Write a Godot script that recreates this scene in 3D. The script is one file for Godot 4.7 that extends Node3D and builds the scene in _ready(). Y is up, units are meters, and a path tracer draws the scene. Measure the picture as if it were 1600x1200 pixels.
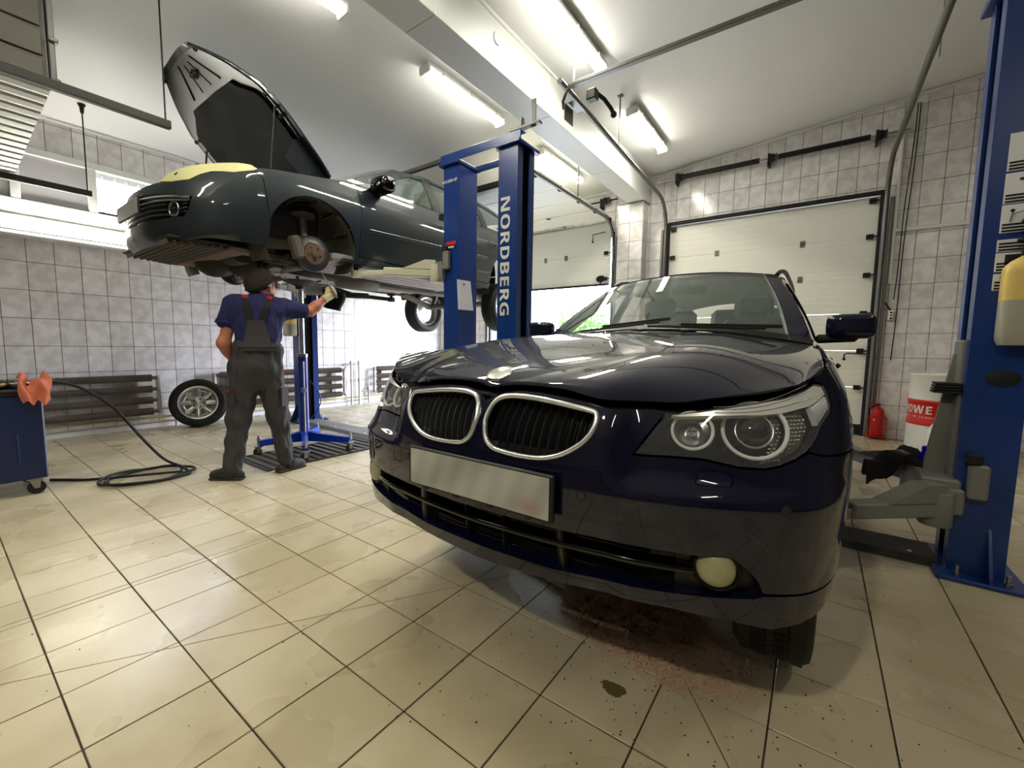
extends Node3D

# ---------------------------------------------------------------- helpers
# World: x to the right along the back wall, y up, -z into the room (depth d).
var M := {}
var taken := {}

class B:
	# collects triangles; faces are wound to agree with their normals
	var v := PackedVector3Array()
	var n := PackedVector3Array()
	var uv := PackedVector2Array()

	func tri(a: Vector3, b: Vector3, c: Vector3, na: Vector3, nb: Vector3, nc: Vector3) -> void:
		var g := (b - a).cross(c - a)
		if g.length_squared() < 1e-16:
			return
		if g.dot(na + nb + nc) > 0.0:
			v.append_array([a, c, b])
			n.append_array([na, nc, nb])
		else:
			v.append_array([a, b, c])
			n.append_array([na, nb, nc])

	func flat(a: Vector3, b: Vector3, c: Vector3, away: Vector3) -> void:
		var g := (b - a).cross(c - a)
		if g.length_squared() < 1e-18:
			return
		g = g.normalized()
		if g.dot(((a + b + c) / 3.0) - away) < 0.0:
			g = -g
		tri(a, b, c, g, g, g)

	func quad(a: Vector3, b: Vector3, c: Vector3, d: Vector3, nn: Vector3) -> void:
		tri(a, b, c, nn, nn, nn)
		tri(a, c, d, nn, nn, nn)

	func quads(a: Vector3, b: Vector3, c: Vector3, d: Vector3, na: Vector3, nb: Vector3, nc: Vector3, nd: Vector3) -> void:
		tri(a, b, c, na, nb, nc)
		tri(a, c, d, na, nc, nd)

	# chamfered box; c centre, s full size
	func box(c: Vector3, s: Vector3, bev := 0.0, bas := Basis()) -> void:
		var h := s * 0.5
		bev = minf(bev, minf(h.x, minf(h.y, h.z)) * 0.95)
		var ax := [Vector3.RIGHT, Vector3.UP, Vector3.BACK]
		for k in 3:
			var k1 := (k + 1) % 3
			var k2 := (k + 2) % 3
			for sg in [-1.0, 1.0]:
				var nn: Vector3 = ax[k] * sg
				var o: Vector3 = ax[k] * (h[k] * sg)
				var e1: Vector3 = ax[k1] * (h[k1] - bev)
				var e2: Vector3 = ax[k2] * (h[k2] - bev)
				quad(c + bas * (o - e1 - e2), c + bas * (o + e1 - e2), c + bas * (o + e1 + e2), c + bas * (o - e1 + e2), bas * nn)
		if bev > 0.0:
			for k in 3:
				var k1 := (k + 1) % 3
				var k2 := (k + 2) % 3
				for s1 in [-1.0, 1.0]:
					for s2 in [-1.0, 1.0]:
						var nn: Vector3 = (ax[k1] * s1 + ax[k2] * s2).normalized()
						var e: Vector3 = ax[k] * (h[k] - bev)
						var p1: Vector3 = ax[k1] * (h[k1] * s1) + ax[k2] * ((h[k2] - bev) * s2)
						var p2: Vector3 = ax[k1] * ((h[k1] - bev) * s1) + ax[k2] * (h[k2] * s2)
						quad(c + bas * (p1 - e), c + bas * (p1 + e), c + bas * (p2 + e), c + bas * (p2 - e), bas * nn)
			for s0 in [-1.0, 1.0]:
				for s1 in [-1.0, 1.0]:
					for s2 in [-1.0, 1.0]:
						var sv := Vector3(s0, s1, s2)
						var nn := sv.normalized()
						var a := Vector3(h.x, h.y - bev, h.z - bev) * sv
						var b := Vector3(h.x - bev, h.y, h.z - bev) * sv
						var d := Vector3(h.x - bev, h.y - bev, h.z) * sv
						tri(c + bas * a, c + bas * b, c + bas * d, bas * nn, bas * nn, bas * nn)

	# box between two points, w across, t thick (up is the hint for the thickness)
	func bar(p: Vector3, q: Vector3, w: float, t: float, bev := 0.0, up := Vector3.UP) -> void:
		var z := (q - p).normalized()
		if absf(z.dot(up)) > 0.98:
			up = Vector3.RIGHT
		var x := up.cross(z).normalized()
		box((p + q) * 0.5, Vector3(w, t, p.distance_to(q)), bev, Basis(x, z.cross(x), z))

	func tube(path: Array, r, seg := 10, closed := false, caps := true) -> void:
		var m := path.size()
		var rings := []
		var t0: Vector3 = (path[1] - path[0]).normalized()
		var up := Vector3.UP if absf(t0.y) < 0.9 else Vector3.RIGHT
		var x := up.cross(t0).normalized()
		for i in m:
			var a: Vector3 = path[(i - 1 + m) % m] if closed or i > 0 else path[i]
			var b: Vector3 = path[(i + 1) % m] if closed or i < m - 1 else path[i]
			var t := (b - a).normalized()
			x = (x - t * x.dot(t)).normalized()
			var y := t.cross(x)
			var rr: float = r[i] if r is Array else r
			var ring := []
			for j in seg:
				var an := TAU * j / seg
				var nn := x * cos(an) + y * sin(an)
				ring.append([path[i] + nn * rr, nn])
			rings.append(ring)
		for i in (m if closed else m - 1):
			var r0: Array = rings[i]
			var r1: Array = rings[(i + 1) % m]
			var sh := 0
			if closed and i == m - 1:
				var best := 1e9
				for k in seg:
					var dd: float = (r0[0][0] as Vector3).distance_to(r1[k][0])
					if dd < best:
						best = dd
						sh = k
			for j in seg:
				var j1 := (j + 1) % seg
				var k0 := (j + sh) % seg
				var k1 := (j1 + sh) % seg
				quads(r0[j][0], r0[j1][0], r1[k1][0], r1[k0][0], r0[j][1], r0[j1][1], r1[k1][1], r1[k0][1])
		if caps and not closed:
			for e in [0, m - 1]:
				var cn: Vector3 = (path[0] - path[1]).normalized() if e == 0 else (path[m - 1] - path[m - 2]).normalized()
				for j in seg:
					tri(path[e], rings[e][j][0], rings[e][(j + 1) % seg][0], cn, cn, cn)

	# profile of (radius, height) turned round the y axis of xf; hard edges where the profile bends sharply
	func lathe(prof: Array, seg: int, xf := Transform3D(), hard := 0.75, from := 0.0, to := TAU) -> void:
		var m := prof.size()
		var fn := []
		for i in m - 1:
			var d: Vector2 = prof[i + 1] - prof[i]
			fn.append(Vector2(d.y, -d.x).normalized())
		for i in m - 1:
			var f: Vector2 = fn[i]
			var n0 := f
			var n1 := f
			if i > 0 and f.dot(fn[i - 1]) > hard:
				n0 = (f + fn[i - 1]).normalized()
			if i < m - 2 and f.dot(fn[i + 1]) > hard:
				n1 = (f + fn[i + 1]).normalized()
			for j in seg:
				var a0 := from + (to - from) * j / seg
				var a1 := from + (to - from) * (j + 1) / seg
				var c0 := Vector3(cos(a0), 0, sin(a0))
				var c1 := Vector3(cos(a1), 0, sin(a1))
				var p: Vector2 = prof[i]
				var q: Vector2 = prof[i + 1]
				var U := Vector3.UP
				quads(xf * (c0 * p.x + U * p.y), xf * (c1 * p.x + U * p.y), xf * (c1 * q.x + U * q.y), xf * (c0 * q.x + U * q.y),
					(xf.basis * (c0 * n0.x + U * n0.y)).normalized(), (xf.basis * (c1 * n0.x + U * n0.y)).normalized(), (xf.basis * (c1 * n1.x + U * n1.y)).normalized(), (xf.basis * (c0 * n1.x + U * n1.y)).normalized())

	# polygon in the xy plane of xf, extruded from z = 0 to z = depth
	func prism(poly: PackedVector2Array, xf: Transform3D, depth: float) -> void:
		var t := Geometry2D.triangulate_polygon(poly)
		var z := xf.basis.z.normalized() * signf(depth)
		for i in range(0, t.size(), 3):
			var a := poly[t[i]]
			var b := poly[t[i + 1]]
			var c := poly[t[i + 2]]
			tri(xf * Vector3(a.x, a.y, 0), xf * Vector3(b.x, b.y, 0), xf * Vector3(c.x, c.y, 0), -z, -z, -z)
			tri(xf * Vector3(a.x, a.y, depth), xf * Vector3(b.x, b.y, depth), xf * Vector3(c.x, c.y, depth), z, z, z)
		var cw := 1.0 if Geometry2D.is_polygon_clockwise(poly) else -1.0
		for i in poly.size():
			var a := poly[i]
			var b := poly[(i + 1) % poly.size()]
			var e := (b - a).normalized()
			var nn := (xf.basis * Vector3(-e.y * cw, e.x * cw, 0)).normalized()
			quad(xf * Vector3(a.x, a.y, 0), xf * Vector3(b.x, b.y, 0), xf * Vector3(b.x, b.y, depth), xf * Vector3(a.x, a.y, depth), nn)

	# smooth sheet through rows of points; sgn picks the side the normals point to
	func sheet(g: Array, sgn := 1.0, wrap := false) -> void:
		var r := g.size()
		var c: int = g[0].size()
		var nn := []
		for i in r:
			var row := []
			for j in c:
				var du: Vector3 = g[mini(i + 1, r - 1)][j] - g[maxi(i - 1, 0)][j]
				var dv: Vector3
				if wrap:
					dv = g[i][(j + 1) % c] - g[i][(j - 1 + c) % c]
				else:
					dv = g[i][mini(j + 1, c - 1)] - g[i][maxi(j - 1, 0)]
				var x := du.cross(dv)
				row.append(x.normalized() * sgn if x.length_squared() > 1e-18 else Vector3.UP)
			nn.append(row)
		for i in r - 1:
			for j in (c if wrap else c - 1):
				var k := (j + 1) % c
				quads(g[i][j], g[i][k], g[i + 1][k], g[i + 1][j], nn[i][j], nn[i][k], nn[i + 1][k], nn[i + 1][j])

	# double sheet: the sheet, a copy pushed back by th, and the rim between them
	func slab(g: Array, th: float, sgn := 1.0) -> void:
		sheet(g, sgn)
		var r := g.size()
		var c: int = g[0].size()
		var back := []
		for i in r:
			var row := []
			for j in c:
				var du: Vector3 = g[mini(i + 1, r - 1)][j] - g[maxi(i - 1, 0)][j]
				var dv: Vector3 = g[i][mini(j + 1, c - 1)] - g[i][maxi(j - 1, 0)]
				row.append(g[i][j] - du.cross(dv).normalized() * sgn * th)
			back.append(row)
		sheet(back, -sgn)
		var ctr: Vector3 = g[r / 2][c / 2]
		for i in r - 1:
			for j in [0, c - 1]:
				flat(g[i][j], g[i + 1][j], back[i + 1][j], ctr)
				flat(g[i][j], back[i + 1][j], back[i][j], ctr)
		for j in c - 1:
			for i in [0, r - 1]:
				flat(g[i][j], g[i][j + 1], back[i][j + 1], ctr)
				flat(g[i][j], back[i][j + 1], back[i][j], ctr)

	func ball(c: Vector3, r: Vector3, seg := 12, rows := 8, bas := Basis()) -> void:
		for i in rows:
			var t0 := PI * i / rows
			var t1 := PI * (i + 1) / rows
			for j in seg:
				var a0 := TAU * j / seg
				var a1 := TAU * (j + 1) / seg
				var q := [Vector3(sin(t0) * cos(a0), cos(t0), sin(t0) * sin(a0)), Vector3(sin(t0) * cos(a1), cos(t0), sin(t0) * sin(a1)), Vector3(sin(t1) * cos(a1), cos(t1), sin(t1) * sin(a1)), Vector3(sin(t1) * cos(a0), cos(t1), sin(t1) * sin(a0))]
				var nn := []
				for k in 4:
					nn.append((bas * ((q[k] as Vector3) / r)).normalized())
				quads(c + bas * (q[0] * r), c + bas * (q[1] * r), c + bas * (q[2] * r), c + bas * (q[3] * r), nn[0], nn[1], nn[2], nn[3])

	func mesh(off := Vector3.ZERO, mat: Material = null) -> ArrayMesh:
		var a := []
		a.resize(Mesh.ARRAY_MAX)
		var w := v
		if off != Vector3.ZERO:
			w = PackedVector3Array()
			w.resize(v.size())
			for i in v.size():
				w[i] = v[i] - off
		a[Mesh.ARRAY_VERTEX] = w
		a[Mesh.ARRAY_NORMAL] = n
		if uv.size() == v.size():
			a[Mesh.ARRAY_TEX_UV] = uv
		var am := ArrayMesh.new()
		am.add_surface_from_arrays(Mesh.PRIMITIVE_TRIANGLES, a)
		if mat:
			am.surface_set_material(0, mat)
		return am


func V(x: float, y: float, d: float) -> Vector3:
	return Vector3(x, y, -d)


func called(nm: String) -> String:
	if not taken.has(nm):
		taken[nm] = 0
		return nm
	taken[nm] += 1
	return "%s_%03d" % [nm, taken[nm]]


func tag(o: Node, label := "", category := "", group := "", kind := "") -> Node:
	for p in [["label", label], ["category", category], ["group", group], ["kind", kind]]:
		if p[1]:
			o.set_meta(p[0], p[1])
	return o


func thing(nm: String, at: Vector3, label: String, category: String, group := "") -> Node3D:
	var o := Node3D.new()
	o.name = called(nm)
	add_child(o)
	o.position = at
	tag(o, label, category, group)
	return o


func where(o: Node) -> Vector3:
	var p := Vector3.ZERO
	while o is Node3D and o != self:
		p += (o as Node3D).position
		o = o.get_parent()
	return p


# builds the collected shape (world coordinates) as one named mesh under parent
func part(b: B, nm: String, mat: Material, parent: Node = null) -> MeshInstance3D:
	var o := MeshInstance3D.new()
	if parent == null:
		parent = self
		nm = called(nm)
	o.name = nm
	o.mesh = b.mesh(where(parent), mat)
	parent.add_child(o, true)
	return o


func struct(b: B, nm: String, mat: Material) -> MeshInstance3D:
	var o := part(b, nm, mat)
	o.set_meta("kind", "structure")
	return o


func placed(mesh: Mesh, nm: String, parent: Node, xf: Transform3D) -> MeshInstance3D:
	var o := MeshInstance3D.new()
	o.name = nm
	o.mesh = mesh
	o.transform = xf
	parent.add_child(o, true)
	return o


func copy_of(o: Node3D, at: Vector3, label := "") -> Node3D:
	var c: Node3D = o.duplicate()
	var base: String = o.name
	base = base.rstrip("0123456789").trim_suffix("_")
	c.name = called(base)
	add_child(c)
	c.position = at
	if label:
		c.set_meta("label", label)
	return c


func mat(nm: String, c: Color, rough := 0.5, metal := 0.0, spec := 0.5) -> StandardMaterial3D:
	var m := StandardMaterial3D.new()
	m.resource_name = nm
	m.albedo_color = c
	m.roughness = rough
	m.metallic = metal
	m.metallic_specular = spec
	M[nm] = m
	return m


func noise_tex(freq: float, lo: Color, hi: Color, seed_: int, size := 512, a := 0.25, b := 0.75, oct := 4) -> NoiseTexture2D:
	var f := FastNoiseLite.new()
	f.noise_type = FastNoiseLite.TYPE_SIMPLEX_SMOOTH
	f.frequency = freq
	f.fractal_octaves = oct
	f.seed = seed_
	var t := NoiseTexture2D.new()
	t.width = size
	t.height = size
	t.seamless = true
	t.noise = f
	var g := Gradient.new()
	g.offsets = PackedFloat32Array([a, b])
	g.colors = PackedColorArray([lo, hi])
	t.color_ramp = g
	return t


func worldmap(m: StandardMaterial3D, t: Texture2D, scale: float) -> StandardMaterial3D:
	m.albedo_texture = t
	m.uv1_triplanar = true
	m.uv1_world_triplanar = true
	m.uv1_scale = Vector3.ONE * scale
	return m


func text(parent: Node, nm: String, s: String, h: float, xf: Transform3D, m: Material, depth := 0.002, font := "Droid Sans", bold := true, spacing := 0.0) -> MeshInstance3D:
	var t := TextMesh.new()
	var f := SystemFont.new()
	f.font_names = PackedStringArray([font])
	if bold:
		f.font_weight = 700
	var fv: Font = f
	if spacing != 0.0:
		var va := FontVariation.new()
		va.base_font = f
		va.spacing_glyph = int(spacing)
		fv = va
	t.font = fv
	t.text = s
	t.font_size = 64
	t.pixel_size = h / 46.0
	t.depth = depth
	t.material = m
	var o := MeshInstance3D.new()
	o.name = nm
	o.mesh = t
	parent.add_child(o, true)
	o.transform = Transform3D(xf.basis, xf.origin - where(parent))
	return o


# piecewise monotone cubic through (xs, ys)
class Cur:
	var xs: PackedFloat64Array
	var ys: PackedFloat64Array
	var m: PackedFloat64Array
	func _init(x: Array, y: Array) -> void:
		xs = PackedFloat64Array(x)
		ys = PackedFloat64Array(y)
		var k := xs.size()
		var h := []
		var d := []
		for i in k - 1:
			h.append(xs[i + 1] - xs[i])
			d.append((ys[i + 1] - ys[i]) / h[i])
		m.resize(k)
		m[0] = d[0]
		m[k - 1] = d[k - 2]
		for i in range(1, k - 1):
			if d[i - 1] * d[i] > 0.0:
				var w1: float = 2.0 * h[i] + h[i - 1]
				var w2: float = h[i] + 2.0 * h[i - 1]
				m[i] = (w1 + w2) / (w1 / d[i - 1] + w2 / d[i])
	func at(x: float) -> float:
		var k := xs.size()
		if x <= xs[0]:
			return ys[0] + m[0] * (x - xs[0])
		if x >= xs[k - 1]:
			return ys[k - 1] + m[k - 1] * (x - xs[k - 1])
		var i := xs.bsearch(x) - 1
		i = clampi(i, 0, k - 2)
		var h := xs[i + 1] - xs[i]
		var t := (x - xs[i]) / h
		var t2 := t * t
		var t3 := t2 * t
		return (2 * t3 - 3 * t2 + 1) * ys[i] + (t3 - 2 * t2 + t) * h * m[i] + (3 * t2 - 2 * t3) * ys[i + 1] + (t3 - t2) * h * m[i + 1]


# car shell: a plan outline (half width, depth behind the nose), pushed inwards by profiles over the height
class Shell:
	var xc := 0.0
	var d0 := 0.0
	var fu: Cur
	var fd: Cur
	var snout: Cur
	var front: Cur
	var side: Cur
	var s_a := 0.0
	var s_b := 0.1
	var r_a := 0.8
	var r_b := 1.15
	var arc: PackedFloat64Array
	func plan(us: Array, ds: Array) -> void:
		var a := [0.0]
		for i in range(1, us.size()):
			a.append(a[i - 1] + Vector2(us[i], ds[i]).distance_to(Vector2(us[i - 1], ds[i - 1])))
		arc = PackedFloat64Array(a)
		fu = Cur.new(a, us)
		fd = Cur.new(a, ds)
	func pos(a: float, y: float, inward := 0.0) -> Vector3:
		var sg := 1.0 if a >= 0.0 else -1.0
		var q := absf(a)
		var e := 1e-3
		var du := fu.at(q + e) - fu.at(maxf(q - e, 0.0))
		var dd := fd.at(q + e) - fd.at(maxf(q - e, 0.0))
		var l := sqrt(du * du + dd * dd)
		var r := smoothstep(r_a, r_b, q)
		var of := front.at(y)
		if snout:
			of = lerpf(snout.at(y), of, smoothstep(s_a, s_b, q))
		of = lerpf(of, side.at(y), r) + inward
		return Vector3(xc + sg * (fu.at(q) - dd / l * of), y, -(d0 + fd.at(q) + du / l * of))
	func nrm(a: float, y: float) -> Vector3:
		var e := 0.004
		var g := (pos(a + e, y) - pos(a - e, y)).cross(pos(a, y + e) - pos(a, y - e))
		return g.normalized()


# a piece of a parametric surface, cut to a polygon with holes, with a turned-in rim
func skin(b: B, S: Shell, outer: PackedVector2Array, holes: Array, da: float, dy: float, rim := 0.012, out := 0.0, back := false) -> void:
	var polys := [outer] + holes
	var lo := Vector2(1e9, 1e9)
	var hi := Vector2(-1e9, -1e9)
	for p in outer:
		lo = lo.min(p)
		hi = hi.max(p)
	var na := maxi(1, ceili((hi.x - lo.x) / da))
	var ny := maxi(1, ceili((hi.y - lo.y) / dy))
	var step := Vector2((hi.x - lo.x) / na, (hi.y - lo.y) / ny)
	var edge := {}
	for poly in polys:
		for i in poly.size():
			var p: Vector2 = poly[i]
			var q: Vector2 = poly[(i + 1) % poly.size()]
			var k := maxi(1, ceili(p.distance_to(q) / (minf(step.x, step.y) * 0.35)))
			for j in k + 1:
				var w := p.lerp(q, float(j) / k)
				for ox in [-1e-5, 1e-5]:
					for oy in [-1e-5, 1e-5]:
						edge[Vector2i(floori((w.x - lo.x + ox) / step.x), floori((w.y - lo.y + oy) / step.y))] = true
	var memo := {}
	var at := func(p: Vector2) -> Array:
		var key := Vector2i(roundi(p.x * 20000.0), roundi(p.y * 20000.0))
		if not memo.has(key):
			var nn := S.nrm(p.x, p.y)
			memo[key] = [S.pos(p.x, p.y) + nn * out, nn]
		return memo[key]
	for i in na:
		for j in ny:
			var c0 := lo + Vector2(i, j) * step
			var cell := PackedVector2Array([c0, c0 + Vector2(step.x, 0), c0 + step, c0 + Vector2(0, step.y)])
			var pieces := []
			if edge.has(Vector2i(i, j)):
				pieces = Geometry2D.intersect_polygons(cell, outer)
				for h in holes:
					var next := []
					for p in pieces:
						for r in Geometry2D.clip_polygons(p, h):
							if not Geometry2D.is_polygon_clockwise(r):
								next.append(r)
					pieces = next
			else:
				var mid := c0 + step * 0.5
				var ok := Geometry2D.is_point_in_polygon(mid, outer)
				for h in holes:
					ok = ok and not Geometry2D.is_point_in_polygon(mid, h)
				if ok:
					pieces = [cell]
			for p in pieces:
				if p.size() == 4 and p == cell:
					var e := []
					for q in cell:
						e.append(at.call(q))
					b.quads(e[0][0], e[1][0], e[2][0], e[3][0], e[0][1], e[1][1], e[2][1], e[3][1])
				else:
					var t := Geometry2D.triangulate_polygon(p)
					for k in range(0, t.size(), 3):
						var e0: Array = at.call(p[t[k]])
						var e1: Array = at.call(p[t[k + 1]])
						var e2: Array = at.call(p[t[k + 2]])
						b.tri(e0[0], e1[0], e2[0], e0[1], e1[1], e2[1])
	if rim > 0.0:
		for poly in polys:
			for i in poly.size():
				var p: Vector2 = poly[i]
				var q: Vector2 = poly[(i + 1) % poly.size()]
				var k := maxi(1, ceili(p.distance_to(q) / 0.05))
				for j in k:
					var e0: Array = at.call(p.lerp(q, float(j) / k))
					var e1: Array = at.call(p.lerp(q, float(j + 1) / k))
					var nn: Vector3 = (e1[0] - e0[0]).cross(e0[1]).normalized()
					b.quad(e0[0], e1[0], e1[0] - e1[1] * rim, e0[0] - e0[1] * rim, nn)


func poly(xs: Array) -> PackedVector2Array:
	var p := PackedVector2Array()
	for i in range(0, xs.size(), 2):
		p.append(Vector2(xs[i], xs[i + 1]))
	if Geometry2D.is_polygon_clockwise(p):
		p.reverse()
	return p


func mirror(p: PackedVector2Array) -> PackedVector2Array:
	var q := PackedVector2Array()
	for i in range(p.size() - 1, -1, -1):
		q.append(Vector2(-p[i].x, p[i].y))
	return q


# closed smooth outline through points
func smooth(p: PackedVector2Array, k := 3) -> PackedVector2Array:
	var q := PackedVector2Array()
	var m := p.size()
	for i in m:
		for j in k:
			q.append(p[i].cubic_interpolate(p[(i + 1) % m], p[(i - 1 + m) % m], p[(i + 2) % m], float(j) / k))
	return q

# ---------------------------------------------------------------- start
const LX := -6.89      # face of the left wall
const BD := 7.13       # depth of the back wall
const EYE := 1.11
var cam: Camera3D


func ceil_y(x: float) -> float:
	return 3.48 + 0.0893 * (x - LX)


func _ready() -> void:
	cam = Camera3D.new()
	cam.name = "camera"
	add_child(cam)
	var yaw := -0.623563
	var pitch := 0.08973
	var roll := 0.014352
	var fw := Vector3(sin(yaw) * cos(pitch), -sin(pitch), -cos(yaw) * cos(pitch))
	var rt := Vector3(cos(yaw), 0, sin(yaw))
	var up := rt.cross(fw)
	cam.transform = Transform3D(Basis(rt * cos(roll) + up * sin(roll), up * cos(roll) - rt * sin(roll), -fw), Vector3(0, EYE, 0))
	cam.fov = 84.402
	cam.near = 0.02
	cam.far = 200.0
	cam.current = true

	var we := WorldEnvironment.new()
	we.name = "environment"
	var e := Environment.new()
	var sky := Sky.new()
	var sm := ProceduralSkyMaterial.new()
	sm.sky_top_color = Color(0.80, 0.85, 0.95)
	sm.sky_horizon_color = Color(0.96, 0.97, 1.0)
	sm.ground_bottom_color = Color(0.5, 0.5, 0.48)
	sm.ground_horizon_color = Color(0.75, 0.75, 0.74)
	sky.sky_material = sm
	e.background_mode = Environment.BG_SKY
	e.sky = sky
	e.background_energy_multiplier = 45.0
	e.tonemap_mode = Environment.TONE_MAPPER_LINEAR
	e.tonemap_exposure = 1.06
	e.sdfgi_enabled = true
	e.ssao_enabled = true
	e.ssil_enabled = true
	we.environment = e
	add_child(we)

	materials()
	room()
	doors()
	lamps()
	lifts()
	navy_car()
	grey_car()
	mechanic()
	left_side()
	right_side()
	floor_dirt()
	outside()


func materials() -> void:
	# tiles, walls, ceiling
	var ft := noise_tex(0.006, Color(0.92, 0.91, 0.89), Color(1, 1, 1), 11, 1024, 0.3, 0.62, 5)
	var ftr := noise_tex(0.01, Color(0.75, 0.75, 0.75), Color(1, 1, 1), 5, 512, 0.3, 0.7, 4)
	var k := 0
	for c in [Color(0.765, 0.72, 0.605), Color(0.75, 0.705, 0.59), Color(0.775, 0.73, 0.62)]:
		var m := worldmap(mat("floor_tile_%d" % k, c, 0.33), ft, 0.23)
		m.roughness_texture = ftr
		k += 1
	worldmap(mat("grout", Color(0.27, 0.24, 0.18), 0.9), ftr, 0.8)
	var wt := noise_tex(0.012, Color(0.93, 0.925, 0.92), Color(1, 1, 1), 23, 512, 0.3, 0.7, 4)
	k = 0
	for c in [Color(0.90, 0.89, 0.89), Color(0.875, 0.865, 0.865), Color(0.92, 0.91, 0.91)]:
		worldmap(mat("wall_tile_%d" % k, c, 0.16), wt, 1.1)
		k += 1
	mat("wall_grout", Color(0.30, 0.29, 0.28), 0.9)
	mat("ceiling", Color(0.93, 0.93, 0.93), 0.45)
	mat("beam", Color(0.84, 0.85, 0.84), 0.4)
	mat("white_trim", Color(0.86, 0.86, 0.85), 0.4)
	mat("plaster", Color(0.8, 0.79, 0.77), 0.8)
	mat("wall_dim", Color(0.42, 0.41, 0.40), 0.8)
	mat("panel_grey", Color(0.72, 0.71, 0.73), 0.5)
	mat("door_panel", Color(0.90, 0.90, 0.86), 0.38)
	mat("black_seal", Color(0.035, 0.035, 0.035), 0.7)
	mat("galvanised", Color(0.42, 0.42, 0.41), 0.42, 0.75)
	mat("dark_steel", Color(0.16, 0.16, 0.155), 0.45, 0.7)
	mat("steel", Color(0.62, 0.62, 0.62), 0.3, 0.9)
	mat("chrome", Color(0.90, 0.91, 0.92), 0.16, 0.9)
	mat("satin_chrome", Color(0.78, 0.79, 0.8), 0.2, 1.0)
	mat("black_plastic", Color(0.022, 0.022, 0.024), 0.42)
	mat("black_gloss", Color(0.012, 0.012, 0.014), 0.12)
	mat("rubber", Color(0.028, 0.028, 0.028), 0.72)
	mat("grey_plastic", Color(0.45, 0.45, 0.43), 0.5)
	mat("white_plastic", Color(0.85, 0.85, 0.82), 0.35)
	mat("lift_blue", Color(0.05, 0.19, 0.45), 0.3)
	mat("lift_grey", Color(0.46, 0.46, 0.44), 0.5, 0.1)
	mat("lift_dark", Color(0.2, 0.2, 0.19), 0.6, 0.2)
	mat("cream_metal", Color(0.72, 0.72, 0.62), 0.5)
	mat("paper", Color(0.88, 0.89, 0.9), 0.8)
	mat("ink", Color(0.05, 0.05, 0.05), 0.7)
	mat("letter_white", Color(0.82, 0.82, 0.76), 0.5)
	mat("red_paint", Color(0.72, 0.045, 0.035), 0.3)
	mat("barrel_red", Color(0.75, 0.07, 0.05), 0.35)
	mat("label_red", Color(0.7, 0.05, 0.05), 0.5)
	mat("cart_blue", Color(0.025, 0.10, 0.27), 0.35)
	mat("rag", Color(0.72, 0.40, 0.29), 0.95)
	mat("wood", Color(0.72, 0.55, 0.34), 0.6)
	mat("radiator", Color(0.42, 0.38, 0.34), 0.7)
	mat("pipe_paint", Color(0.66, 0.64, 0.60), 0.5)
	mat("yellow_plastic", Color(0.86, 0.75, 0.42), 0.45)
	mat("milky_plastic", Color(0.62, 0.62, 0.56), 0.4)
	mat("alloy", Color(0.74, 0.74, 0.73), 0.28, 0.85)
	mat("disc_iron", Color(0.34, 0.34, 0.34), 0.35, 0.85)
	mat("rust", Color(0.40, 0.31, 0.25), 0.85, 0.1)
	mat("dirty_black", Color(0.12, 0.115, 0.11), 0.7)
	mat("dirty_grey", Color(0.36, 0.34, 0.31), 0.75)
	worldmap(mat("under_panel", Color(0.62, 0.59, 0.62), 0.45), wt, 0.9)
	mat("skin", Color(0.66, 0.42, 0.32), 0.55).subsurf_scatter_enabled = true
	M.skin.subsurf_scatter_strength = 0.1
	mat("hair", Color(0.10, 0.07, 0.05), 0.8)
	mat("shirt", Color(0.10, 0.11, 0.30), 0.9)
	mat("overall", Color(0.21, 0.205, 0.215), 0.92)
	mat("strap", Color(0.08, 0.08, 0.08), 0.9)
	mat("cap", Color(0.17, 0.14, 0.12), 0.9)
	mat("glove", Color(0.72, 0.66, 0.53), 0.9)
	mat("black_cloth", Color(0.012, 0.012, 0.014), 0.9)
	mat("clog", Color(0.17, 0.16, 0.14), 0.8)
	mat("red_tab", Color(0.75, 0.05, 0.04), 0.7)
	mat("sawdust", Color(0.74, 0.62, 0.53), 1.0)
	mat("cardboard", Color(0.55, 0.45, 0.33), 0.9)
	mat("oil", Color(0.40, 0.35, 0.20), 0.25)
	var p := mat("navy_paint", Color(0.028, 0.036, 0.14), 0.5, 0.1, 0.2)
	p.clearcoat_enabled = true
	p.clearcoat = 1.0
	p.clearcoat_roughness = 0.03
	p = mat("grey_paint", Color(0.135, 0.165, 0.185), 0.45, 0.2, 0.3)
	p.clearcoat_enabled = true
	p.clearcoat = 1.0
	p.clearcoat_roughness = 0.05
	p = mat("glass", Color(0.75, 0.85, 0.80, 0.12), 0.0)
	p.transparency = BaseMaterial3D.TRANSPARENCY_ALPHA
	p = mat("lens", Color(0.95, 0.97, 1.0, 0.05), 0.0)
	p.transparency = BaseMaterial3D.TRANSPARENCY_ALPHA
	p = mat("yellow_lens", Color(0.80, 0.79, 0.58), 0.3)
	p = mat("amber_lens", Color(0.60, 0.59, 0.46), 0.1)
	p = mat("tube_glow", Color(0.95, 0.95, 0.92), 0.5)
	p.emission_enabled = true
	p.emission = Color(1.0, 0.985, 0.92)
	p.emission_energy_multiplier = 42.0
	mat("black_slat", Color(0.24, 0.25, 0.27), 0.25)
	mat("badge", Color(0.66, 0.67, 0.64), 0.25, 0.3)
	mat("cabin_dark", Color(0.028, 0.028, 0.030), 0.7)
	mat("lining", Color(0.30, 0.30, 0.29), 0.9)
	mat("lamp_dark", Color(0.02, 0.022, 0.035), 0.12)
	mat("bright_trim", Color(0.93, 0.94, 0.95), 0.24, 0.75)
	mat("chrome_dark", Color(0.35, 0.36, 0.38), 0.15, 0.9)
	mat("lamp_white", Color(0.96, 0.97, 0.96), 0.22, 0.35)
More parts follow.
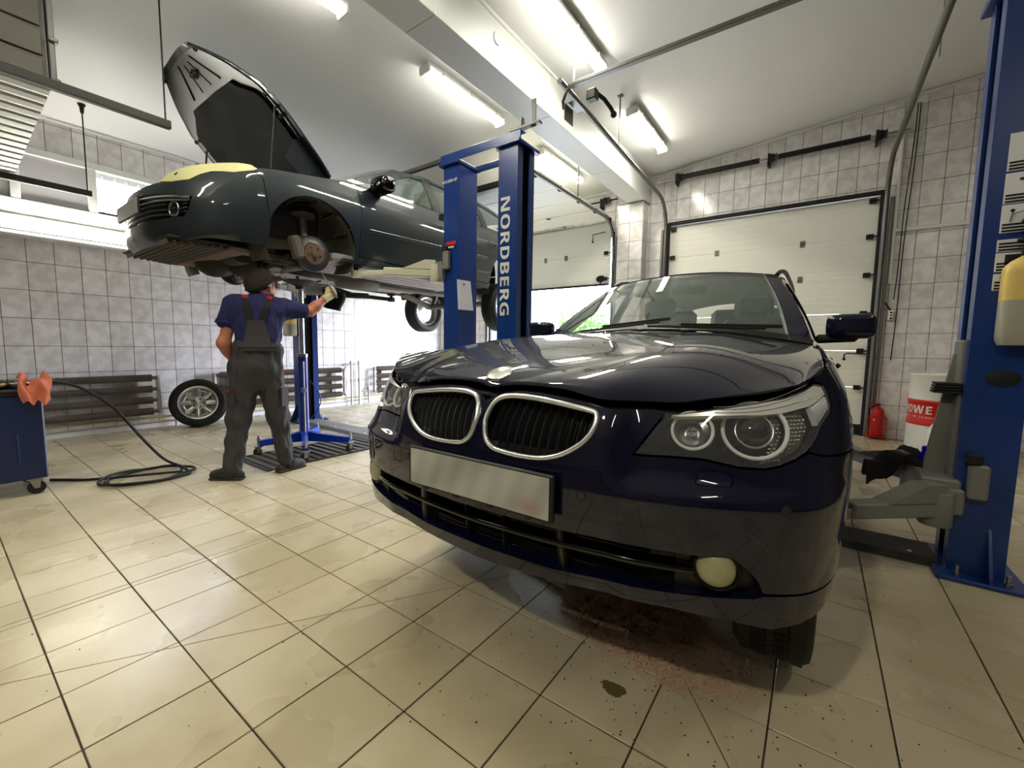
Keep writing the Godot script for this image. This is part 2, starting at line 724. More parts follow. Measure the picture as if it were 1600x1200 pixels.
	mat("lamp_honey", Color(0.45, 0.43, 0.36), 0.3, 0.5)
	mat("ring_white", Color(0.86, 0.87, 0.86), 0.25)
	mat("projector", Color(0.03, 0.035, 0.06), 0.04, 0.0, 1.0)
	mat("bonnet_frame", Color(0.07, 0.072, 0.078), 0.35)
	mat("mat_black", Color(0.018, 0.018, 0.017), 0.85)
	mat("liner", Color(0.30, 0.285, 0.25), 0.9)
	mat("gear_case", Color(0.16, 0.145, 0.125), 0.7, 0.2)
	mat("pipe_yellow", Color(0.70, 0.65, 0.40), 0.5)
	mat("unit_dark", Color(0.33, 0.32, 0.295), 0.5, 0.1)
	mat("unit_light", Color(0.72, 0.74, 0.72), 0.4, 0.3)
	mat("jack_blue", Color(0.04, 0.20, 0.62), 0.3)
	mat("bright_blue", Color(0.02, 0.05, 0.75), 0.15)
	mat("leaf", Color(0.25, 0.45, 0.12), 0.8)
	mat("asphalt", Color(0.55, 0.54, 0.52), 0.9)
	mat("fence", Color(0.75, 0.55, 0.42), 0.9)


# ---------------------------------------------------------------- the room
func in_view(p: Vector3) -> float:
	var q := cam.transform.affine_inverse() * p
	if q.z > -0.05:
		return -1.0
	var x := absf(q.x / -q.z) * 661.7
	var y := absf(q.y / -q.z) * 661.7
	if x > 840.0 or y > 640.0:
		return -1.0
	return 661.7 / q.length()


# tiles on a plane: o origin, ex and ey along the two axes, ez out of the plane; pieces beyond the most visible 300 are joined
func lay(parent: Node, cells: Array, o: Vector3, ex: Vector3, ey: Vector3, ez: Vector3, nm: String, mats: Array, th: float, bev: float, most := 300) -> void:
	var bas := Basis(ex, ey, ez)
	var order := []
	var rest := B.new()
	for c in cells:
		var poly_: PackedVector2Array = c
		var mid := Vector2.ZERO
		for q in poly_:
			mid += q / poly_.size()
		order.append([in_view(o + ex * mid.x + ey * mid.y), poly_, mid])
	order.sort_custom(func(a, b): return a[0] > b[0])
	var meshes := {}
	var rng := RandomNumberGenerator.new()
	rng.seed = 77
	for i in order.size():
		var pg: PackedVector2Array = order[i][1]
		var mid: Vector2 = order[i][2]
		var lo := pg[0]
		var hi := pg[0]
		for q in pg:
			lo = lo.min(q)
			hi = hi.max(q)
		var rect := pg.size() == 4
		for q in pg:
			rect = rect and (is_equal_approx(q.x, lo.x) or is_equal_approx(q.x, hi.x)) and (is_equal_approx(q.y, lo.y) or is_equal_approx(q.y, hi.y))
		var up := rng.randf_range(-0.0004, 0.0004)
		var pos := o + ex * mid.x + ey * mid.y + ez * up
		if i >= most or order[i][0] < 0.0:
			if rect:
				rest.box(pos + ez * (th * 0.5), Vector3(hi.x - lo.x, hi.y - lo.y, th), bev, bas)
			else:
				rest.prism(pg, Transform3D(bas, o), th)
			continue
		var mt: Material = M[mats[rng.randi() % mats.size()]]
		if rect:
			var key := "%.4f %.4f %s" % [hi.x - lo.x, hi.y - lo.y, mt.resource_name]
			if not meshes.has(key):
				var b := B.new()
				b.box(Vector3(0, 0, th * 0.5), Vector3(hi.x - lo.x, hi.y - lo.y, th), bev)
				meshes[key] = b.mesh(Vector3.ZERO, mt)
			placed(meshes[key], nm, parent, Transform3D(bas, pos - where(parent)))
		else:
			var b := B.new()
			b.prism(pg, Transform3D(bas, o), th)
			part(b, nm, mt, parent)
	if rest.v.size():
		part(rest, nm + "_field", M[mats[0]], parent).set_meta("kind", "stuff")


func rect(x0: float, y0: float, x1: float, y1: float) -> PackedVector2Array:
	return PackedVector2Array([Vector2(x0, y0), Vector2(x1, y0), Vector2(x1, y1), Vector2(x0, y1)])


# grid cells over the allowed polygons, with a joint between
func cells_in(allowed: Array, x0: float, px: float, y0: float, py: float, joint: float, lo: Vector2, hi: Vector2) -> Array:
	var out := []
	for i in range(floori((lo.x - x0) / px), ceili((hi.x - x0) / px)):
		for j in range(floori((lo.y - y0) / py), ceili((hi.y - y0) / py)):
			var c := rect(x0 + i * px + joint / 2, y0 + j * py + joint / 2, x0 + (i + 1) * px - joint / 2, y0 + (j + 1) * py - joint / 2)
			for a in allowed:
				for p in Geometry2D.intersect_polygons(c, a):
					var area := 0.0
					for k in p.size():
						area += p[k].cross(p[(k + 1) % p.size()])
					if absf(area) > 0.0008:
						out.append(p)
	return out


func room() -> void:
	# floor slab and its tiles
	var b := B.new()
	b.box(Vector3(-0.5, -0.154, -0.55), Vector3(13.4, 0.3, 15.8))
	var fl := struct(b, "floor", M.grout)
	var cells := []
	var cut := [[Vector2(-2.12, -0.01), Vector2(-1.145, 1.60)], [Vector2(-0.349, 1.503), Vector2(0.08, 0.90)]]
	var main := []
	for c in cells_in([rect(-2.49, -1.2, 3.2, 7.1)], -2.453, 0.3003, 0.785, 0.3003, 0.005, Vector2(-2.49, -1.2), Vector2(3.2, 7.1)):
		main.append(c)
	for c in cells_in([rect(-2.68, -1.2, -2.49, 7.1)], -2.68, 0.187, 0.785, 0.3003, 0.005, Vector2(-2.679, -1.2), Vector2(-2.49, 7.1)):
		main.append(c)
	for c in cells_in([rect(-6.86, -1.2, -2.68, 7.1)], -2.68, 0.3003, 0.785, 0.3003, 0.005, Vector2(-6.86, -1.2), Vector2(-2.68, 7.1)):
		main.append(c)
	for c in main:
		var ps := [c]
		for l in cut:
			var d: Vector2 = (l[1] - l[0]).normalized()
			var nn := Vector2(-d.y, d.x) * 0.002
			var knife := PackedVector2Array([l[0] - nn, l[1] - nn, l[1] + nn, l[0] + nn])
			var next := []
			for p in ps:
				next.append_array(Geometry2D.clip_polygons(p, knife))
			ps = next
		cells.append_array(ps)
	# (x, d) of the floor to world: the second axis runs to -z
	lay(fl, cells, Vector3(0, -0.008, 0), Vector3.RIGHT, Vector3.FORWARD, Vector3.UP, "floor_tile", ["floor_tile_0", "floor_tile_1", "floor_tile_2"], 0.008, 0.0016)

	# left wall with the window band
	b = B.new()
	var x := LX - 0.15
	b.box(V(x, 1.25, 0.6), Vector3(0.3, 2.7, 13.4))
	b.box(V(x, 3.5, 0.6), Vector3(0.3, 0.9, 13.4))
	b.box(V(x, 2.8, -2.9), Vector3(0.3, 0.6, 6.4))
	b.box(V(x, 2.8, 5.15), Vector3(0.3, 0.6, 4.3))
	var wl := struct(b, "wall_left", M.wall_grout)
	cells = cells_in([rect(-0.6, 0.0, 7.1, 2.19), rect(-0.6, 3.12, 7.1, 3.47)], 0.705, 0.2065, 0.14, 0.298, 0.005, Vector2(-0.6, 0.0), Vector2(7.1, 3.47))
	lay(wl, cells, Vector3(LX, 0, 0), Vector3.FORWARD, Vector3.UP, Vector3.RIGHT, "wall_tile", ["wall_tile_0", "wall_tile_1", "wall_tile_2"], 0.007, 0.0015)
	b = B.new()
	b.box(V(LX + 0.006, 2.355, 3.2), Vector3(0.012, 0.32, 7.7))
	part(b, "plaster_band", M.plaster, wl)

	# window band
	b = B.new()
	for y in [2.53, 3.08]:
		b.box(V(LX + 0.01, y, 1.4), Vector3(0.07, 0.075, 3.4), 0.006)
	for d in [-0.28, 0.665, 1.255, 1.845, 2.435, 3.02]:
		b.box(V(LX + 0.011, 2.805, d), Vector3(0.062, 0.48, 0.075), 0.006)
	var wn := struct(b, "window_1", M.white_trim)
	b = B.new()
	b.box(V(LX, 2.805, 0.95), Vector3(0.02, 0.49, 0.53))
	b.box(V(LX, 2.805, 0.2), Vector3(0.02, 0.49, 0.9))
	part(b, "blind_panel", M.panel_grey, wn)
	b = B.new()
	for d in [1.55, 2.14, 2.73]:
		b.box(V(LX - 0.01, 2.805, d), Vector3(0.008, 0.49, 0.53))
	part(b, "pane", M.glass, wn)
	for i in 5:
		b = B.new()
		b.tube([V(LX - 0.16, 2.52, 1.38 + 0.11 * i), V(LX - 0.16, 3.1, 1.38 + 0.11 * i)], 0.006, 6)
		part(b, "bar", M.white_trim, wn)
	b = B.new()
	b.box(V(LX - 0.15, 2.52, 1.4), Vector3(0.34, 0.03, 3.4), 0.004)
	part(b, "sill", M.white_trim, wn)

	# ledge and duct under the windows
	b = B.new()
	b.box(V(LX + 0.075, 2.18, 3.1), Vector3(0.15, 0.03, 7.6), 0.006)
	b.box(V(LX + 0.03, 2.205, 3.1), Vector3(0.06, 0.05, 7.6), 0.006)
	struct(b, "trim_1", M.white_trim)
	b = B.new()
	b.box(V(LX + 0.02, 3.465, 3.1), Vector3(0.04, 0.03, 7.9), 0.006)
	struct(b, "trim_2", M.white_trim)
	b = B.new()
	b.box(V(LX + 0.011, 0.03, 3.1), Vector3(0.008, 0.075, 7.9), 0.003)
	struct(b, "baseboard_left", M.white_trim)

	# back wall with two door openings
	b = B.new()
	var z := BD + 0.15
	for r in [[-7.1, -5.72, 0.0, 4.3], [-3.0, -2.06, 0.0, 4.4], [0.55, 6.2, 0.0, 4.9], [-5.72, -3.0, 3.08, 4.2], [-2.06, 0.55, 3.08, 4.5]]:
		b.box(V((r[0] + r[1]) / 2, (r[2] + r[3]) / 2, z), Vector3(r[1] - r[0], r[3] - r[2], 0.3))
	var wb := struct(b, "wall_back", M.wall_grout)
	var top := func(x0: float, x1: float, y0: float) -> PackedVector2Array:
		return PackedVector2Array([Vector2(x0, y0), Vector2(x1, y0), Vector2(x1, ceil_y(x1)), Vector2(x0, ceil_y(x0))])
	cells = cells_in([top.call(-6.88, -5.74, 0.0), top.call(-3.0, -2.06, 0.0), top.call(0.57, 2.6, 0.0), top.call(-5.74, -3.0, 3.1), top.call(-2.06, 0.57, 3.1)], 0.87, 0.2025, 0.126, 0.3015, 0.005, Vector2(-6.88, 0), Vector2(2.6, 4.4))
	lay(wb, cells, V(0, 0, BD), Vector3.RIGHT, Vector3.UP, Vector3.BACK, "wall_tile", ["wall_tile_0", "wall_tile_1", "wall_tile_2"], 0.007, 0.0015)
	b = B.new()
	for r in [[-6.85, -2.7], [-2.38, 3.0]]:
		b.bar(V(r[0], ceil_y(r[0]) - 0.02, BD - 0.02), V(r[1], ceil_y(r[1]) - 0.02, BD - 0.02), 0.035, 0.035, 0.008)
	struct(b, "trim_3", M.white_trim)

	# tiled pillar under the beam
	b = B.new()
	b.box(V(-2.63, 1.73, 7.01), Vector3(0.42, 3.46, 0.22))
	var pl := struct(b, "trim_4", M.wall_grout)
	cells = cells_in([rect(-2.84, 0, -2.42, 3.45)], -2.84, 0.21, 0.126, 0.3015, 0.005, Vector2(-2.839, 0), Vector2(-2.421, 3.45))
	lay(pl, cells, V(0, 0, 6.90), Vector3.RIGHT, Vector3.UP, Vector3.BACK, "wall_tile", ["wall_tile_0", "wall_tile_1", "wall_tile_2"], 0.007, 0.0015)
	cells = cells_in([rect(6.89, 0, 7.125, 3.45)], 6.92, 0.205, 0.126, 0.3015, 0.005, Vector2(6.89, 0), Vector2(7.125, 3.45))
	lay(pl, cells, Vector3(-2.42, 0, 0), Vector3.FORWARD, Vector3.UP, Vector3.RIGHT, "wall_tile", ["wall_tile_1", "wall_tile_2"], 0.007, 0.0015)

	# the walls out of sight
	b = B.new()
	b.box(V(6.05, 2.4, 0.6), Vector3(0.3, 5.0, 13.4))
	struct(b, "wall_right", M.wall_dim)
	b = B.new()
	b.box(V(-0.4, 2.4, -5.95), Vector3(13.2, 5.0, 0.3))
	struct(b, "wall_front", M.wall_dim)

	# sloping ceiling
	b = B.new()
	var ce := PackedVector2Array([Vector2(-7.2, ceil_y(-7.2)), Vector2(6.3, ceil_y(6.3)), Vector2(6.3, ceil_y(6.3) + 0.2), Vector2(-7.2, ceil_y(-7.2) + 0.2)])
	b.prism(ce, Transform3D(Basis(), V(0, 0, -6.2)), -13.8)
	struct(b, "ceiling", M.ceiling)

	# boxed beam of smooth panels with butt joints
	var bm := thing_struct("trim_5", V(-2.54, 3.465, 0.5))
	var d0 := -5.8
	while d0 < 7.1:
		var d1 := minf(d0 + 1.62, 7.12)
		b = B.new()
		b.box(V(-2.54, 3.465 + 0.24, (d0 + d1) / 2), Vector3(0.32, 0.48, d1 - d0 - 0.004), 0.003)
		part(b, "panel", M.beam, bm)
		d0 = d1
	b = B.new()
	for xx in [-2.385, -2.695]:
		b.box(V(xx, ceil_y(xx) - 0.015, 0.6), Vector3(0.04, 0.04, 12.8), 0.008)
	part(b, "moulding", M.white_trim, bm)
	b = B.new()
	b.lathe([Vector2(0, 0.012), Vector2(0.045, 0.012), Vector2(0.05, 0.006), Vector2(0.05, 0)], 24, Transform3D(Basis(Vector3.BACK, -PI / 2), V(-2.38, 3.70, 3.014)))
	part(b, "round_cover", M.white_trim, bm)


func thing_struct(nm: String, at: Vector3) -> Node3D:
	var o := Node3D.new()
	o.name = called(nm)
	add_child(o)
	o.position = at
	o.set_meta("kind", "structure")
	return o


# ---------------------------------------------------------------- overhead doors
func door_panel(b: B, x0: float, x1: float, y0: float, y1: float, xf: Transform3D) -> void:
	# ribbed insulated section, drawn in the xy plane with its inner face towards +z
	var prof := []
	var m := 6
	for i in m:
		var a := lerpf(y0, y1, float(i) / m)
		var c := lerpf(y0, y1, float(i + 1) / m)
		prof.append_array([Vector2(a + 0.002, -0.0015), Vector2(a + 0.006, 0.0), Vector2(c - 0.006, 0.0), Vector2(c - 0.002, -0.0015)])
	for i in prof.size() - 1:
		var p: Vector2 = prof[i]
		var q: Vector2 = prof[i + 1]
		var nn := (xf.basis * Vector3(0, -(q.y - p.y), q.x - p.x)).normalized()
		b.quad(xf * Vector3(x0, p.x, p.y), xf * Vector3(x1, p.x, p.y), xf * Vector3(x1, q.x, q.y), xf * Vector3(x0, q.x, q.y), nn)
	b.box(xf * Vector3((x0 + x1) / 2, (y0 + y1) / 2, -0.024), Vector3(x1 - x0, y1 - y0 - 0.003, 0.04), 0.002, xf.basis)


func hinge(parent: Node, p: Vector3, bas := Basis()) -> void:
	var b := B.new()
	b.box(p + bas * Vector3(0, 0.028, 0.004), Vector3(0.06, 0.03, 0.004), 0.001, bas)
	b.box(p + bas * Vector3(0, -0.028, 0.004), Vector3(0.06, 0.03, 0.004), 0.001, bas)
	b.tube([p + bas * Vector3(-0.03, 0, 0.01), p + bas * Vector3(0.03, 0, 0.01)], 0.008, 8)
	part(b, "hinge", M.galvanised, parent)


func roller(parent: Node, p: Vector3, sg: float) -> void:
	var b := B.new()
	b.box(p + Vector3(-sg * 0.03, 0, 0.012), Vector3(0.075, 0.06, 0.03), 0.004)
	b.tube([p + Vector3(-0.06, 0, 0.03), p + Vector3(0.06, 0, 0.03)], 0.009, 8)
	part(b, "roller_bracket", M.dark_steel, parent)


func doors() -> void:
	# door 2: closed, behind the navy car
	var dd := 7.19
	var at := V(-0.76, 0, dd)
	var d2 := thing_struct("door_2", at)
	var ys := [0.14, 0.63, 1.11, 1.595, 2.08, 2.56, 3.06]
	var b: B
	for i in 6:
		b = B.new()
		door_panel(b, -2.06, 0.52, ys[i], ys[i + 1], Transform3D(Basis(), V(0, 0, dd)))
		part(b, "section", M.door_panel, d2)
		if i > 0:
			for x in [-1.35, -0.27]:
				hinge(d2, V(x, ys[i], dd))
		for sg in [-1.0, 1.0]:
			roller(d2, V(-2.03 if sg < 0 else 0.47, ys[i + 1] - (0.06 if i == 5 else 0.0), dd - 0.02), sg)
	b = B.new()
	b.box(V(-0.76, 3.085, 7.135), Vector3(2.64, 0.05, 0.06), 0.01)
	b.box(V(-2.075, 1.55, 7.13), Vector3(0.035, 3.1, 0.05), 0.005)
	b.box(V(0.525, 1.55, 7.13), Vector3(0.035, 3.1, 0.05), 0.005)
	b.box(V(-0.76, 0.07, dd), Vector3(2.6, 0.14, 0.05), 0.01)
	part(b, "seal", M.black_seal, d2)
	track(d2, -2.10, 3.42, "left")
	track(d2, 0.565, 3.42, "right")
	# cross bar that ties the two rails, and its end bracket
	b = B.new()
	b.tube([V(-2.0, 3.24, 3.52), V(-2.0, 3.30, 3.5), V(-1.95, 3.345, 3.47), V(-1.88, 3.355, 3.42)], 0.014, 8)
	b.bar(V(-1.9, 3.355, 3.42), V(0.60, 3.355, 3.42), 0.05, 0.03, 0.004)
	part(b, "cross_bar", M.galvanised, d2)
	b = B.new()
	b.box(V(-1.97, 3.2, 3.56), Vector3(0.006, 0.14, 0.16), 0.001)
	b.box(V(-1.93, 3.285, 3.62), Vector3(0.09, 0.004, 0.2), 0.001)
	part(b, "corner_plate", M.galvanised, d2)
	# spring bumper on the rail
	b = B.new()
	b.box(V(-1.79, 3.36, 3.66), Vector3(0.09, 0.09, 0.08), 0.008)
	b.tube([V(-1.76, 3.38, 3.70), V(-1.72, 3.35, 3.76), V(-1.69, 3.30, 3.84), V(-1.68, 3.27, 3.88)], 0.018, 8)
	b.ball(V(-1.68, 3.262, 3.89), Vector3.ONE * 0.03, 10, 6)
	part(b, "bumper_stop", M.dark_steel, d2)
	# torsion shaft with springs over the door
	b = B.new()
	b.tube([V(-2.2, 3.735, 7.0), V(0.72, 3.735, 7.0)], 0.013, 8)
	var sh := part(b, "torsion_shaft", M.steel, d2)
	for r in [[-1.85, -0.83], [-0.62, 0.36]]:
		b = B.new()
		var prof := []
		var m := 92
		for i in m:
			var h0: float = lerpf(r[0], r[1], float(i) / m)
			var h1: float = lerpf(r[0], r[1], (i + 0.5) / m)
			prof.append_array([Vector2(0.031, h0), Vector2(0.037, h1)])
		b.lathe(prof, 10, Transform3D(Basis(Vector3.BACK, -PI / 2), V(0, 3.735, 7.0)), -2.0)
		part(b, "spring", M.dark_steel, sh)
	for x in [-1.95, -0.72, 0.42]:
		b = B.new()
		b.box(V(x, 3.72, 7.05), Vector3(0.03, 0.16, 0.14), 0.005)
		b.lathe([Vector2(0.0, -0.05), Vector2(0.055, -0.05), Vector2(0.055, -0.01), Vector2(0.04, 0.0), Vector2(0.055, 0.03), Vector2(0.0, 0.03)], 14, Transform3D(Basis(Vector3.BACK, -PI / 2), V(x + 0.06, 3.735, 7.0)))
		part(b, "cable_drum", M.dark_steel, sh)
	# door handle bolt low on the right
	b = B.new()
	b.tube([V(0.28, 1.02, 7.12), V(0.28, 1.06, 7.1), V(0.31, 1.075, 7.1), V(0.5, 1.07, 7.1)], 0.009, 8)
	b.ball(V(0.28, 1.0, 7.12), Vector3.ONE * 0.02, 8, 6)
	part(b, "bolt", M.dark_steel, d2)

	# door 1: half raised, its upper sections lying under the ceiling
	var d1 := thing_struct("door_1", V(-4.36, 0, dd))
	dd = 7.085
	for r in [[2.22, 2.74], [2.74, 3.26]]:
		b = B.new()
		door_panel(b, -5.70, -3.04, r[0], r[1], Transform3D(Basis(), V(0, 0, dd)))
		part(b, "section", M.door_panel, d1)
	for i in 4:
		b = B.new()
		door_panel(b, -5.70, -3.04, 0.0, 0.55, Transform3D(Basis(Vector3.RIGHT, PI / 2), V(0, 3.30, 7.0 - 0.57 * i)))
		part(b, "section", M.door_panel, d1)
		for x in [-5.0, -3.9]:
			hinge(d1, V(x, 3.29, 7.0 - 0.57 * i), Basis(Vector3.RIGHT, PI / 2))
		b = B.new()
		b.box(V(-3.02, 3.27, 6.97 - 0.57 * i), Vector3(0.05, 0.07, 0.06), 0.006)
		part(b, "roller_bracket", M.black_seal, d1)
	for x in [-4.75, -4.34, -3.9]:
		hinge(d1, V(x, 2.74, dd))
	roller(d1, V(-3.07, 2.74, dd - 0.02), 1.0)
	roller(d1, V(-3.07, 2.3, dd - 0.02), 1.0)
	b = B.new()
	b.box(V(-4.37, 2.205, dd), Vector3(2.66, 0.035, 0.05), 0.01)
	b.box(V(-4.37, 3.29, 4.70), Vector3(2.66, 0.075, 0.05), 0.01)
	b.box(V(-3.0, 1.55, 7.13), Vector3(0.035, 3.1, 0.05), 0.005)
	b.box(V(-5.72, 1.55, 7.13), Vector3(0.035, 3.1, 0.05), 0.005)
	part(b, "seal", M.black_seal, d1)
	track(d1, -2.97, 3.24, "right", 3.8)
	track(d1, -5.75, 3.24, "left", 3.8)
	b = B.new()
	b.box(V(-4.36, 3.30, 3.78), Vector3(2.9, 0.045, 0.05), 0.004)
	part(b, "cross_bar", M.galvanised, d1)
	b = B.new()
	b.tube([V(-5.9, 3.6, 7.0), V(-2.9, 3.6, 7.0)], 0.014, 8)
	b.lathe([Vector2(0.0, -0.05), Vector2(0.06, -0.05), Vector2(0.06, 0.0), Vector2(0.042, 0.02), Vector2(0.06, 0.05), Vector2(0.0, 0.05)], 14, Transform3D(Basis(Vector3.BACK, -PI / 2), V(-3.1, 3.6, 7.0)))
	b.box(V(-3.2, 3.57, 7.05), Vector3(0.03, 0.16, 0.14), 0.005)
	part(b, "torsion_shaft", M.dark_steel, d1)
	# small lever on the raised section and a pull handle near the bottom
	b = B.new()
	b.tube([V(-3.36, 2.98, 7.05), V(-3.36, 3.08, 7.05), V(-3.12, 3.1, 7.05)], 0.007, 6)
	b.ball(V(-3.36, 2.96, 7.05), Vector3.ONE * 0.018, 8, 6)
	part(b, "lever", M.dark_steel, d1)
	b = B.new()
	b.lathe([Vector2(0.0, 0.02), Vector2(0.05, 0.02), Vector2(0.06, 0.0), Vector2(0.045, -0.03), Vector2(0.0, -0.03)], 16, Transform3D(Basis(Vector3.RIGHT, PI / 2).scaled(Vector3(1.5, 1, 1)), V(-3.2, 2.31, 7.08)))
	b.tube([V(-3.2, 2.3, 7.08), V(-3.2, 2.22, 7.08)], 0.012, 8)
	part(b, "pull_handle", M.dark_steel, d1)


# upright, curve and overhead rail of a door, with perforated hangers
func track(parent: Node, x: float, y: float, side: String, d_end := 3.4) -> void:
	var path := [V(x, 0.02, 7.06), V(x, 1.5, 7.06), V(x, y - 0.40, 7.06)]
	for i in 9:
		var a := PI / 2 * i / 8.0
		path.append(V(x, y - 0.40 + 0.40 * sin(a), 7.06 - 0.40 + 0.40 * cos(a)))
	var xx := x + (0.12 if side == "left" and x > -3 else 0.0)
	path.append(V(lerpf(x, xx, 0.5), y, 5.0))
	path.append(V(xx, y, d_end))
	var b := B.new()
	b.tube(path, 0.026, 8)
	part(b, "rail", M.galvanised, parent)
	b = B.new()
	b.box(V(x + (0.055 if side == "right" else -0.055), 1.5, 7.09), Vector3(0.035, 3.0, 0.05), 0.003)
	part(b, "guide_angle", M.galvanised, parent)
	for d in ([d_end + 0.25, 4.75] if x > -2.5 else [5.6]):
		b = B.new()
		var xh := lerpf(x, xx, 0.6) + 0.05
		var yt := ceil_y(xh)
		b.box(V(xh, (y + yt) / 2, d), Vector3(0.004, yt - y + 0.06, 0.035), 0.001)
		b.box(V(xh, yt - 0.006, d), Vector3(0.06, 0.012, 0.05), 0.002)
		var hg := part(b, "hanger", M.galvanised, parent)
		b = B.new()
		var h := y + 0.03
		while h < yt - 0.03:
			for s in [-1.0, 1.0]:
				b.box(V(xh + s * 0.0022, h, d), Vector3(0.0012, 0.016, 0.012))
			h += 0.034
		part(b, "slots", M.ink, hg)


# ---------------------------------------------------------------- light fittings
func lamps() -> void:
	var where_ := [[-3.21, 2.96, "twin tube ceiling light left of the beam above the post with the paper sheet"],
		[-1.915, 2.89, "twin tube ceiling light right of the beam, cut by the top edge of the photo"],
		[-1.925, 4.97, "twin tube ceiling light right of the beam, next to the closed garage door"],
		[-3.225, 5.05, "twin tube ceiling light left of the beam, above the half raised garage door"],
		[-3.215, 0.92, "twin tube ceiling light left of the beam with only its end inside the top edge"],
		[-1.915, 0.8, "twin tube ceiling light right of the beam just above the top of the photo"],
		[-3.215, -1.15, "twin tube ceiling light left of the beam, behind the camera"],
		[2.4, -3.1, "unseen twin tube ceiling light added behind the camera for the right floor"],  # this fitting and the next are added out of view to brighten the right floor
		[2.4, 1.9, "unseen twin tube ceiling light added above the right hand bay for its floor"]]
	for w in where_:
		var x: float = w[0]
		var d: float = w[1]
		var y := ceil_y(x) - 0.10
		var o := thing("ceiling_light", V(x, y, d + 0.6), w[2], "light", "twin tube ceiling lights")
		fitting(o, Transform3D(Basis(Vector3.BACK, atan(0.0893)), V(x, y, d + 0.6)))
	# the tube light under the windows
	var wl := thing("wall_light", V(LX + 0.09, 2.32, 1.1), "long white tube light on the left wall under the window band", "light")
	var b := B.new()
	b.box(V(LX + 0.05, 2.32, 1.03), Vector3(0.05, 0.15, 1.0), 0.012)
	part(b, "housing", M.white_trim, wl)
	for s in [-1.0, 1.0]:
		b = B.new()
		b.box(V(LX + 0.09, 2.32, 1.03 + s * 0.49), Vector3(0.08, 0.13, 0.03), 0.01)
		part(b, "end_cap", M.white_trim, wl)
	b = B.new()
	b.tube([V(LX + 0.105, 2.32, 0.555), V(LX + 0.105, 2.32, 1.505)], 0.034, 14)
	part(b, "tube", M.tube_glow, wl)
	var wa := AreaLight3D.new()
	wa.name = "glow"
	wa.area_size = Vector2(0.07, 0.94)
	wa.light_energy = 1.0
	wa.light_color = Color(1.0, 0.985, 0.94)
	wa.shadow_enabled = true
	wl.add_child(wa)
	wa.transform = Transform3D(Basis(Vector3.BACK, -PI / 2) * Basis(Vector3.RIGHT, -PI / 2), V(LX + 0.145, 2.32, 1.03) - wl.position)
	# flood light over the bay behind the camera
	var fl := thing("flood_light", V(-0.65, ceil_y(-0.65) - 0.12, -2.45), "small square flood light on the ceiling behind the camera", "light")
	b = B.new()
	b.box(V(-0.65, ceil_y(-0.65) - 0.06, -2.45), Vector3(0.2, 0.1, 0.2), 0.01)
	part(b, "housing", M.grey_plastic, fl)
	b = B.new()
	b.box(V(-0.65, ceil_y(-0.65) - 0.116, -2.45), Vector3(0.16, 0.008, 0.16))
	part(b, "diffuser", M.tube_glow, fl)
	var al := AreaLight3D.new()
	al.name = "glow"
	al.area_size = Vector2(0.16, 0.16)
	al.light_energy = 9.0
	al.light_color = Color(1.0, 0.96, 0.86)
	al.shadow_enabled = true
	fl.add_child(al)
	al.position = Vector3(0, -0.01, 0)
	al.rotation.x = -PI / 2


func fitting(o: Node3D, xf: Transform3D, energy := 1.3) -> void:
	# drawn along z with its face down
	var b := B.new()
	b.box(xf * Vector3(0, 0.045, 0), Vector3(0.13, 0.05, 1.2), 0.012, xf.basis)
	b.box(xf * Vector3(0, 0.085, 0), Vector3(0.05, 0.05, 0.9), 0.01, xf.basis)
	part(b, "housing", M.white_trim, o)
	for s in [-1.0, 1.0]:
		b = B.new()
		b.box(xf * Vector3(0, 0.012, s * 0.592), Vector3(0.14, 0.075, 0.03), 0.008, xf.basis)
		part(b, "end_cap", M.white_trim, o)
		for k in [-0.42, 0.0, 0.42]:
			b = B.new()
			b.box(xf * Vector3(s * 0.07, 0.03, k), Vector3(0.012, 0.04, 0.03), 0.003, xf.basis)
			part(b, "clip", M.cream_metal, o)
		b = B.new()
		b.tube([xf * Vector3(s * 0.032, 0.002, -0.575), xf * Vector3(s * 0.032, 0.002, 0.575)], 0.014, 10)
		part(b, "tube", M.tube_glow, o)
	var al := AreaLight3D.new()
	al.name = "glow"
	al.area_size = Vector2(0.11, 1.15)
	al.light_energy = energy
	al.light_color = Color(1.0, 0.975, 0.90)
	al.shadow_enabled = true
	o.add_child(al)
	al.transform = Transform3D(xf.basis * Basis(Vector3.RIGHT, -PI / 2), xf * Vector3(0, -0.02, 0) - where(o))

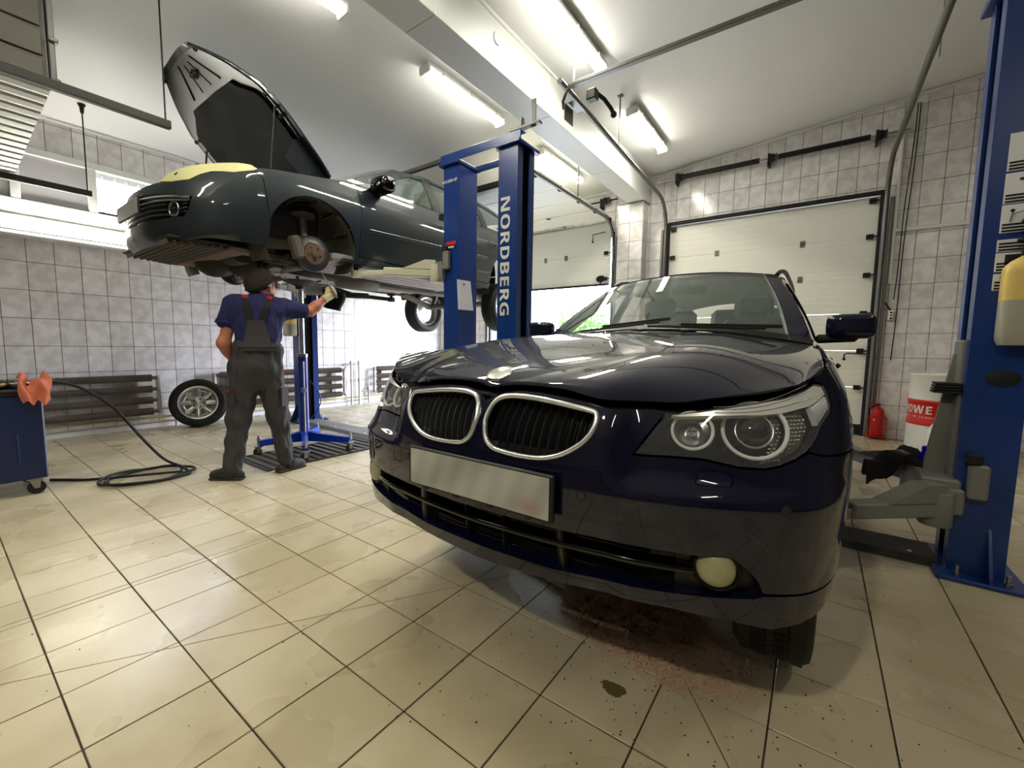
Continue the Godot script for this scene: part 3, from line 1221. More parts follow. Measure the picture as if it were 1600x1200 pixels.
# ---------------------------------------------------------------- two-post lifts
func column(x_in: float, out: float, label: String, carriage_y: float, d := 3.0) -> Node3D:
	# out = +1 when the column stands to the right of its car
	var w := 0.2
	var dep := 0.25
	var o := thing("lift_column", V(x_in + out * w / 2, 0, d + dep / 2), label, "car lift", "blue columns of the two post lifts")
	var b := B.new()
	var s := dep * 0.30
	var c := PackedVector2Array([Vector2(0, 0), Vector2(w, 0), Vector2(w, dep), Vector2(0, dep), Vector2(0, dep - s), Vector2(0.012, dep - s), Vector2(0.012, dep - 0.012), Vector2(w - 0.012, dep - 0.012), Vector2(w - 0.012, 0.012), Vector2(0.012, 0.012), Vector2(0.012, s), Vector2(0, s)])
	b.prism(c, Transform3D(Basis(Vector3(out, 0, 0), Vector3.FORWARD, Vector3.UP), V(x_in, 0.02, d)), 2.76)
	part(b, "column", M.lift_blue, o)
	b = B.new()
	b.box(V(x_in + out * 0.05, 1.4, d + dep / 2), Vector3(0.012, 2.7, dep - 0.03))
	part(b, "inner_guide", M.black_plastic, o)
	b = B.new()
	b.box(V(x_in + out * (w / 2 - 0.01), 2.795, d + dep / 2), Vector3(w + 0.05, 0.028, dep + 0.07), 0.004)
	part(b, "top_plate", M.lift_blue, o)
	b = B.new()
	b.box(V(x_in + out * (w / 2 + 0.01), 0.012, d + dep / 2), Vector3(w + 0.12, 0.02, dep + 0.20), 0.003)
	for sd in [-1.0, 1.0]:
		var dz: float = d + dep / 2 + sd * dep / 2
		b.prism(PackedVector2Array([Vector2(0, 0), Vector2(0.09, 0), Vector2(0.09, 0.03), Vector2(0.0, 0.24)]), Transform3D(Basis(Vector3(0, 0, -sd), Vector3.UP, Vector3(out, 0, 0)), V(x_in + out * 0.13, 0.02, dz)), 0.012)
	part(b, "base_plate", M.lift_blue, o)
	for sd in [-1.0, 1.0]:
		for k in [0.03, 0.2]:
			b = B.new()
			b.lathe([Vector2(0.016, 0), Vector2(0.016, 0.014), Vector2(0.009, 0.014), Vector2(0.009, 0.05), Vector2(0, 0.05)], 6, Transform3D(Basis(), V(x_in + out * k, 0.022, d + dep / 2 + sd * 0.178)))
			part(b, "anchor_bolt", M.steel, o)
	# sliding carriage
	var cy := carriage_y
	b = B.new()
	b.box(V(x_in + out * 0.01, cy + 0.40, d + dep / 2), Vector3(0.05, 0.82, dep - 2 * s + 0.05), 0.005)
	b.box(V(x_in - out * 0.06, cy + 0.06, d + dep / 2), Vector3(0.15, 0.13, dep + 0.10), 0.008)
	b.prism(PackedVector2Array([Vector2(0, 0.0), Vector2(0.085, 0.0), Vector2(0.085, 0.06), Vector2(0.015, 0.62), Vector2(0, 0.62)]), Transform3D(Basis(Vector3(-out, 0, 0), Vector3.UP, Vector3(0, 0, -out)), V(x_in - out * 0.01, cy + 0.12, d + dep / 2 + 0.012 * out)), 0.024)
	var ca := part(b, "carriage", M.lift_grey, o)
	b = B.new()
	for k in 4:
		b.box(V(x_in - out * 0.05, cy + 0.55 + 0.014 * k, d + dep / 2 - 0.05), Vector3(0.11 - 0.004 * k, 0.011, 0.09), 0.003)
	part(b, "door_buffer", M.rubber, ca)
	b = B.new()
	b.box(V(x_in + out * 0.07, cy + 0.13, d - 0.035), Vector3(0.07, 0.17, 0.05), 0.01)
	b.box(V(x_in + out * 0.0, cy + 0.02, d - 0.03), Vector3(0.06, 0.13, 0.06), 0.01)
	part(b, "lock_housing", M.lift_grey, ca)
	b = B.new()
	b.lathe([Vector2(0.03, 0), Vector2(0.03, 0.04), Vector2(0, 0.04)], 12, Transform3D(Basis(), V(x_in + out * 0.05, cy + 0.22, d - 0.035)))
	part(b, "knob", M.rubber, ca)
	return o


func arm(o: Node3D, pivot: Vector3, tip: Vector3, pad_y: float, m: Material) -> void:
	var dir := tip - pivot
	dir.y = 0
	var l := dir.length()
	dir = dir.normalized()
	var b := B.new()
	b.bar(pivot, pivot + dir * l * 0.66, 0.085, 0.075, 0.008)
	b.lathe([Vector2(0.0, -0.085), Vector2(0.06, -0.085), Vector2(0.065, -0.075), Vector2(0.065, 0.075), Vector2(0.06, 0.085), Vector2(0, 0.085)], 16, Transform3D(Basis(), pivot))
	var sd := dir.cross(Vector3.UP)
	b.prism(PackedVector2Array([Vector2(0.02, 0.036), Vector2(l * 0.42, 0.036), Vector2(0.10, 0.125), Vector2(0.0, 0.125)]), Transform3D(Basis(dir, Vector3.UP, sd), pivot - sd * 0.045), 0.09)
	var a := part(b, "arm", m, o)
	b = B.new()
	b.bar(pivot + dir * l * 0.5, tip, 0.06, 0.05, 0.005)
	b.lathe([Vector2(0, -0.03), Vector2(0.05, -0.03), Vector2(0.05, 0.03), Vector2(0, 0.03)], 14, Transform3D(Basis(), tip))
	part(b, "extension", m, a)
	b = B.new()
	var h := pad_y - tip.y
	b.lathe([Vector2(0, 0.03), Vector2(0.022, 0.03), Vector2(0.022, h - 0.02), Vector2(0.055, h - 0.02), Vector2(0.06, h - 0.015), Vector2(0.06, h - 0.004), Vector2(0.055, h), Vector2(0, h)], 16, Transform3D(Basis(), tip))
	part(b, "pad", M.rubber, a)


func lifts() -> void:
	# lift of the navy car
	var r2 := column(0.59, 1.0, "blue lift column at the right edge of the photo with white safety stickers", 0.36, 2.95)
	arm(r2, V(0.52, 0.345, 2.88), V(-0.02, 0.30, 2.42), 0.405, M.lift_grey)
	arm(r2, V(0.50, 0.40, 3.30), V(0.02, 0.31, 4.15), 0.405, M.lift_grey)
	stickers(r2)
	var l2 := column(-2.12, -1.0, "blue lift column with the large white lettering running down its front", 0.36, 2.985)
	arm(l2, V(-2.04, 0.345, 2.90), V(-1.56, 0.30, 2.42), 0.405, M.lift_grey)
	arm(l2, V(-2.04, 0.40, 3.31), V(-1.60, 0.31, 4.15), 0.405, M.lift_grey)
	text(l2, "lettering", "NORDBERG", 0.096, Transform3D(Basis(Vector3(0, -1, 0), Vector3(1, 0, 0), Vector3(0, 0, 1)).scaled_local(Vector3(1.42, 1.0, 1.0)), V(-2.245, 1.875, 2.984)), M.letter_white, 0.002, "Droid Sans", true)
	# lift of the grey car
	var r1 := column(-2.99, 1.0, "blue lift column with a sheet of paper taped to its corner", 1.78, 3.0)
	arm(r1, V(-3.08, 1.80, 2.98), V(-3.60, 1.765, 2.45), 1.845, M.cream_metal)
	arm(r1, V(-3.08, 1.80, 3.30), V(-3.60, 1.765, 4.1), 1.845, M.cream_metal)
	text(r1, "lettering", "N4124H-4T", 0.028, Transform3D(Basis(), V(-2.915, 2.645, 2.999)), M.letter_white, 0.001)
	var b := B.new()
	b.box(V(-2.895, 2.075, 2.999), Vector3(0.125, 0.03, 0.002))
	var lb := part(b, "nameplate", M.label_red, r1)
	b = B.new()
	b.box(V(-2.895, 2.04, 2.999), Vector3(0.125, 0.04, 0.002))
	part(b, "print", M.ink, lb)
	b = B.new()
	b.box(V(-2.90, 2.037, 2.9975), Vector3(0.085, 0.014, 0.001))
	part(b, "print", M.letter_white, lb)
	var l1 := column(-5.78, -1.0, "blue lift column behind the mechanic and the jack", 1.78, 3.04)
	arm(l1, V(-5.70, 1.80, 3.02), V(-5.17, 1.765, 2.45), 1.845, M.lift_grey)
	arm(l1, V(-5.70, 1.80, 3.34), V(-5.17, 1.765, 4.1), 1.845, M.lift_dark)
	# bridge between the two neighbouring columns, hose channel to the far one
	var br := thing("lift_bridge", V(-2.55, 2.81, 3.1), "blue steel bridge joining the tops of the two middle lift columns", "bracket")
	b = B.new()
	b.box(V(-2.56, 2.85, 2.995), Vector3(0.92, 0.075, 0.012), 0.002)
	b.box(V(-2.56, 2.884, 3.03), Vector3(0.92, 0.008, 0.07), 0.002)
	part(b, "rail", M.lift_blue, br)
	b = B.new()
	b.box(V(-2.56, 2.80, 3.245), Vector3(0.66, 0.06, 0.012), 0.002)
	part(b, "rail", M.lift_blue, br)
	b = B.new()
	b.box(V(-2.10, 2.93, 3.06), Vector3(0.30, 0.02, 0.05), 0.003)
	b.box(V(-2.02, 3.02, 3.06), Vector3(0.05, 0.22, 0.006), 0.002)
	b.box(V(-2.13, 2.97, 3.06), Vector3(0.006, 0.09, 0.05), 0.002)
	part(b, "bracket", M.galvanised, br)
	# floor covers between the columns
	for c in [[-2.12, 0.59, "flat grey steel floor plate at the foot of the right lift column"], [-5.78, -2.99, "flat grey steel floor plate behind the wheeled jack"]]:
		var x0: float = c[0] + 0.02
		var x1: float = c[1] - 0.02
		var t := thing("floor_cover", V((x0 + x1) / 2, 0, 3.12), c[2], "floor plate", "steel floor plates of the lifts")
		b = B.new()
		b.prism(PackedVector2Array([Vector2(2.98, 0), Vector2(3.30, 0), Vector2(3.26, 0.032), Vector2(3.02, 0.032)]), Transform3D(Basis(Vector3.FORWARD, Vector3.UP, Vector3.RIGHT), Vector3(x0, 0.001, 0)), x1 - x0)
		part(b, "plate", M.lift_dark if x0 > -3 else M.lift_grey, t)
		for k in 5:
			b = B.new()
			b.lathe([Vector2(0.012, 0), Vector2(0.010, 0.005), Vector2(0, 0.006)], 8, Transform3D(Basis(), V(lerpf(x0 + 0.1, x1 - 0.1, k / 4.0), 0.033, 3.06)))
			part(b, "screw", M.steel, t)

	# paper on the column
	var pp := thing("paper_sheet", V(-2.78, 1.44, 3.08), "white sheet of paper with one dark hole hanging on the blue column", "paper")
	b = B.new()
	var g := []
	for i in 7:
		var row := []
		for j in 5:
			var u := j / 4.0
			var y := lerpf(1.725, 1.445, i / 6.0)
			row.append(V(lerpf(-2.786, -2.772, u) + 0.006 * i / 6.0 + 0.004 * u * i, y, lerpf(2.965, 3.14, u) + 0.012 * i / 6.0))
		g.append(row)
	b.slab(g, 0.0015, -1.0)
	part(b, "sheet", M.paper, pp)
	b = B.new()
	b.ball(V(-2.774, 1.685, 3.05), Vector3(0.008, 0.009, 0.009), 8, 6)
	part(b, "screw", M.ink, pp)

	# fluid bottles hung on two columns
	bottle(V(0.735, 1.145, 2.885), 0.16, 0.40, 0.10, "tall plastic canister with a yellow top hung on the right lift column", Vector3.BACK)
	bottle(V(-5.90, 1.20, 2.965), 0.22, 0.33, 0.12, "plastic canister with a yellow top hung on the column behind the mechanic", Vector3.BACK)


func bottle(at: Vector3, w: float, h: float, t: float, label: String, _f: Vector3) -> void:
	var o := thing("canister", at, label, "canister", "cut canisters on the lift columns")
	for k in [[0.0, 0.50, "base", M.milky_plastic], [0.50, 1.0, "top", M.yellow_plastic]]:
		var b := B.new()
		var g := []
		for i in 9:
			var row := []
			var f := lerpf(k[0], k[1], i / 8.0)
			var s := 1.0
			if f < 0.08:
				s = 0.86 + 0.14 * sqrt(f / 0.08)
			if f > 0.84:
				s = 1.0 - 0.75 * pow((f - 0.84) / 0.16, 2.0)
			for j in 24:
				var a := TAU * j / 24
				var cx := signf(cos(a)) * pow(absf(cos(a)), 0.45)
				var cz := signf(sin(a)) * pow(absf(sin(a)), 0.45)
				var rib := 1.0 - 0.025 * maxf(0.0, sin(a * 12.0)) if k[0] == 0.0 else 1.0
				row.append(at + Vector3(cx * w / 2 * s * rib, h * f, cz * t / 2 * s * rib))
			g.append(row)
		b.sheet(g, 1.0, true)
		if k[0] == 0.0:
			for j in 24:
				b.tri(at + Vector3(0, 0, 0), g[0][j], g[0][(j + 1) % 24], Vector3.DOWN, Vector3.DOWN, Vector3.DOWN)
		part(b, k[2], k[3], o)
	var b2 := B.new()
	b2.lathe([Vector2(0.03, 0), Vector2(0.03, 0.03), Vector2(0, 0.03)], 14, Transform3D(Basis(), at + Vector3(0, h, 0)))
	part(b2, "cap", M.black_plastic, o)
	b2 = B.new()
	b2.box(at + Vector3(0, 0.03, -t / 2 - 0.006), Vector3(w * 0.5, 0.05, 0.014), 0.002)
	part(b2, "hook_strap", M.dark_steel, o)


func stickers(col: Node3D) -> void:
	var z := 2.9485
	for s in [[0.645, 2.10, 1.935, 0], [0.645, 1.925, 1.79, 1], [0.645, 1.785, 1.66, 2], [0.643, 1.63, 1.575, 4], [0.643, 1.57, 1.485, 3], [0.643, 1.475, 1.40, 5]]:
		var x0: float = s[0] - (2.1 - s[1]) * 0.005
		var x1 := 0.78
		var b := B.new()
		b.box(V((x0 + x1) / 2, (s[1] + s[2]) / 2, z), Vector3(x1 - x0, s[1] - s[2], 0.002))
		var st := part(b, "safety_sticker", M.paper, col)
		b = B.new()
		var h: float = s[1] - s[2]
		var zf := z - 0.0014
		for k in 3:
			b.box(V((x0 + x1) / 2, s[2] + 0.008 + 0.014 * k, zf), Vector3(x1 - x0 - 0.012, 0.009, 0.001))
		var c: float = x0 + 0.055
		var y: float = s[2] + h * 0.62
		match s[3]:
			0:
				b.box(V(c, y, zf), Vector3(0.01, h * 0.4, 0.001))
				b.box(V(c + 0.02, y + 0.015, zf), Vector3(0.04, 0.008, 0.001))
			1:
				b.box(V(c + 0.02, y - 0.01, zf), Vector3(0.008, h * 0.45, 0.001))
				b.box(V(c + 0.015, y + 0.02, zf), Vector3(0.05, 0.012, 0.001))
				b.box(V(c + 0.03, y, zf), Vector3(0.005, h * 0.5, 0.001))
			2:
				b.ball(V(c - 0.02, y + 0.02, zf), Vector3(0.008, 0.008, 0.001), 8, 4)
				b.bar(V(c - 0.02, y + 0.012, zf), V(c - 0.026, y - 0.03, zf), 0.014, 0.001)
				b.bar(V(c - 0.02, y + 0.006, zf), V(c + 0.03, y + 0.02, zf), 0.005, 0.001)
				b.box(V(c + 0.04, y - 0.005, zf), Vector3(0.014, 0.05, 0.001))
			3:
				b.box(V(c, y, zf), Vector3(0.05, h * 0.55, 0.001))
			5:
				b.box(V(c + 0.01, y + 0.012, zf), Vector3(0.085, 0.014, 0.001))
				b.box(V(c + 0.01, y, zf), Vector3(0.012, 0.045, 0.001))
				b.ball(V(c - 0.02, y, zf), Vector3(0.009, 0.009, 0.001), 10, 4)
				b.ball(V(c + 0.04, y, zf), Vector3(0.009, 0.009, 0.001), 10, 4)
		part(b, "print", M.ink, st)
	# black lever valve and the oval cover
	var b := B.new()
	b.box(V(0.75, 1.66, 2.92), Vector3(0.06, 0.2, 0.06), 0.012)
	b.tube([V(0.75, 1.74, 2.92), V(0.715, 1.76, 2.87)], 0.012, 8)
	var vv := part(b, "control_valve", M.black_plastic, col)
	for p in [V(0.71, 1.765, 2.86), V(0.712, 1.69, 2.88), V(0.706, 1.61, 2.88)]:
		b = B.new()
		b.ball(p, Vector3(0.02, 0.016, 0.016), 10, 8)
		part(b, "knob", M.dark_steel, vv)
	b = B.new()
	b.lathe([Vector2(0, 0.004), Vector2(0.05, 0.004), Vector2(0.055, 0)], 28, Transform3D(Basis(Vector3(1.05, 0, 0), Vector3(0, 0, 1), Vector3(0, -0.72, 0)), V(0.709, 0.99, 2.949)))
	part(b, "oval_cover", M.rubber, col)

# ---------------------------------------------------------------- shared car pieces
class Flank extends Shell:
	# side of the cabin: a = depth, y = 0 at the belt, 1 at the roof rail
	var sg := 1.0
	var ub: Cur
	var yb: Cur
	var ur: Cur
	var yr: Cur
	var bulge := 0.02
	func pos(a: float, y: float, inward := 0.0) -> Vector3:
		var u := lerpf(ub.at(a), ur.at(a), y) + bulge * 4.0 * y * (1.0 - y) - inward
		return Vector3(xc + sg * u, lerpf(yb.at(a), yr.at(a), y), -a)
	func nrm(a: float, y: float) -> Vector3:
		var e := 0.004
		var g := (pos(a + e, y) - pos(a - e, y)).cross(pos(a, y + e) - pos(a, y - e)).normalized()
		return g if g.x * sg > 0.0 else -g


func walls(b: B, S: Shell, pg: PackedVector2Array, from: float, to: float) -> void:
	for i in pg.size():
		var p: Vector2 = pg[i]
		var q: Vector2 = pg[(i + 1) % pg.size()]
		var n0 := S.nrm(p.x, p.y)
		var n1 := S.nrm(q.x, q.y)
		var p0 := S.pos(p.x, p.y)
		var p1 := S.pos(q.x, q.y)
		b.quad(p0 + n0 * from, p1 + n1 * from, p1 + n1 * to, p0 + n0 * to, (p1 - p0).cross(n0).normalized())


# moulding along a closed outline on a shell: sections are (towards the centre, outwards)
func band(b: B, S: Shell, pg: PackedVector2Array, sections: Array) -> void:
	var ins := []
	var m := pg.size()
	for i in m:
		var e := (pg[(i + 1) % m] - pg[(i - 1 + m) % m]).normalized()
		ins.append(Vector2(-e.y, e.x))
	var g := []
	for s in sections:
		var row := []
		for i in m:
			var q: Vector2 = pg[i] + ins[i] * s[0]
			row.append(S.pos(q.x, q.y) + S.nrm(q.x, q.y) * s[1])
		g.append(row)
	b.sheet(g, 1.0, true)


func torus(b: B, c: Vector3, r: float, t: float, bas: Basis, seg := 36) -> void:
	var path := []
	for i in seg:
		var a := TAU * i / seg
		path.append(c + bas * Vector3(cos(a) * r, sin(a) * r, 0))
	b.tube(path, t, 8, true)


func arc_points(c: Vector2, r: float, a0: float, a1: float, k: int) -> Array:
	var out := []
	for i in k + 1:
		var a := deg_to_rad(lerpf(a0, a1, float(i) / k))
		out.append_array([c.x + cos(a) * r, c.y + sin(a) * r])
	return out


# wheel standing across x, built at the origin; spokes as separate parts
func wheel(o: Node, xf: Transform3D, r: float, w: float, spokes: int, style: String, out := 1.0) -> void:
	var rr := r * 0.70
	var X := Transform3D(Basis(Vector3(0, 0, 1), Vector3(out, 0, 0), Vector3(0, 1, 0)), Vector3.ZERO)
	var F := xf * X
	var b := B.new()
	var h := w / 2
	var prof := [Vector2(rr - 0.012, -h * 0.75), Vector2(rr, -h * 0.86), Vector2(r * 0.84, -h), Vector2(r * 0.94, -h * 0.95), Vector2(r - 0.008, -h * 0.8)]
	var ribs := [-0.78, -0.46, -0.40, -0.14, -0.08, 0.08, 0.14, 0.40, 0.46, 0.78]
	for i in range(0, ribs.size(), 2):
		var x0: float = ribs[i] * h
		var x1: float = ribs[i + 1] * h
		prof.append(Vector2(r - 0.008, x0))
		prof.append(Vector2(r - 0.008, x1))
	prof.append_array([Vector2(r - 0.008, h * 0.8), Vector2(r * 0.94, h * 0.95), Vector2(r * 0.84, h), Vector2(rr, h * 0.86), Vector2(rr - 0.012, h * 0.75)])
	b.lathe(prof, 48, F, 0.5)
	var ty := part(b, "tyre", M.rubber, o)
	b = B.new()
	var nb := 64
	for i in range(0, ribs.size() - 1, 1):
		if i % 2 == 1 and i != 3 and i != 5:
			pass
		if i % 2 == 1:
			continue
		var x0: float = ribs[i] * h
		var x1: float = ribs[i + 1] * h
		for k in nb:
			var an := TAU * (k + (0.5 if i % 4 == 0 else 0.0)) / nb
			var bas := Basis(Vector3.UP, -an)
			b.box(F * (bas * Vector3(r - 0.005, (x0 + x1) / 2, 0)), Vector3(0.011, x1 - x0, TAU * r / nb - 0.004), 0.0, F.basis * bas)
	for e in [[0.14, 0.40], [-0.40, -0.14], [0.46, 0.8], [-0.8, -0.46]]:
		for k in nb:
			var an := TAU * k / nb
			var bas := Basis(Vector3.UP, -an)
			b.box(F * (bas * Vector3(r - 0.005, (e[0] + e[1]) / 2 * h, 0)), Vector3(0.011, (e[1] - e[0]) * h - 0.007, TAU * r / nb - 0.005), 0.0, F.basis * bas)
	part(b, "tread", M.rubber, ty).set_meta("kind", "stuff")
	b = B.new()
	b.lathe([Vector2(rr - 0.03, -h * 0.7), Vector2(rr, -h * 0.8), Vector2(rr, -h * 0.72), Vector2(rr - 0.04, -h * 0.4), Vector2(rr - 0.045, h * 0.4), Vector2(rr - 0.02, h * 0.70), Vector2(rr + 0.004, h * 0.84), Vector2(rr - 0.006, h * 0.88), Vector2(rr - 0.022, h * 0.80), Vector2(rr - 0.05, h * 0.3)], 48, F, 0.4)
	var rim := part(b, "rim", M.alloy, o)
	b = B.new()
	b.lathe([Vector2(0, h * 0.62), Vector2(0.03, h * 0.62), Vector2(0.034, h * 0.57), Vector2(0.075, h * 0.52), Vector2(0.088, h * 0.42), Vector2(0.088, -0.02), Vector2(0, -0.02)], 28, F, 0.6)
	part(b, "hub", M.alloy, rim)
	for k in 5:
		b = B.new()
		var bas := Basis(Vector3.UP, TAU * (k + 0.5) / 5)
		b.lathe([Vector2(0.011, 0), Vector2(0.011, 0.004), Vector2(0, 0.004)], 8, F * Transform3D(Basis(), bas * Vector3(0.055, h * 0.535, 0)))
		part(b, "bolt_hole", M.dark_steel, rim)
	for k in spokes:
		b = B.new()
		var bas := Basis(Vector3.UP, TAU * k / spokes)
		var g := []
		for i in 9:
			var f := i / 8.0
			var rad := lerpf(0.07, rr - 0.015, f)
			var wd: float = lerpf(0.024, 0.030, f)
			if style == "petal":
				wd = 0.010 + 0.020 * sin(PI * minf(1.0, f * 0.75 + 0.2)) 
			var z := lerpf(h * 0.50, h * 0.72, f * f)
			var row := []
			for j in 7:
				var u := j / 3.0 - 1.0
				row.append(F * (bas * Vector3(rad, z - 0.010 * u * u, u * wd)))
			g.append(row)
		b.slab(g, 0.022, -1.0 if out > 0 else 1.0)
		part(b, "spoke", M.alloy, rim)
	b = B.new()
	b.lathe([Vector2(0, 0.0), Vector2(rr * 0.72, 0.0), Vector2(rr * 0.72, -0.025), Vector2(0, -0.025)], 32, F)
	part(b, "brake_disc", M.disc_iron, rim)


# car seat with head restraint
func seat(o: Node, p: Vector3, w: float, m: Material) -> void:
	var b := B.new()
	b.box(p + Vector3(0, 0.12, 0), Vector3(w, 0.18, 0.5), 0.06)
	b.box(p + Vector3(0, 0.46, -0.26), Vector3(w * 0.95, 0.62, 0.16), 0.06, Basis(Vector3.RIGHT, -0.28))
	b.box(p + Vector3(0, 0.86, -0.36), Vector3(0.27, 0.2, 0.1), 0.045, Basis(Vector3.RIGHT, -0.15))
	b.tube([p + Vector3(-0.06, 0.7, -0.33), p + Vector3(-0.06, 0.82, -0.36)], 0.008, 6)
	b.tube([p + Vector3(0.06, 0.7, -0.33), p + Vector3(0.06, 0.82, -0.36)], 0.008, 6)
	part(b, "seat", m, o)


# rounded door mirror housing about c
func mirror_case(b: B, c: Vector3, s: Vector3, pw := 0.55) -> void:
	var g := []
	for i in 13:
		var t := PI * i / 12.0 - PI / 2
		var row := []
		for j in 20:
			var a := TAU * j / 20
			var q := Vector3(cos(t) * cos(a), sin(t), cos(t) * sin(a))
			row.append(c + Vector3(signf(q.x) * pow(absf(q.x), pw), signf(q.y) * pow(absf(q.y), pw), signf(q.z) * pow(absf(q.z), 0.75)) * s * 0.5)
		g.append(row)
	b.sheet(g, 1.0, true)


# ---------------------------------------------------------------- the navy wagon
var ns: Shell

func hood_point(s: float, t: float) -> Vector3:
	# bonnet surface: s across (-1..1), t from nose to cowl
	var a := absf(s)
	var q := a * 1.059
	var f := ns.pos(q, hd[6].at(q)) - Vector3(ns.xc, 0, 0)
	f = Vector3(f.x, f.y, -f.z)
	var fe := ns.pos(q, hd[0].at(q)) - Vector3(ns.xc, 0, 0)
	fe = Vector3(fe.x, fe.y, -fe.z) - f
	var r := Vector3(0.757 * a, 1.208 - 0.071 * a * a, 2.42 + 0.08 * a * a)
	var p1 := f + Vector3(0, hd[1].at(a), hd[2].at(a))
	var p2 := r - Vector3(hd[3].at(a), hd[4].at(a), hd[5].at(a))
	var p := f.bezier_interpolate(p1, p2, r, t)
	p += fe * exp(-pow(t / 0.07, 2.0))
	p.y += 0.030 * exp(-pow((a - 0.55) / 0.20, 2.0)) * sin(PI * pow(t, 0.8)) * smoothstep(0.0, 0.35, t)
	return V(ns.xc + (p.x if s >= 0.0 else -p.x), p.y, p.z)

var hd := []

func navy_car() -> void:
	ns = Shell.new()
	ns.xc = -0.79
	ns.d0 = 0.925
	ns.plan([0, 0.2, 0.4, 0.56, 0.68, 0.765, 0.825, 0.86, 0.878, 0.886, 0.890, 0.905, 0.905, 0.87, 0.80, 0.62, 0], [0, 0.008, 0.034, 0.075, 0.125, 0.182, 0.252, 0.335, 0.43, 0.52, 0.65, 1.6, 2.9, 4.0, 4.5, 4.74, 4.84])
	var ys := [0.30, 0.36, 0.42, 0.46, 0.52, 0.60, 0.70, 0.755, 0.775, 0.80, 0.84, 0.88, 0.92, 0.96, 1.0, 1.05, 1.10, 1.16]
	ns.snout = Cur.new(ys, [0.16, 0.09, 0.04, 0.03, 0.02, 0.01, 0.0, 0.0, 0.0, 0.001, 0.006, 0.016, 0.032, 0.052, 0.078, 0.115, 0.16, 0.22])
	ns.front = Cur.new(ys, [0.14, 0.07, 0.03, 0.018, 0.010, 0.004, 0.0, -0.001, 0.006, 0.023, 0.038, 0.051, 0.066, 0.083, 0.103, 0.135, 0.18, 0.24])
	ns.side = Cur.new(ys, [0.09, 0.05, 0.03, 0.024, 0.016, 0.008, 0.003, 0.001, 0.001, 0.002, 0.003, 0.006, 0.011, 0.018, 0.028, 0.05, 0.085, 0.14])
	ns.s_a = 0.37
	ns.s_b = 0.47
	ns.r_a = 0.80
	ns.r_b = 1.15
	hd = [Cur.new([0, 0.033, 0.081, 0.169, 0.254, 0.336, 0.374, 0.455, 0.531, 0.633, 0.72, 0.832, 0.926, 0.982, 1.059], [0.986, 0.991, 0.998, 0.999, 0.995, 0.980, 0.976, 0.976, 0.976, 0.99, 1.002, 1.014, 1.026, 1.042, 1.067]),
		Cur.new([0, 0.4, 0.7, 1], [0.102, 0.09, 0.06, 0.02]), Cur.new([0, 0.4, 0.7, 1], [0.02, 0.04, 0.12, 0.25]),
		Cur.new([0, 0.5, 1], [0, -0.01, -0.043]), Cur.new([0, 0.5, 1], [0.035, 0.035, 0.017]), Cur.new([0, 0.5, 1], [0.72, 0.6, 0.4]),
		Cur.new([0, 0.25, 0.5, 0.75, 0.926, 1.059], [0.986, 0.985, 0.983, 1.002, 1.026, 1.067])]
	var P: Material = M.navy_paint
	var car := thing("estate_car", V(-0.79, 0.06, 3.3), "dark navy blue estate car with two chrome ringed grilles, front of the photo", "car")
	var b: B

	# ---- bumper skin
	var lamp := poly([0.453, 0.852, 0.478, 0.886, 0.502, 0.921, 0.530, 0.949, 0.544, 0.948, 0.615, 0.962, 0.716, 0.978, 0.797, 0.989, 0.847, 0.994, 0.908, 1.005, 0.945, 1.014, 0.983, 1.027, 1.014, 1.023, 1.014, 1.004, 1.009, 0.973, 0.998, 0.958, 0.972, 0.943, 0.946, 0.927, 0.930, 0.909, 0.908, 0.891, 0.879, 0.875, 0.838, 0.858, 0.795, 0.846, 0.752, 0.839, 0.693, 0.841, 0.649, 0.848, 0.613, 0.854, 0.540, 0.854, 0.480, 0.851])
	var half := [0.0, 0.948, 0.03, 0.962, 0.06, 0.974, 0.10, 0.982, 0.17, 0.982, 0.24, 0.976, 0.30, 0.968, 0.35, 0.958, 0.40, 0.955, 0.46, 0.954, 0.520, 0.952, 0.496, 0.921, 0.471, 0.888, 0.444, 0.846, 0.480, 0.845, 0.540, 0.848, 0.613, 0.848, 0.649, 0.842, 0.693, 0.835, 0.752, 0.833, 0.795, 0.840, 0.838, 0.852, 0.889, 0.869, 0.935, 0.859, 0.986, 0.855, 1.06, 0.853, 1.15, 0.851, 1.232, 0.848]
	half.append_array(arc_points(Vector2(1.481, 0.57), 0.375, 136, 186, 10))
	half.append_array([1.10, 0.552, 1.0, 0.550, 0.85, 0.551, 0.752, 0.556, 0.738, 0.585, 0.718, 0.607, 0.695, 0.626, 0.673, 0.637, 0.61, 0.634, 0.454, 0.634, 0.267, 0.632, 0.12, 0.631, 0.0, 0.630])
	var outer := PackedVector2Array()
	for i in range(0, half.size(), 2):
		outer.append(Vector2(half[i], half[i + 1]))
	for i in range(half.size() - 4, 1, -2):
		outer.append(Vector2(-half[i], half[i + 1]))
	outer = _ccw(outer)
	var kid := smooth(poly([0.015, 0.880, 0.013, 0.894, 0.019, 0.927, 0.030, 0.948, 0.050, 0.964, 0.094, 0.972, 0.164, 0.971, 0.232, 0.965, 0.296, 0.957, 0.339, 0.951, 0.353, 0.944, 0.358, 0.924, 0.352, 0.899, 0.337, 0.875, 0.313, 0.853, 0.274, 0.829, 0.231, 0.814, 0.184, 0.808, 0.134, 0.808, 0.089, 0.811, 0.056, 0.817, 0.031, 0.835, 0.020, 0.857]), 2)
	var washer := poly([0.592, 0.798, 0.600, 0.822, 0.608, 0.830, 0.670, 0.826, 0.680, 0.820, 0.676, 0.800, 0.668, 0.794, 0.600, 0.795])
	var tow := poly([-0.42, 0.70, -0.37, 0.70, -0.37, 0.755, -0.42, 0.755])
	b = B.new()
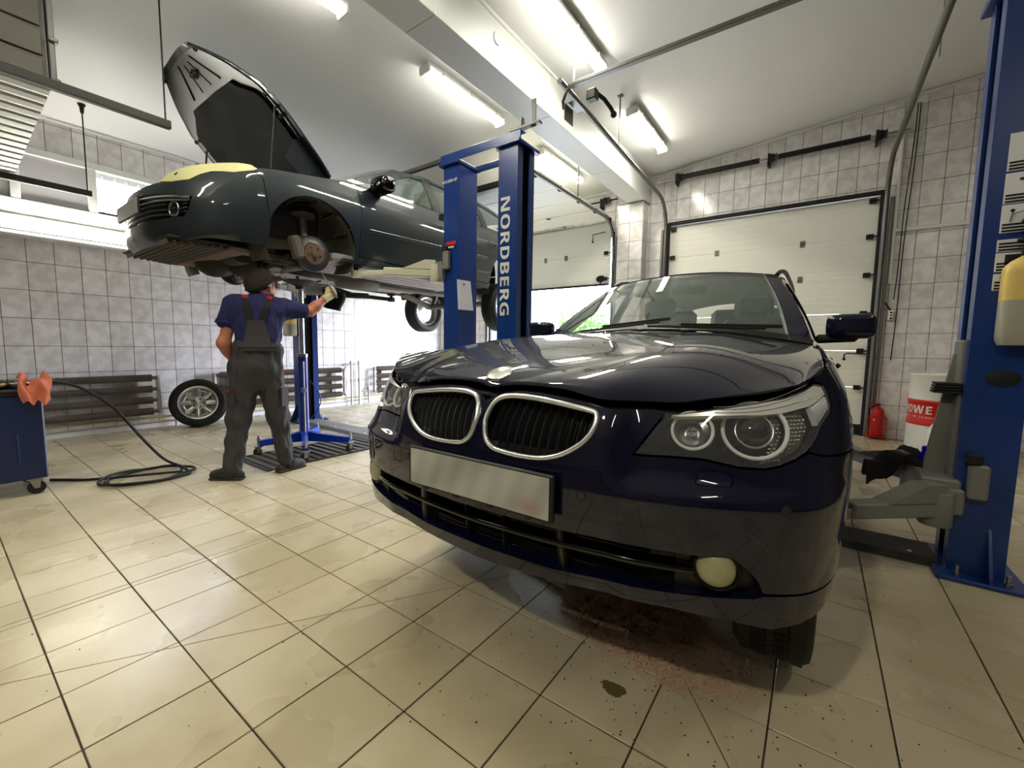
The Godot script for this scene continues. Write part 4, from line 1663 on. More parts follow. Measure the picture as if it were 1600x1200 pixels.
	skin(b, ns, outer, [kid, mirror(kid), washer, mirror(washer), tow], 0.03, 0.02, 0.02)
	var bp := part(b, "front_bumper", P, car)
	for q in [washer, mirror(washer), tow]:
		var c := Vector2.ZERO
		for p in q:
			c += p / q.size()
		var inn := PackedVector2Array()
		for p in q:
			inn.append(p + (c - p).normalized() * 0.0028)
		b = B.new()
		skin(b, ns, inn, [], 0.02, 0.02, 0.01)
		part(b, "cover_flap", P, bp)
	b = B.new()
	skin(b, ns, poly([-0.62, 0.68, 0.62, 0.68, 0.70, 0.84, -0.70, 0.84]), [], 0.06, 0.05, 0.0, -0.016)
	part(b, "gap_backing", M.black_plastic, bp)
	for s in [-1.0, 1.0]:
		for q in [Vector2(0.785, 0.754), Vector2(0.33, 0.735)]:
			b = B.new()
			var nn := ns.nrm(s * q.x, q.y)
			var X := Transform3D(_towards(nn), ns.pos(s * q.x, q.y))
			b.lathe([Vector2(0, 0.0015), Vector2(0.0105, 0.0015), Vector2(0.0115, 0.0004)], 18, X)
			torus(b, ns.pos(s * q.x, q.y), 0.0125, 0.0008, _towards(nn) * Basis(Vector3.RIGHT, PI / 2), 20)
			part(b, "parking_sensor", P, bp)

	# ---- lower lip
	var lh := [0.0, 0.508, 0.24, 0.510, 0.41, 0.523, 0.595, 0.532, 0.735, 0.541, 0.755, 0.548, 0.85, 0.545, 1.0, 0.544, 1.104, 0.546, 1.10, 0.50, 0.935, 0.478, 0.84, 0.468, 0.787, 0.462, 0.697, 0.478, 0.55, 0.490, 0.418, 0.487, 0.24, 0.474, 0.079, 0.466, 0.0, 0.465]
	outer = PackedVector2Array()
	for i in range(0, lh.size(), 2):
		outer.append(Vector2(lh[i], lh[i + 1]))
	for i in range(lh.size() - 4, 1, -2):
		outer.append(Vector2(-lh[i], lh[i + 1]))
	b = B.new()
	skin(b, ns, _ccw(outer), [], 0.04, 0.015, 0.05)
	part(b, "bumper_lip", P, car)

	# ---- air intake
	b = B.new()
	skin(b, ns, poly([-0.80, 0.48, 0.80, 0.48, 0.80, 0.66, -0.80, 0.66]), [], 0.05, 0.04, 0.0, -0.075)
	var gr := part(b, "air_intake", M.black_plastic, car)
	b = B.new()
	var gbar := []
	for i in 41:
		var a := lerpf(-0.60, 0.60, i / 40.0)
		var y := 0.583 + 0.012 * absf(a)
		var p := ns.pos(a, y)
		var nn := ns.nrm(a, y)
		var row := []
		for q in [[-0.05, 0.006], [-0.012, 0.007], [-0.006, 0.004], [-0.006, -0.006], [-0.012, -0.010], [-0.05, -0.010]]:
			row.append(p + nn * q[0] + Vector3.UP * q[1])
		gbar.append(row)
	b.sheet(gbar, 1.0)
	part(b, "grille_bar", M.black_gloss, gr)
	for e in [[-0.262, 0.022, 0.012], [0.262, 0.022, 0.012], [-0.07, 0.006, 0.02], [0.075, 0.006, 0.02]]:
		b = B.new()
		var a: float = e[0]
		var g := []
		for i in 7:
			var y := lerpf(0.505, 0.64, i / 6.0)
			var aa: float = a + (0.012 * signf(a) * (1.0 - i / 6.0) if absf(a) > 0.2 else 0.0)
			var p := ns.pos(aa, y)
			var nn := ns.nrm(aa, y)
			g.append([p - nn * 0.06 - Vector3.RIGHT * e[1] / 2, p - nn * e[2] - Vector3.RIGHT * e[1] / 2, p - nn * e[2] + Vector3.RIGHT * e[1] / 2, p - nn * 0.06 + Vector3.RIGHT * e[1] / 2])
		b.sheet(g, -1.0)
		part(b, "strut", M.black_plastic, gr)
	b = B.new()
	for k in 6:
		var y := 0.50 + 0.022 * k
		for i in 18:
			var a0 := lerpf(-0.5, 0.5, i / 18.0)
			var a1 := lerpf(-0.5, 0.5, (i + 1) / 18.0)
			b.bar(ns.pos(a0, y) - ns.nrm(a0, y) * 0.068, ns.pos(a1, y) - ns.nrm(a1, y) * 0.068, 0.008, 0.003)
	part(b, "mesh", M.black_plastic, gr).set_meta("kind", "stuff")

	# ---- fog lamps
	for s in [-1.0, 1.0]:
		var c := ns.pos(s * 0.648, 0.600) - ns.nrm(s * 0.648, 0.6) * 0.012
		var nn := (ns.nrm(s * 0.648, 0.6) + Vector3(0, 0, 1.2)).normalized()
		var X := Transform3D(_towards(nn), c)
		b = B.new()
		b.lathe([Vector2(0, 0.022), Vector2(0.018, 0.020), Vector2(0.034, 0.014), Vector2(0.042, 0.004), Vector2(0.044, -0.01)], 28, X, 0.2)
		var fg := part(b, "fog_lamp", M.amber_lens, car)
		b = B.new()
		b.lathe([Vector2(0.044, 0.0), Vector2(0.048, 0.006), Vector2(0.054, 0.0), Vector2(0.056, -0.05)], 28, X, 0.2)
		part(b, "bezel", M.black_plastic, fg)
		b = B.new()
		skin(b, ns, poly([0.56, 0.53, 0.76, 0.545, 0.73, 0.60, 0.68, 0.645, 0.56, 0.64] if s > 0 else [-0.56, 0.53, -0.76, 0.545, -0.73, 0.60, -0.68, 0.645, -0.56, 0.64]), [], 0.04, 0.03, 0.0, -0.03)
		part(b, "surround", M.black_plastic, fg)

	# ---- kidneys
	for s in [-1.0, 1.0]:
		var k := kid if s > 0 else mirror(kid)
		b = B.new()
		band(b, ns, k, [[-0.002, -0.004], [-0.001, 0.005], [0.002, 0.009], [0.0075, 0.009], [0.0105, 0.006], [0.0115, 0.0]])
		var ring := part(b, "grille_surround", M.bright_trim, car)
		b = B.new()
		band(b, ns, k, [[0.0115, 0.0], [0.012, -0.055]])
		part(b, "inner_wall", M.chrome_dark, ring)
		b = B.new()
		skin(b, ns, k, [], 0.03, 0.03, 0.0, -0.055)
		part(b, "grille_backing", M.black_plastic, ring)
		var xs := []
		for i in 12:
			xs.append(0.040 + 0.0262 * i)
		for a0 in xs:
			var lo := 9.0
			var hi := -9.0
			for i in kid.size():
				var p: Vector2 = kid[i]
				var q: Vector2 = kid[(i + 1) % kid.size()]
				if (p.x - a0) * (q.x - a0) < 0.0:
					var y := lerpf(p.y, q.y, (a0 - p.x) / (q.x - p.x))
					lo = minf(lo, y)
					hi = maxf(hi, y)
			lo += 0.012
			hi -= 0.010
			if hi - lo < 0.02:
				continue
			var g := []
			for i in 9:
				var f := i / 8.0
				var y := lerpf(lo, hi, f)
				var a: float = s * (a0 + 0.012 * f)
				var p := ns.pos(a, y)
				var nn := ns.nrm(a, y)
				var front := -0.010 - 0.020 * pow(absf(f - 0.35) * 1.2, 2.0)
				var sd := Vector3.RIGHT * 0.0011
				g.append([p - nn * 0.05 - sd, p + nn * front - sd, p + nn * front + sd, p - nn * 0.05 + sd])
			b = B.new()
			b.sheet(g, -1.0)
			part(b, "slat", M.black_slat, ring)

	# ---- head lamps
	for s in [-1.0, 1.0]:
		head_lamp(car, lamp if s > 0 else mirror(lamp), s)

	# ---- number plate
	b = B.new()
	b.box(V(-0.79, 0.722, 0.912), Vector3(0.542, 0.126, 0.014), 0.004)
	for i in 4:
		b.box(V(-0.79 - 0.2 + 0.13 * i, 0.656, 0.912), Vector3(0.018, 0.01, 0.01), 0.002)
	var pf := part(b, "plate_frame", M.black_plastic, car)
	var im := Image.create(128, 32, false, Image.FORMAT_RGB8)
	for y in 32:
		for x in 128:
			var v := 0.64 + 0.05 * sin(x * 0.13 + 1.0) * sin(x * 0.21 + y * 0.12) + 0.03 * sin(x * 0.07 + y * 0.1)
			var c := Color(v, v + 0.015, v - 0.01)
			var pk := exp(-(pow((x - 112) / 9.0, 2.0) + pow((y - 25) / 5.0, 2.0)))
			c = c.lerp(Color(0.62, 0.42, 0.42), pk * 0.6)
			im.set_pixel(x, y, c)
	var pm := mat("plate_face", Color.WHITE, 0.4)
	pm.albedo_texture = ImageTexture.create_from_image(im)
	b = B.new()
	b.quad(V(-1.05, 0.666, 0.9035), V(-0.53, 0.666, 0.9035), V(-0.53, 0.778, 0.9035), V(-1.05, 0.778, 0.9035), Vector3.BACK)
	for v in b.v:
		b.uv.append(Vector2((v.x + 1.05) / 0.52, (0.778 - v.y) / 0.112))
	part(b, "number_plate", pm, pf)

	# ---- bonnet
	var hg := []
	for i in 31:
		var t := i / 30.0
		var row := []
		for j in 49:
			row.append(hood_point(lerpf(-1, 1, j / 48.0), t))
		hg.append(row)
	b = B.new()
	b.slab(hg, 0.006, -1.0)
	var ho := part(b, "bonnet", P, car)
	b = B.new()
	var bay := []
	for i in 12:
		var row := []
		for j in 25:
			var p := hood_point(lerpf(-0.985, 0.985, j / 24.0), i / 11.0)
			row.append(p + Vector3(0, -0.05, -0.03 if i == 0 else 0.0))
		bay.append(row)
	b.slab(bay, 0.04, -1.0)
	part(b, "bay_shade_sheet", M.black_plastic, car)  # black sheet below the bonnet, stands in for the shade in its gap
	var rp := hood_point(0.0, 0.135)
	var hn := (hood_point(0.0, 0.165) - hood_point(0.0, 0.105)).cross(hood_point(0.03, 0.135) - rp).normalized()
	if hn.y < 0:
		hn = -hn
	b = B.new()
	b.lathe([Vector2(0, 0.004), Vector2(0.030, 0.003), Vector2(0.038, 0.0015)], 32, Transform3D(_towards(hn), rp), 0.2)
	var rd := part(b, "round_badge", M.badge, ho)
	b = B.new()
	b.lathe([Vector2(0.038, 0.0015), Vector2(0.0385, 0.003), Vector2(0.041, 0.0025), Vector2(0.042, -0.004)], 32, Transform3D(_towards(hn), rp), 0.2)
	part(b, "badge_rim", M.satin_chrome, rd)
	for q in [[-0.02, 0.955], [0.28, 0.955], [-0.4, 0.955]]:
		b = B.new()
		var p := hood_point(q[0], q[1])
		b.box(p + Vector3(0, 0.004, 0), Vector3(0.03, 0.012, 0.022), 0.004)
		part(b, "washer_jet", M.black_plastic, ho)

	# ---- fenders, doors, rear
	for s in [-1.0, 1.0]:
		var fe := [0.889, 0.873, 0.908, 0.893, 0.933, 0.910, 0.950, 0.928, 0.976, 0.943, 1.002, 0.957, 1.014, 0.972, 1.019, 1.004, 1.018, 1.026, 0.99, 1.034, 1.01, 1.050, 1.064, 1.066, 1.3, 1.080, 1.7, 1.098, 2.07, 1.118, 2.07, 0.44, 1.84, 0.44]
		fe.append_array(arc_points(Vector2(1.481, 0.57), 0.375, -20, 132, 16))
		fe.append_array([1.15, 0.856, 1.06, 0.858, 0.986, 0.860, 0.935, 0.864])
		panel(car, "fender", poly(fe), s, P)
		panel(car, "front_door", poly([2.076, 0.45, 3.14, 0.45, 3.14, 1.15, 2.60, 1.145, 2.30, 1.138, 2.076, 1.12]), s, P)
		var rdr := [3.146, 0.45, 3.98, 0.45]
		rdr.append_array(arc_points(Vector2(4.367, 0.57), 0.375, 199, 130, 8))
		rdr.append_array([4.20, 1.17, 3.146, 1.15])
		panel(car, "rear_door", poly(rdr), s, P)
		var qu := [4.206, 1.17]
		qu.append_array(arc_points(Vector2(4.367, 0.57), 0.375, 128, -19, 14))
		qu.append_array([4.80, 0.45, 5.25, 0.48, 5.35, 0.9, 5.40, 1.17])
		panel(car, "rear_quarter", poly(qu), s, P)
		panel(car, "sill", poly([1.84, 0.435, 3.99, 0.445, 3.99, 0.38, 1.85, 0.38]), s, M.black_plastic)
		panel(car, "tail_lamp", poly([5.36, 0.9, 5.66, 0.9, 5.66, 1.08, 5.37, 1.08]), s, M.label_red)
		b = B.new()
		b.box(ns.pos(s * 2.98, 1.02) + Vector3(s * 0.02, 0, 0), Vector3(0.03, 0.03, 0.2), 0.012)
		b.box(ns.pos(s * 4.05, 1.04) + Vector3(s * 0.02, 0, 0), Vector3(0.03, 0.03, 0.2), 0.012)
		part(b, "door_handle", P, car)
		# round side marker on the fender
		b = B.new()
		var mp := ns.pos(s * 1.13, 0.915)
		torus(b, mp, 0.028, 0.0012, _towards(ns.nrm(s * 1.13, 0.915)) * Basis(Vector3.RIGHT, PI / 2), 24)
		part(b, "marker_ring", M.satin_chrome, car)
	b = B.new()
	skin(b, ns, poly([5.26, 0.48, 6.08, 0.48, 6.08, 0.78, 5.36, 0.80]), [], 0.06, 0.06, 0.02)
	skin(b, ns, mirror(poly([5.26, 0.48, 6.08, 0.48, 6.08, 0.78, 5.36, 0.80])), [], 0.06, 0.06, 0.02)
	part(b, "rear_bumper", P, car)
	b = B.new()
	for q in [poly([5.68, 0.79, 6.08, 0.79, 6.08, 1.17, 5.42, 1.17, 5.42, 1.09, 5.68, 1.09])]:
		skin(b, ns, q, [], 0.06, 0.06, 0.02)
		skin(b, ns, mirror(q), [], 0.06, 0.06, 0.02)
	part(b, "tailgate", P, car)

	# ---- cabin
	var fl := [null, null]
	for i in 2:
		var f := Flank.new()
		f.xc = ns.xc
		f.sg = -1.0 if i == 0 else 1.0
		f.ub = Cur.new([2.3, 2.5, 3.2, 4.2, 5.0, 5.75], [0.76, 0.768, 0.785, 0.785, 0.755, 0.70])
		f.yb = Cur.new([2.3, 2.5, 3.2, 4.5, 5.75], [1.128, 1.133, 1.148, 1.165, 1.175])
		f.ur = Cur.new([2.3, 3.2, 3.8, 4.6, 5.4, 5.8], [0.53, 0.54, 0.56, 0.56, 0.54, 0.52])
		f.yr = Cur.new([2.3, 3.2, 3.7, 4.4, 5.0, 5.5, 5.8], [1.58, 1.585, 1.625, 1.635, 1.62, 1.58, 1.56])
		fl[i] = f
		var w1 := poly([2.74, 0.04, 3.58, 0.04, 3.60, 0.90, 3.40, 0.90, 3.2, 0.70])
		var w2 := poly([3.68, 0.04, 4.42, 0.04, 4.42, 0.90, 3.70, 0.90])
		var w3 := poly([4.52, 0.06, 5.42, 0.06, 5.25, 0.85, 4.52, 0.90])
		b = B.new()
		skin(b, f, poly([2.50, -0.02, 5.78, -0.02, 5.45, 1.0, 3.2, 1.0]), [w1, w2, w3], 0.12, 0.12, 0.03)
		part(b, "cabin_frame", P, car)
		b = B.new()
		skin(b, f, w1, [], 0.2, 0.2, 0.0, -0.008)
		skin(b, f, w2, [], 0.2, 0.2, 0.0, -0.008)
		skin(b, f, w3, [], 0.2, 0.2, 0.0, -0.008)
		part(b, "side_glass", M.glass, car)
		b = B.new()
		skin(b, f, poly([3.59, 0.02, 3.67, 0.02, 3.69, 0.92, 3.61, 0.92]), [], 0.1, 0.2, 0.0, 0.002)
		skin(b, f, poly([4.43, 0.02, 4.51, 0.02, 4.51, 0.92, 4.43, 0.92]), [], 0.1, 0.2, 0.0, 0.002)
		part(b, "pillar_cover", M.black_gloss, car)
		# roof rail
		b = B.new()
		var path := []
		for k in 15:
			var d := lerpf(3.21, 5.35, k / 14.0)
			var lift := 0.042 * smoothstep(0.0, 0.10, k / 14.0) * smoothstep(1.0, 0.9, k / 14.0)
			path.append(f.pos(d, 0.985) + Vector3(0, 0.004 + lift, 0))
		b.tube(path, 0.014, 8)
		part(b, "roof_rail", M.black_plastic, car)
	# windscreen
	var f0: Flank = fl[1]
	var wg := []
	var frit := []
	for i in 15:
		var t := i / 14.0
		var e := f0.pos(lerpf(2.515, 3.205, t), t)
		var row := []
		for j in 33:
			var s := j / 16.0 - 1.0
			var k := 1.0 - s * s
			var cy := lerpf(1.212, 1.628, t)
			var cd := lerpf(2.43, 3.17, t)
			row.append(V(ns.xc + s * (e.x - ns.xc), lerpf(e.y, cy, k), lerpf(-e.z, cd, k) - 0.02 * sin(PI * t) * (0.4 + 0.6 * k)))
		wg.append(row)
	var gl := []
	for r in wg.slice(0, 14):
		gl.append(r.slice(2, 31))
	b = B.new()
	b.sheet(gl, -1.0)
	part(b, "windscreen", M.glass, car)
	for sd in [0, 1]:
		var pg := []
		for r in wg:
			pg.append(r.slice(0, 3) if sd == 0 else r.slice(30, 33))
		b = B.new()
		b.slab(pg, 0.03, -1.0)
		part(b, "windscreen_pillar", P, car)
		b = B.new()
		var ed := []
		for r in wg:
			ed.append(r[2] if sd == 0 else r[30])
		b.tube(ed, 0.004, 6)
		part(b, "windscreen_seal", M.black_plastic, car)
	b = B.new()
	b.slab([wg[13], wg[14]], 0.02, -1.0)
	part(b, "roof_header", P, car)
	b = B.new()
	var row0 := []
	var row1 := []
	for j in 33:
		row0.append(wg[0][j] + Vector3(0, 0.004, 0.05))
		row1.append(wg[1][j] + Vector3(0, 0.002, 0.004))
	b.sheet([row0, wg[0], row1], -1.0)
	part(b, "cowl", M.black_plastic, car)
	b = B.new()
	for k in [[0.06, 0.78, 0.030], [-0.62, 0.12, 0.026]]:
		var a: Vector3 = wg[0][16 + int(16 * k[0])] + Vector3(0, 0.02, 0.03)
		var c: Vector3 = wg[1][16 + int(16 * k[1])] + Vector3(0, 0.016, 0.02)
		b.bar(a, c, 0.016, 0.012, 0.003)
		b.bar(a.lerp(c, 0.3) + Vector3(0, 0.012, 0), c.lerp(a, -0.12) + Vector3(0, 0.012, 0.0), 0.008, 0.018, 0.002)
	part(b, "wiper", M.black_plastic, car)
	# roof and rear glass
	var rg := []
	for i in 19:
		var d := lerpf(3.2, 5.45, i / 18.0)
		var row := []
		for j in 21:
			var s := j / 10.0 - 1.0
			var e := f0.pos(d, 1.0)
			row.append(V(ns.xc + s * (e.x - ns.xc), e.y + lerpf(0.048, 0.075, minf(1.0, i / 6.0)) * (1.0 - s * s), d - 0.03 * (1.0 - s * s) * (1.0 - i / 18.0)))
		rg.append(row)
	b = B.new()
	b.slab(rg, 0.02, -1.0)
	part(b, "roof", P, car)
	b = B.new()
	var hl := []
	for r in rg:
		var row := []
		for p in r:
			row.append(p + Vector3(0, -0.035, 0))
		hl.append(row)
	b.sheet(hl, 1.0)
	part(b, "headliner", M.lining, car)
	var bg := []
	for i in 7:
		var t := i / 6.0
		var e := f0.pos(lerpf(5.76, 5.47, t), t)
		var row := []
		for j in 15:
			var s := j / 7.0 - 1.0
			row.append(V(ns.xc + s * (e.x - ns.xc), e.y + 0.03 * (1.0 - s * s) * t, -e.z + 0.03 * (1.0 - s * s)))
		bg.append(row)
	b = B.new()
	b.sheet(bg, 1.0)
	part(b, "rear_glass", M.glass, car)
	# mirrors
	for s in [-1.0, 1.0]:
		b = B.new()
		mirror_case(b, V(-0.79 + s * 0.915, 1.232, 2.74), Vector3(0.205, 0.125, 0.12), 0.45)
		var mr := part(b, "door_mirror", P, car)
		b = B.new()
		b.bar(V(-0.79 + s * 0.77, 1.168, 2.76), V(-0.79 + s * 0.95, 1.178, 2.75), 0.06, 0.045, 0.015)
		b.box(V(-0.79 + s * 0.92, 1.235, 2.795), Vector3(0.17, 0.1, 0.02), 0.01)
		part(b, "mirror_foot", M.black_plastic, mr)

	# ---- interior
	b = B.new()
	var dg := []
	for i in 9:
		var t := i / 8.0
		var row := []
		for j in 17:
			var s := j / 8.0 - 1.0
			var y := 1.125 - 0.02 * t + (0.035 * exp(-pow((s - 0.48) / 0.22, 2.0)) * sin(PI * t)) - (0.3 * pow(t, 6.0))
			row.append(V(-0.79 + s * 0.70, y - 0.02 * s * s, lerpf(2.50, 3.02, t) + 0.05 * s * s))
		dg.append(row)
	b.slab(dg, 0.03, -1.0)
	part(b, "dashboard", M.cabin_dark, car)
	b = B.new()
	torus(b, V(-0.43, 1.05, 3.15), 0.185, 0.016, Basis(Vector3.RIGHT, -0.35), 28)
	b.ball(V(-0.43, 1.045, 3.14), Vector3(0.07, 0.06, 0.03), 12, 8)
	b.bar(V(-0.61, 1.05, 3.15), V(-0.25, 1.05, 3.15), 0.02, 0.03, 0.006)
	part(b, "steering_wheel", M.black_plastic, car)
	seat(car, V(-0.43, 0.58, 3.45), 0.5, M.cabin_dark)
	seat(car, V(-1.15, 0.58, 3.45), 0.5, M.cabin_dark)
	for x in [-1.2, -0.79, -0.38]:
		seat(car, V(x, 0.55, 4.45), 0.4, M.cabin_dark)
	b = B.new()
	b.box(V(-0.79, 1.53, 3.28), Vector3(0.24, 0.06, 0.03), 0.015)
	b.tube([V(-0.79, 1.56, 3.27), V(-0.79, 1.60, 3.22)], 0.01, 6)
	part(b, "rear_view_mirror", M.black_plastic, car)
	b = B.new()
	b.box(V(-0.79, 0.52, 4.0), Vector3(1.42, 0.1, 3.0))
	b.box(V(-0.79, 0.95, 2.46), Vector3(1.42, 0.32, 0.06))
	b.box(V(-0.79, 0.86, 5.3), Vector3(1.3, 0.5, 0.7))
	part(b, "floor_pan", M.cabin_dark, car)

	# ---- underside and wheels
	b = B.new()
	b.box(V(-0.79, 0.46, 3.6), Vector3(1.62, 0.07, 3.4), 0.02)
	b.box(V(-0.79, 0.49, 1.6), Vector3(1.14, 0.05, 1.0), 0.02)
	b.box(V(-0.79, 0.75, 1.75), Vector3(1.10, 0.30, 1.2), 0.03)  # unseen dark block in the engine bay, keeps light from leaking through
	for s in [-1.0, 1.0]:
		b.box(V(-0.79 + s * 0.76, 0.405, 2.42), Vector3(0.12, 0.05, 0.16), 0.01)
		b.box(V(-0.79 + s * 0.76, 0.405, 4.15), Vector3(0.12, 0.05, 0.16), 0.01)
		b.bar(V(-0.79 + s * 0.3, 0.50, 1.85), V(-0.79 + s * 0.64, 0.40, 1.76), 0.08, 0.04, 0.01)
		b.tube([V(-0.79 + s * 0.55, 0.40, 1.76), V(-0.79 + s * 0.52, 0.95, 1.85)], 0.03, 8)
		b.bar(V(-0.79 + s * 0.3, 0.50, 4.65), V(-0.79 + s * 0.64, 0.44, 4.64), 0.08, 0.04, 0.01)
	part(b, "underbody", M.dirty_black, car)
	b = B.new()
	for s in [-1.0, 1.0]:
		for dc in [1.757, 4.643]:
			b = B.new()
			b.lathe([Vector2(0.385, -0.17), Vector2(0.385, 0.135)], 24, Transform3D(Basis(Vector3.BACK, -PI / 2), V(-0.79 + s * 0.71, 0.57, dc)), 0.5, PI - 1.9, PI + 1.9)
			b.lathe([Vector2(0.0, -0.17), Vector2(0.385, -0.17)], 24, Transform3D(Basis(Vector3.BACK, -PI / 2), V(-0.79 + s * 0.71, 0.57, dc)), 0.5, PI - 1.75, PI + 1.75)
			part(b, "wheel_arch_liner", M.dirty_black, car)
	for s in [-1.0, 1.0]:
		for dc in [1.74, 4.64]:
			var w := Node3D.new()
			w.name = "road_wheel"
			car.add_child(w, true)
			wheel_under(w, V(-0.79 + s * 0.725, 0.385 if dc < 2 else 0.43, dc), 0.33, 0.222, 5, s)


func wheel_under(w: Node3D, p: Vector3, r: float, wd: float, spokes: int, s: float) -> void:
	wheel(w, Transform3D(Basis(), p), r, wd, spokes, "plain", s)
	# keep two levels below the car: wheel > tyre, rim; loose third level pieces join the rim and the tyre
	for c in w.get_children():
		for q in c.get_children():
			var st := SurfaceTool.new()
			st.append_from(c.mesh, 0, Transform3D())
			st.append_from(q.mesh, 0, (q as Node3D).transform)
			var m: Material = (c.mesh as ArrayMesh).surface_get_material(0)
			var am: ArrayMesh = st.commit()
			am.surface_set_material(0, m)
			c.mesh = am
			c.remove_child(q)
			q.free()


func _ccw(p: PackedVector2Array) -> PackedVector2Array:
	if Geometry2D.is_polygon_clockwise(p):
		p.reverse()
	return p


# basis whose y axis is n
func _towards(n: Vector3) -> Basis:
	var x := n.cross(Vector3.BACK if absf(n.z) < 0.9 else Vector3.UP).normalized()
	return Basis(x, n, x.cross(n))


func panel(car: Node, nm: String, p: PackedVector2Array, s: float, m: Material) -> MeshInstance3D:
	var b := B.new()
	skin(b, ns, p if s > 0 else mirror(p), [], 0.09, 0.06, 0.015)
	return part(b, nm, m, car)


func head_lamp(car: Node, lamp: PackedVector2Array, s: float) -> void:
	var f := func(xs: Array) -> PackedVector2Array:
		var p := poly(xs)
		return p if s > 0 else mirror(p)
	var b := B.new()
	skin(b, ns, lamp, [], 0.03, 0.02, 0.004)
	var lens := part(b, "head_lamp", M.lens, car)
	b = B.new()
	skin(b, ns, lamp, [], 0.04, 0.03, 0.0, -0.085)
	walls(b, ns, lamp, -0.004, -0.085)
	part(b, "lamp_housing", M.lamp_dark, lens)
	# pale band along the top edge
	b = B.new()
	var bandp: PackedVector2Array = f.call([0.535, 0.946, 0.615, 0.959, 0.716, 0.975, 0.797, 0.986, 0.847, 0.991, 0.908, 1.002, 0.945, 1.011, 0.983, 1.024, 1.010, 1.021, 1.011, 1.003, 0.979, 0.990, 0.937, 0.976, 0.885, 0.968, 0.832, 0.960, 0.765, 0.956, 0.712, 0.955, 0.615, 0.950, 0.555, 0.945])
	skin(b, ns, bandp, [], 0.03, 0.01, 0.03, -0.004)
	var bd := part(b, "indicator_band", M.lamp_white, lens)
	b = B.new()
	for k in 3:
		var path := []
		for i in 12:
			var t := i / 11.0
			var a := lerpf(0.64, 0.96, t)
			var y := lerpf(0.955, 0.990, t * t) + (0.005 + 0.0095 * t + 0.002) * (k + 0.5) * 0.9
			path.append(ns.pos(s * a, y) - ns.nrm(s * a, y) * 0.0035)
		b.tube(path, 0.0011, 5)
	part(b, "rib", M.satin_chrome, bd)
	# clear corner with ribs, and the honeycomb reflector beside it
	b = B.new()
	skin(b, ns, f.call([0.938, 0.971, 1.008, 0.998, 1.004, 0.968, 0.944, 0.931]), [], 0.02, 0.01, 0.012, -0.005)
	var wc := part(b, "corner_reflector", M.lamp_white, lens)
	b = B.new()
	for k in 7:
		var t := (k + 0.5) / 7.0
		b.tube([ns.pos(s * lerpf(0.939, 0.945, t), lerpf(0.971, 0.934, t)) - ns.nrm(s * 0.94, 0.95) * 0.003, ns.pos(s * lerpf(1.006, 1.003, t), lerpf(0.996, 0.968, t)) - ns.nrm(s, 0.98) * 0.003], 0.0016, 5)
	part(b, "rib", M.satin_chrome, wc)
	b = B.new()
	skin(b, ns, f.call([0.800, 0.953, 0.870, 0.962, 0.934, 0.971, 0.940, 0.928, 0.905, 0.893, 0.875, 0.877, 0.825, 0.860, 0.755, 0.848, 0.795, 0.875, 0.815, 0.91]), [], 0.02, 0.015, 0.0, -0.030)
	var hc := part(b, "side_reflector", M.lamp_honey, lens)
	b = B.new()
	for i in 13:
		for j in 12:
			var a := 0.76 + 0.0145 * i + (0.007 if j % 2 else 0.0)
			var y := 0.856 + 0.0092 * j
			if a > 0.765 + 0.0 and a < 0.936 and y < 0.952 + 0.1 * (a - 0.80) and y > 0.846 + maxf(0.0, a - 0.80) * 0.55 and (a > 0.812 or y < 0.855 + (a - 0.755) * 1.2 - 0.004):
				b.ball(ns.pos(s * a, y) - ns.nrm(s * a, y) * 0.030, Vector3(0.0052, 0.0034, 0.0034), 6, 4)
	part(b, "facets", M.satin_chrome, hc).set_meta("kind", "stuff")
	# inner round lamp with its ring, bowl and bulb
	var tilt := Basis(Vector3.UP, s * 0.22) * Basis(Vector3.RIGHT, -0.40)
	var c1 := V(-0.79 + s * 0.549, 0.907, 1.104)
	b = B.new()
	torus(b, c1, 0.0465, 0.0045, tilt)
	var r1 := part(b, "ring", M.ring_white, lens)
	b = B.new()
	var X := Transform3D(tilt * Basis(Vector3.RIGHT, PI / 2), c1)
	b.lathe([Vector2(0.043, 0.0), Vector2(0.040, -0.012), Vector2(0.032, -0.026), Vector2(0.018, -0.036), Vector2(0.0, -0.04)], 12, X, 0.995)
	part(b, "reflector", M.chrome, r1)
	b = B.new()
	b.lathe([Vector2(0, 0.0), Vector2(0.009, -0.002), Vector2(0.011, -0.01), Vector2(0.011, -0.035)], 12, X, 0.4)
	part(b, "bulb_cap", M.satin_chrome, r1)
	# outer projector lamp
	var c2 := V(-0.79 + s * 0.676, 0.914, 1.168)
	b = B.new()
	torus(b, c2, 0.069, 0.0052, tilt, 44)
	var r2 := part(b, "ring", M.ring_white, lens)
	X = Transform3D(tilt * Basis(Vector3.RIGHT, PI / 2), c2)
	b = B.new()
	b.lathe([Vector2(0.069, 0.0), Vector2(0.066, -0.012), Vector2(0.050, -0.022), Vector2(0.043, -0.018)], 32, X, 0.5)
	part(b, "bowl", M.lamp_dark, r2)
	b = B.new()
	torus(b, c2 + tilt * Vector3(0, 0, -0.008), 0.041, 0.0042, tilt, 36)
	part(b, "shroud", M.satin_chrome, r2)
	b = B.new()
	b.lathe([Vector2(0, 0.016), Vector2(0.014, 0.0145), Vector2(0.026, 0.010), Vector2(0.035, 0.002), Vector2(0.039, -0.01)], 28, X, 0.3)
	part(b, "projector", M.projector, r2)
	# black gloss mask around the lamps, seen below the rings
	b = B.new()
	skin(b, ns, f.call([0.470, 0.860, 0.545, 0.862, 0.650, 0.856, 0.752, 0.847, 0.80, 0.90, 0.80, 0.952, 0.62, 0.947, 0.545, 0.943, 0.505, 0.915]), [_disc(s * 0.570, 0.905, 0.053), _disc(s * 0.712, 0.914, 0.077)], 0.02, 0.02, 0.0, -0.040)
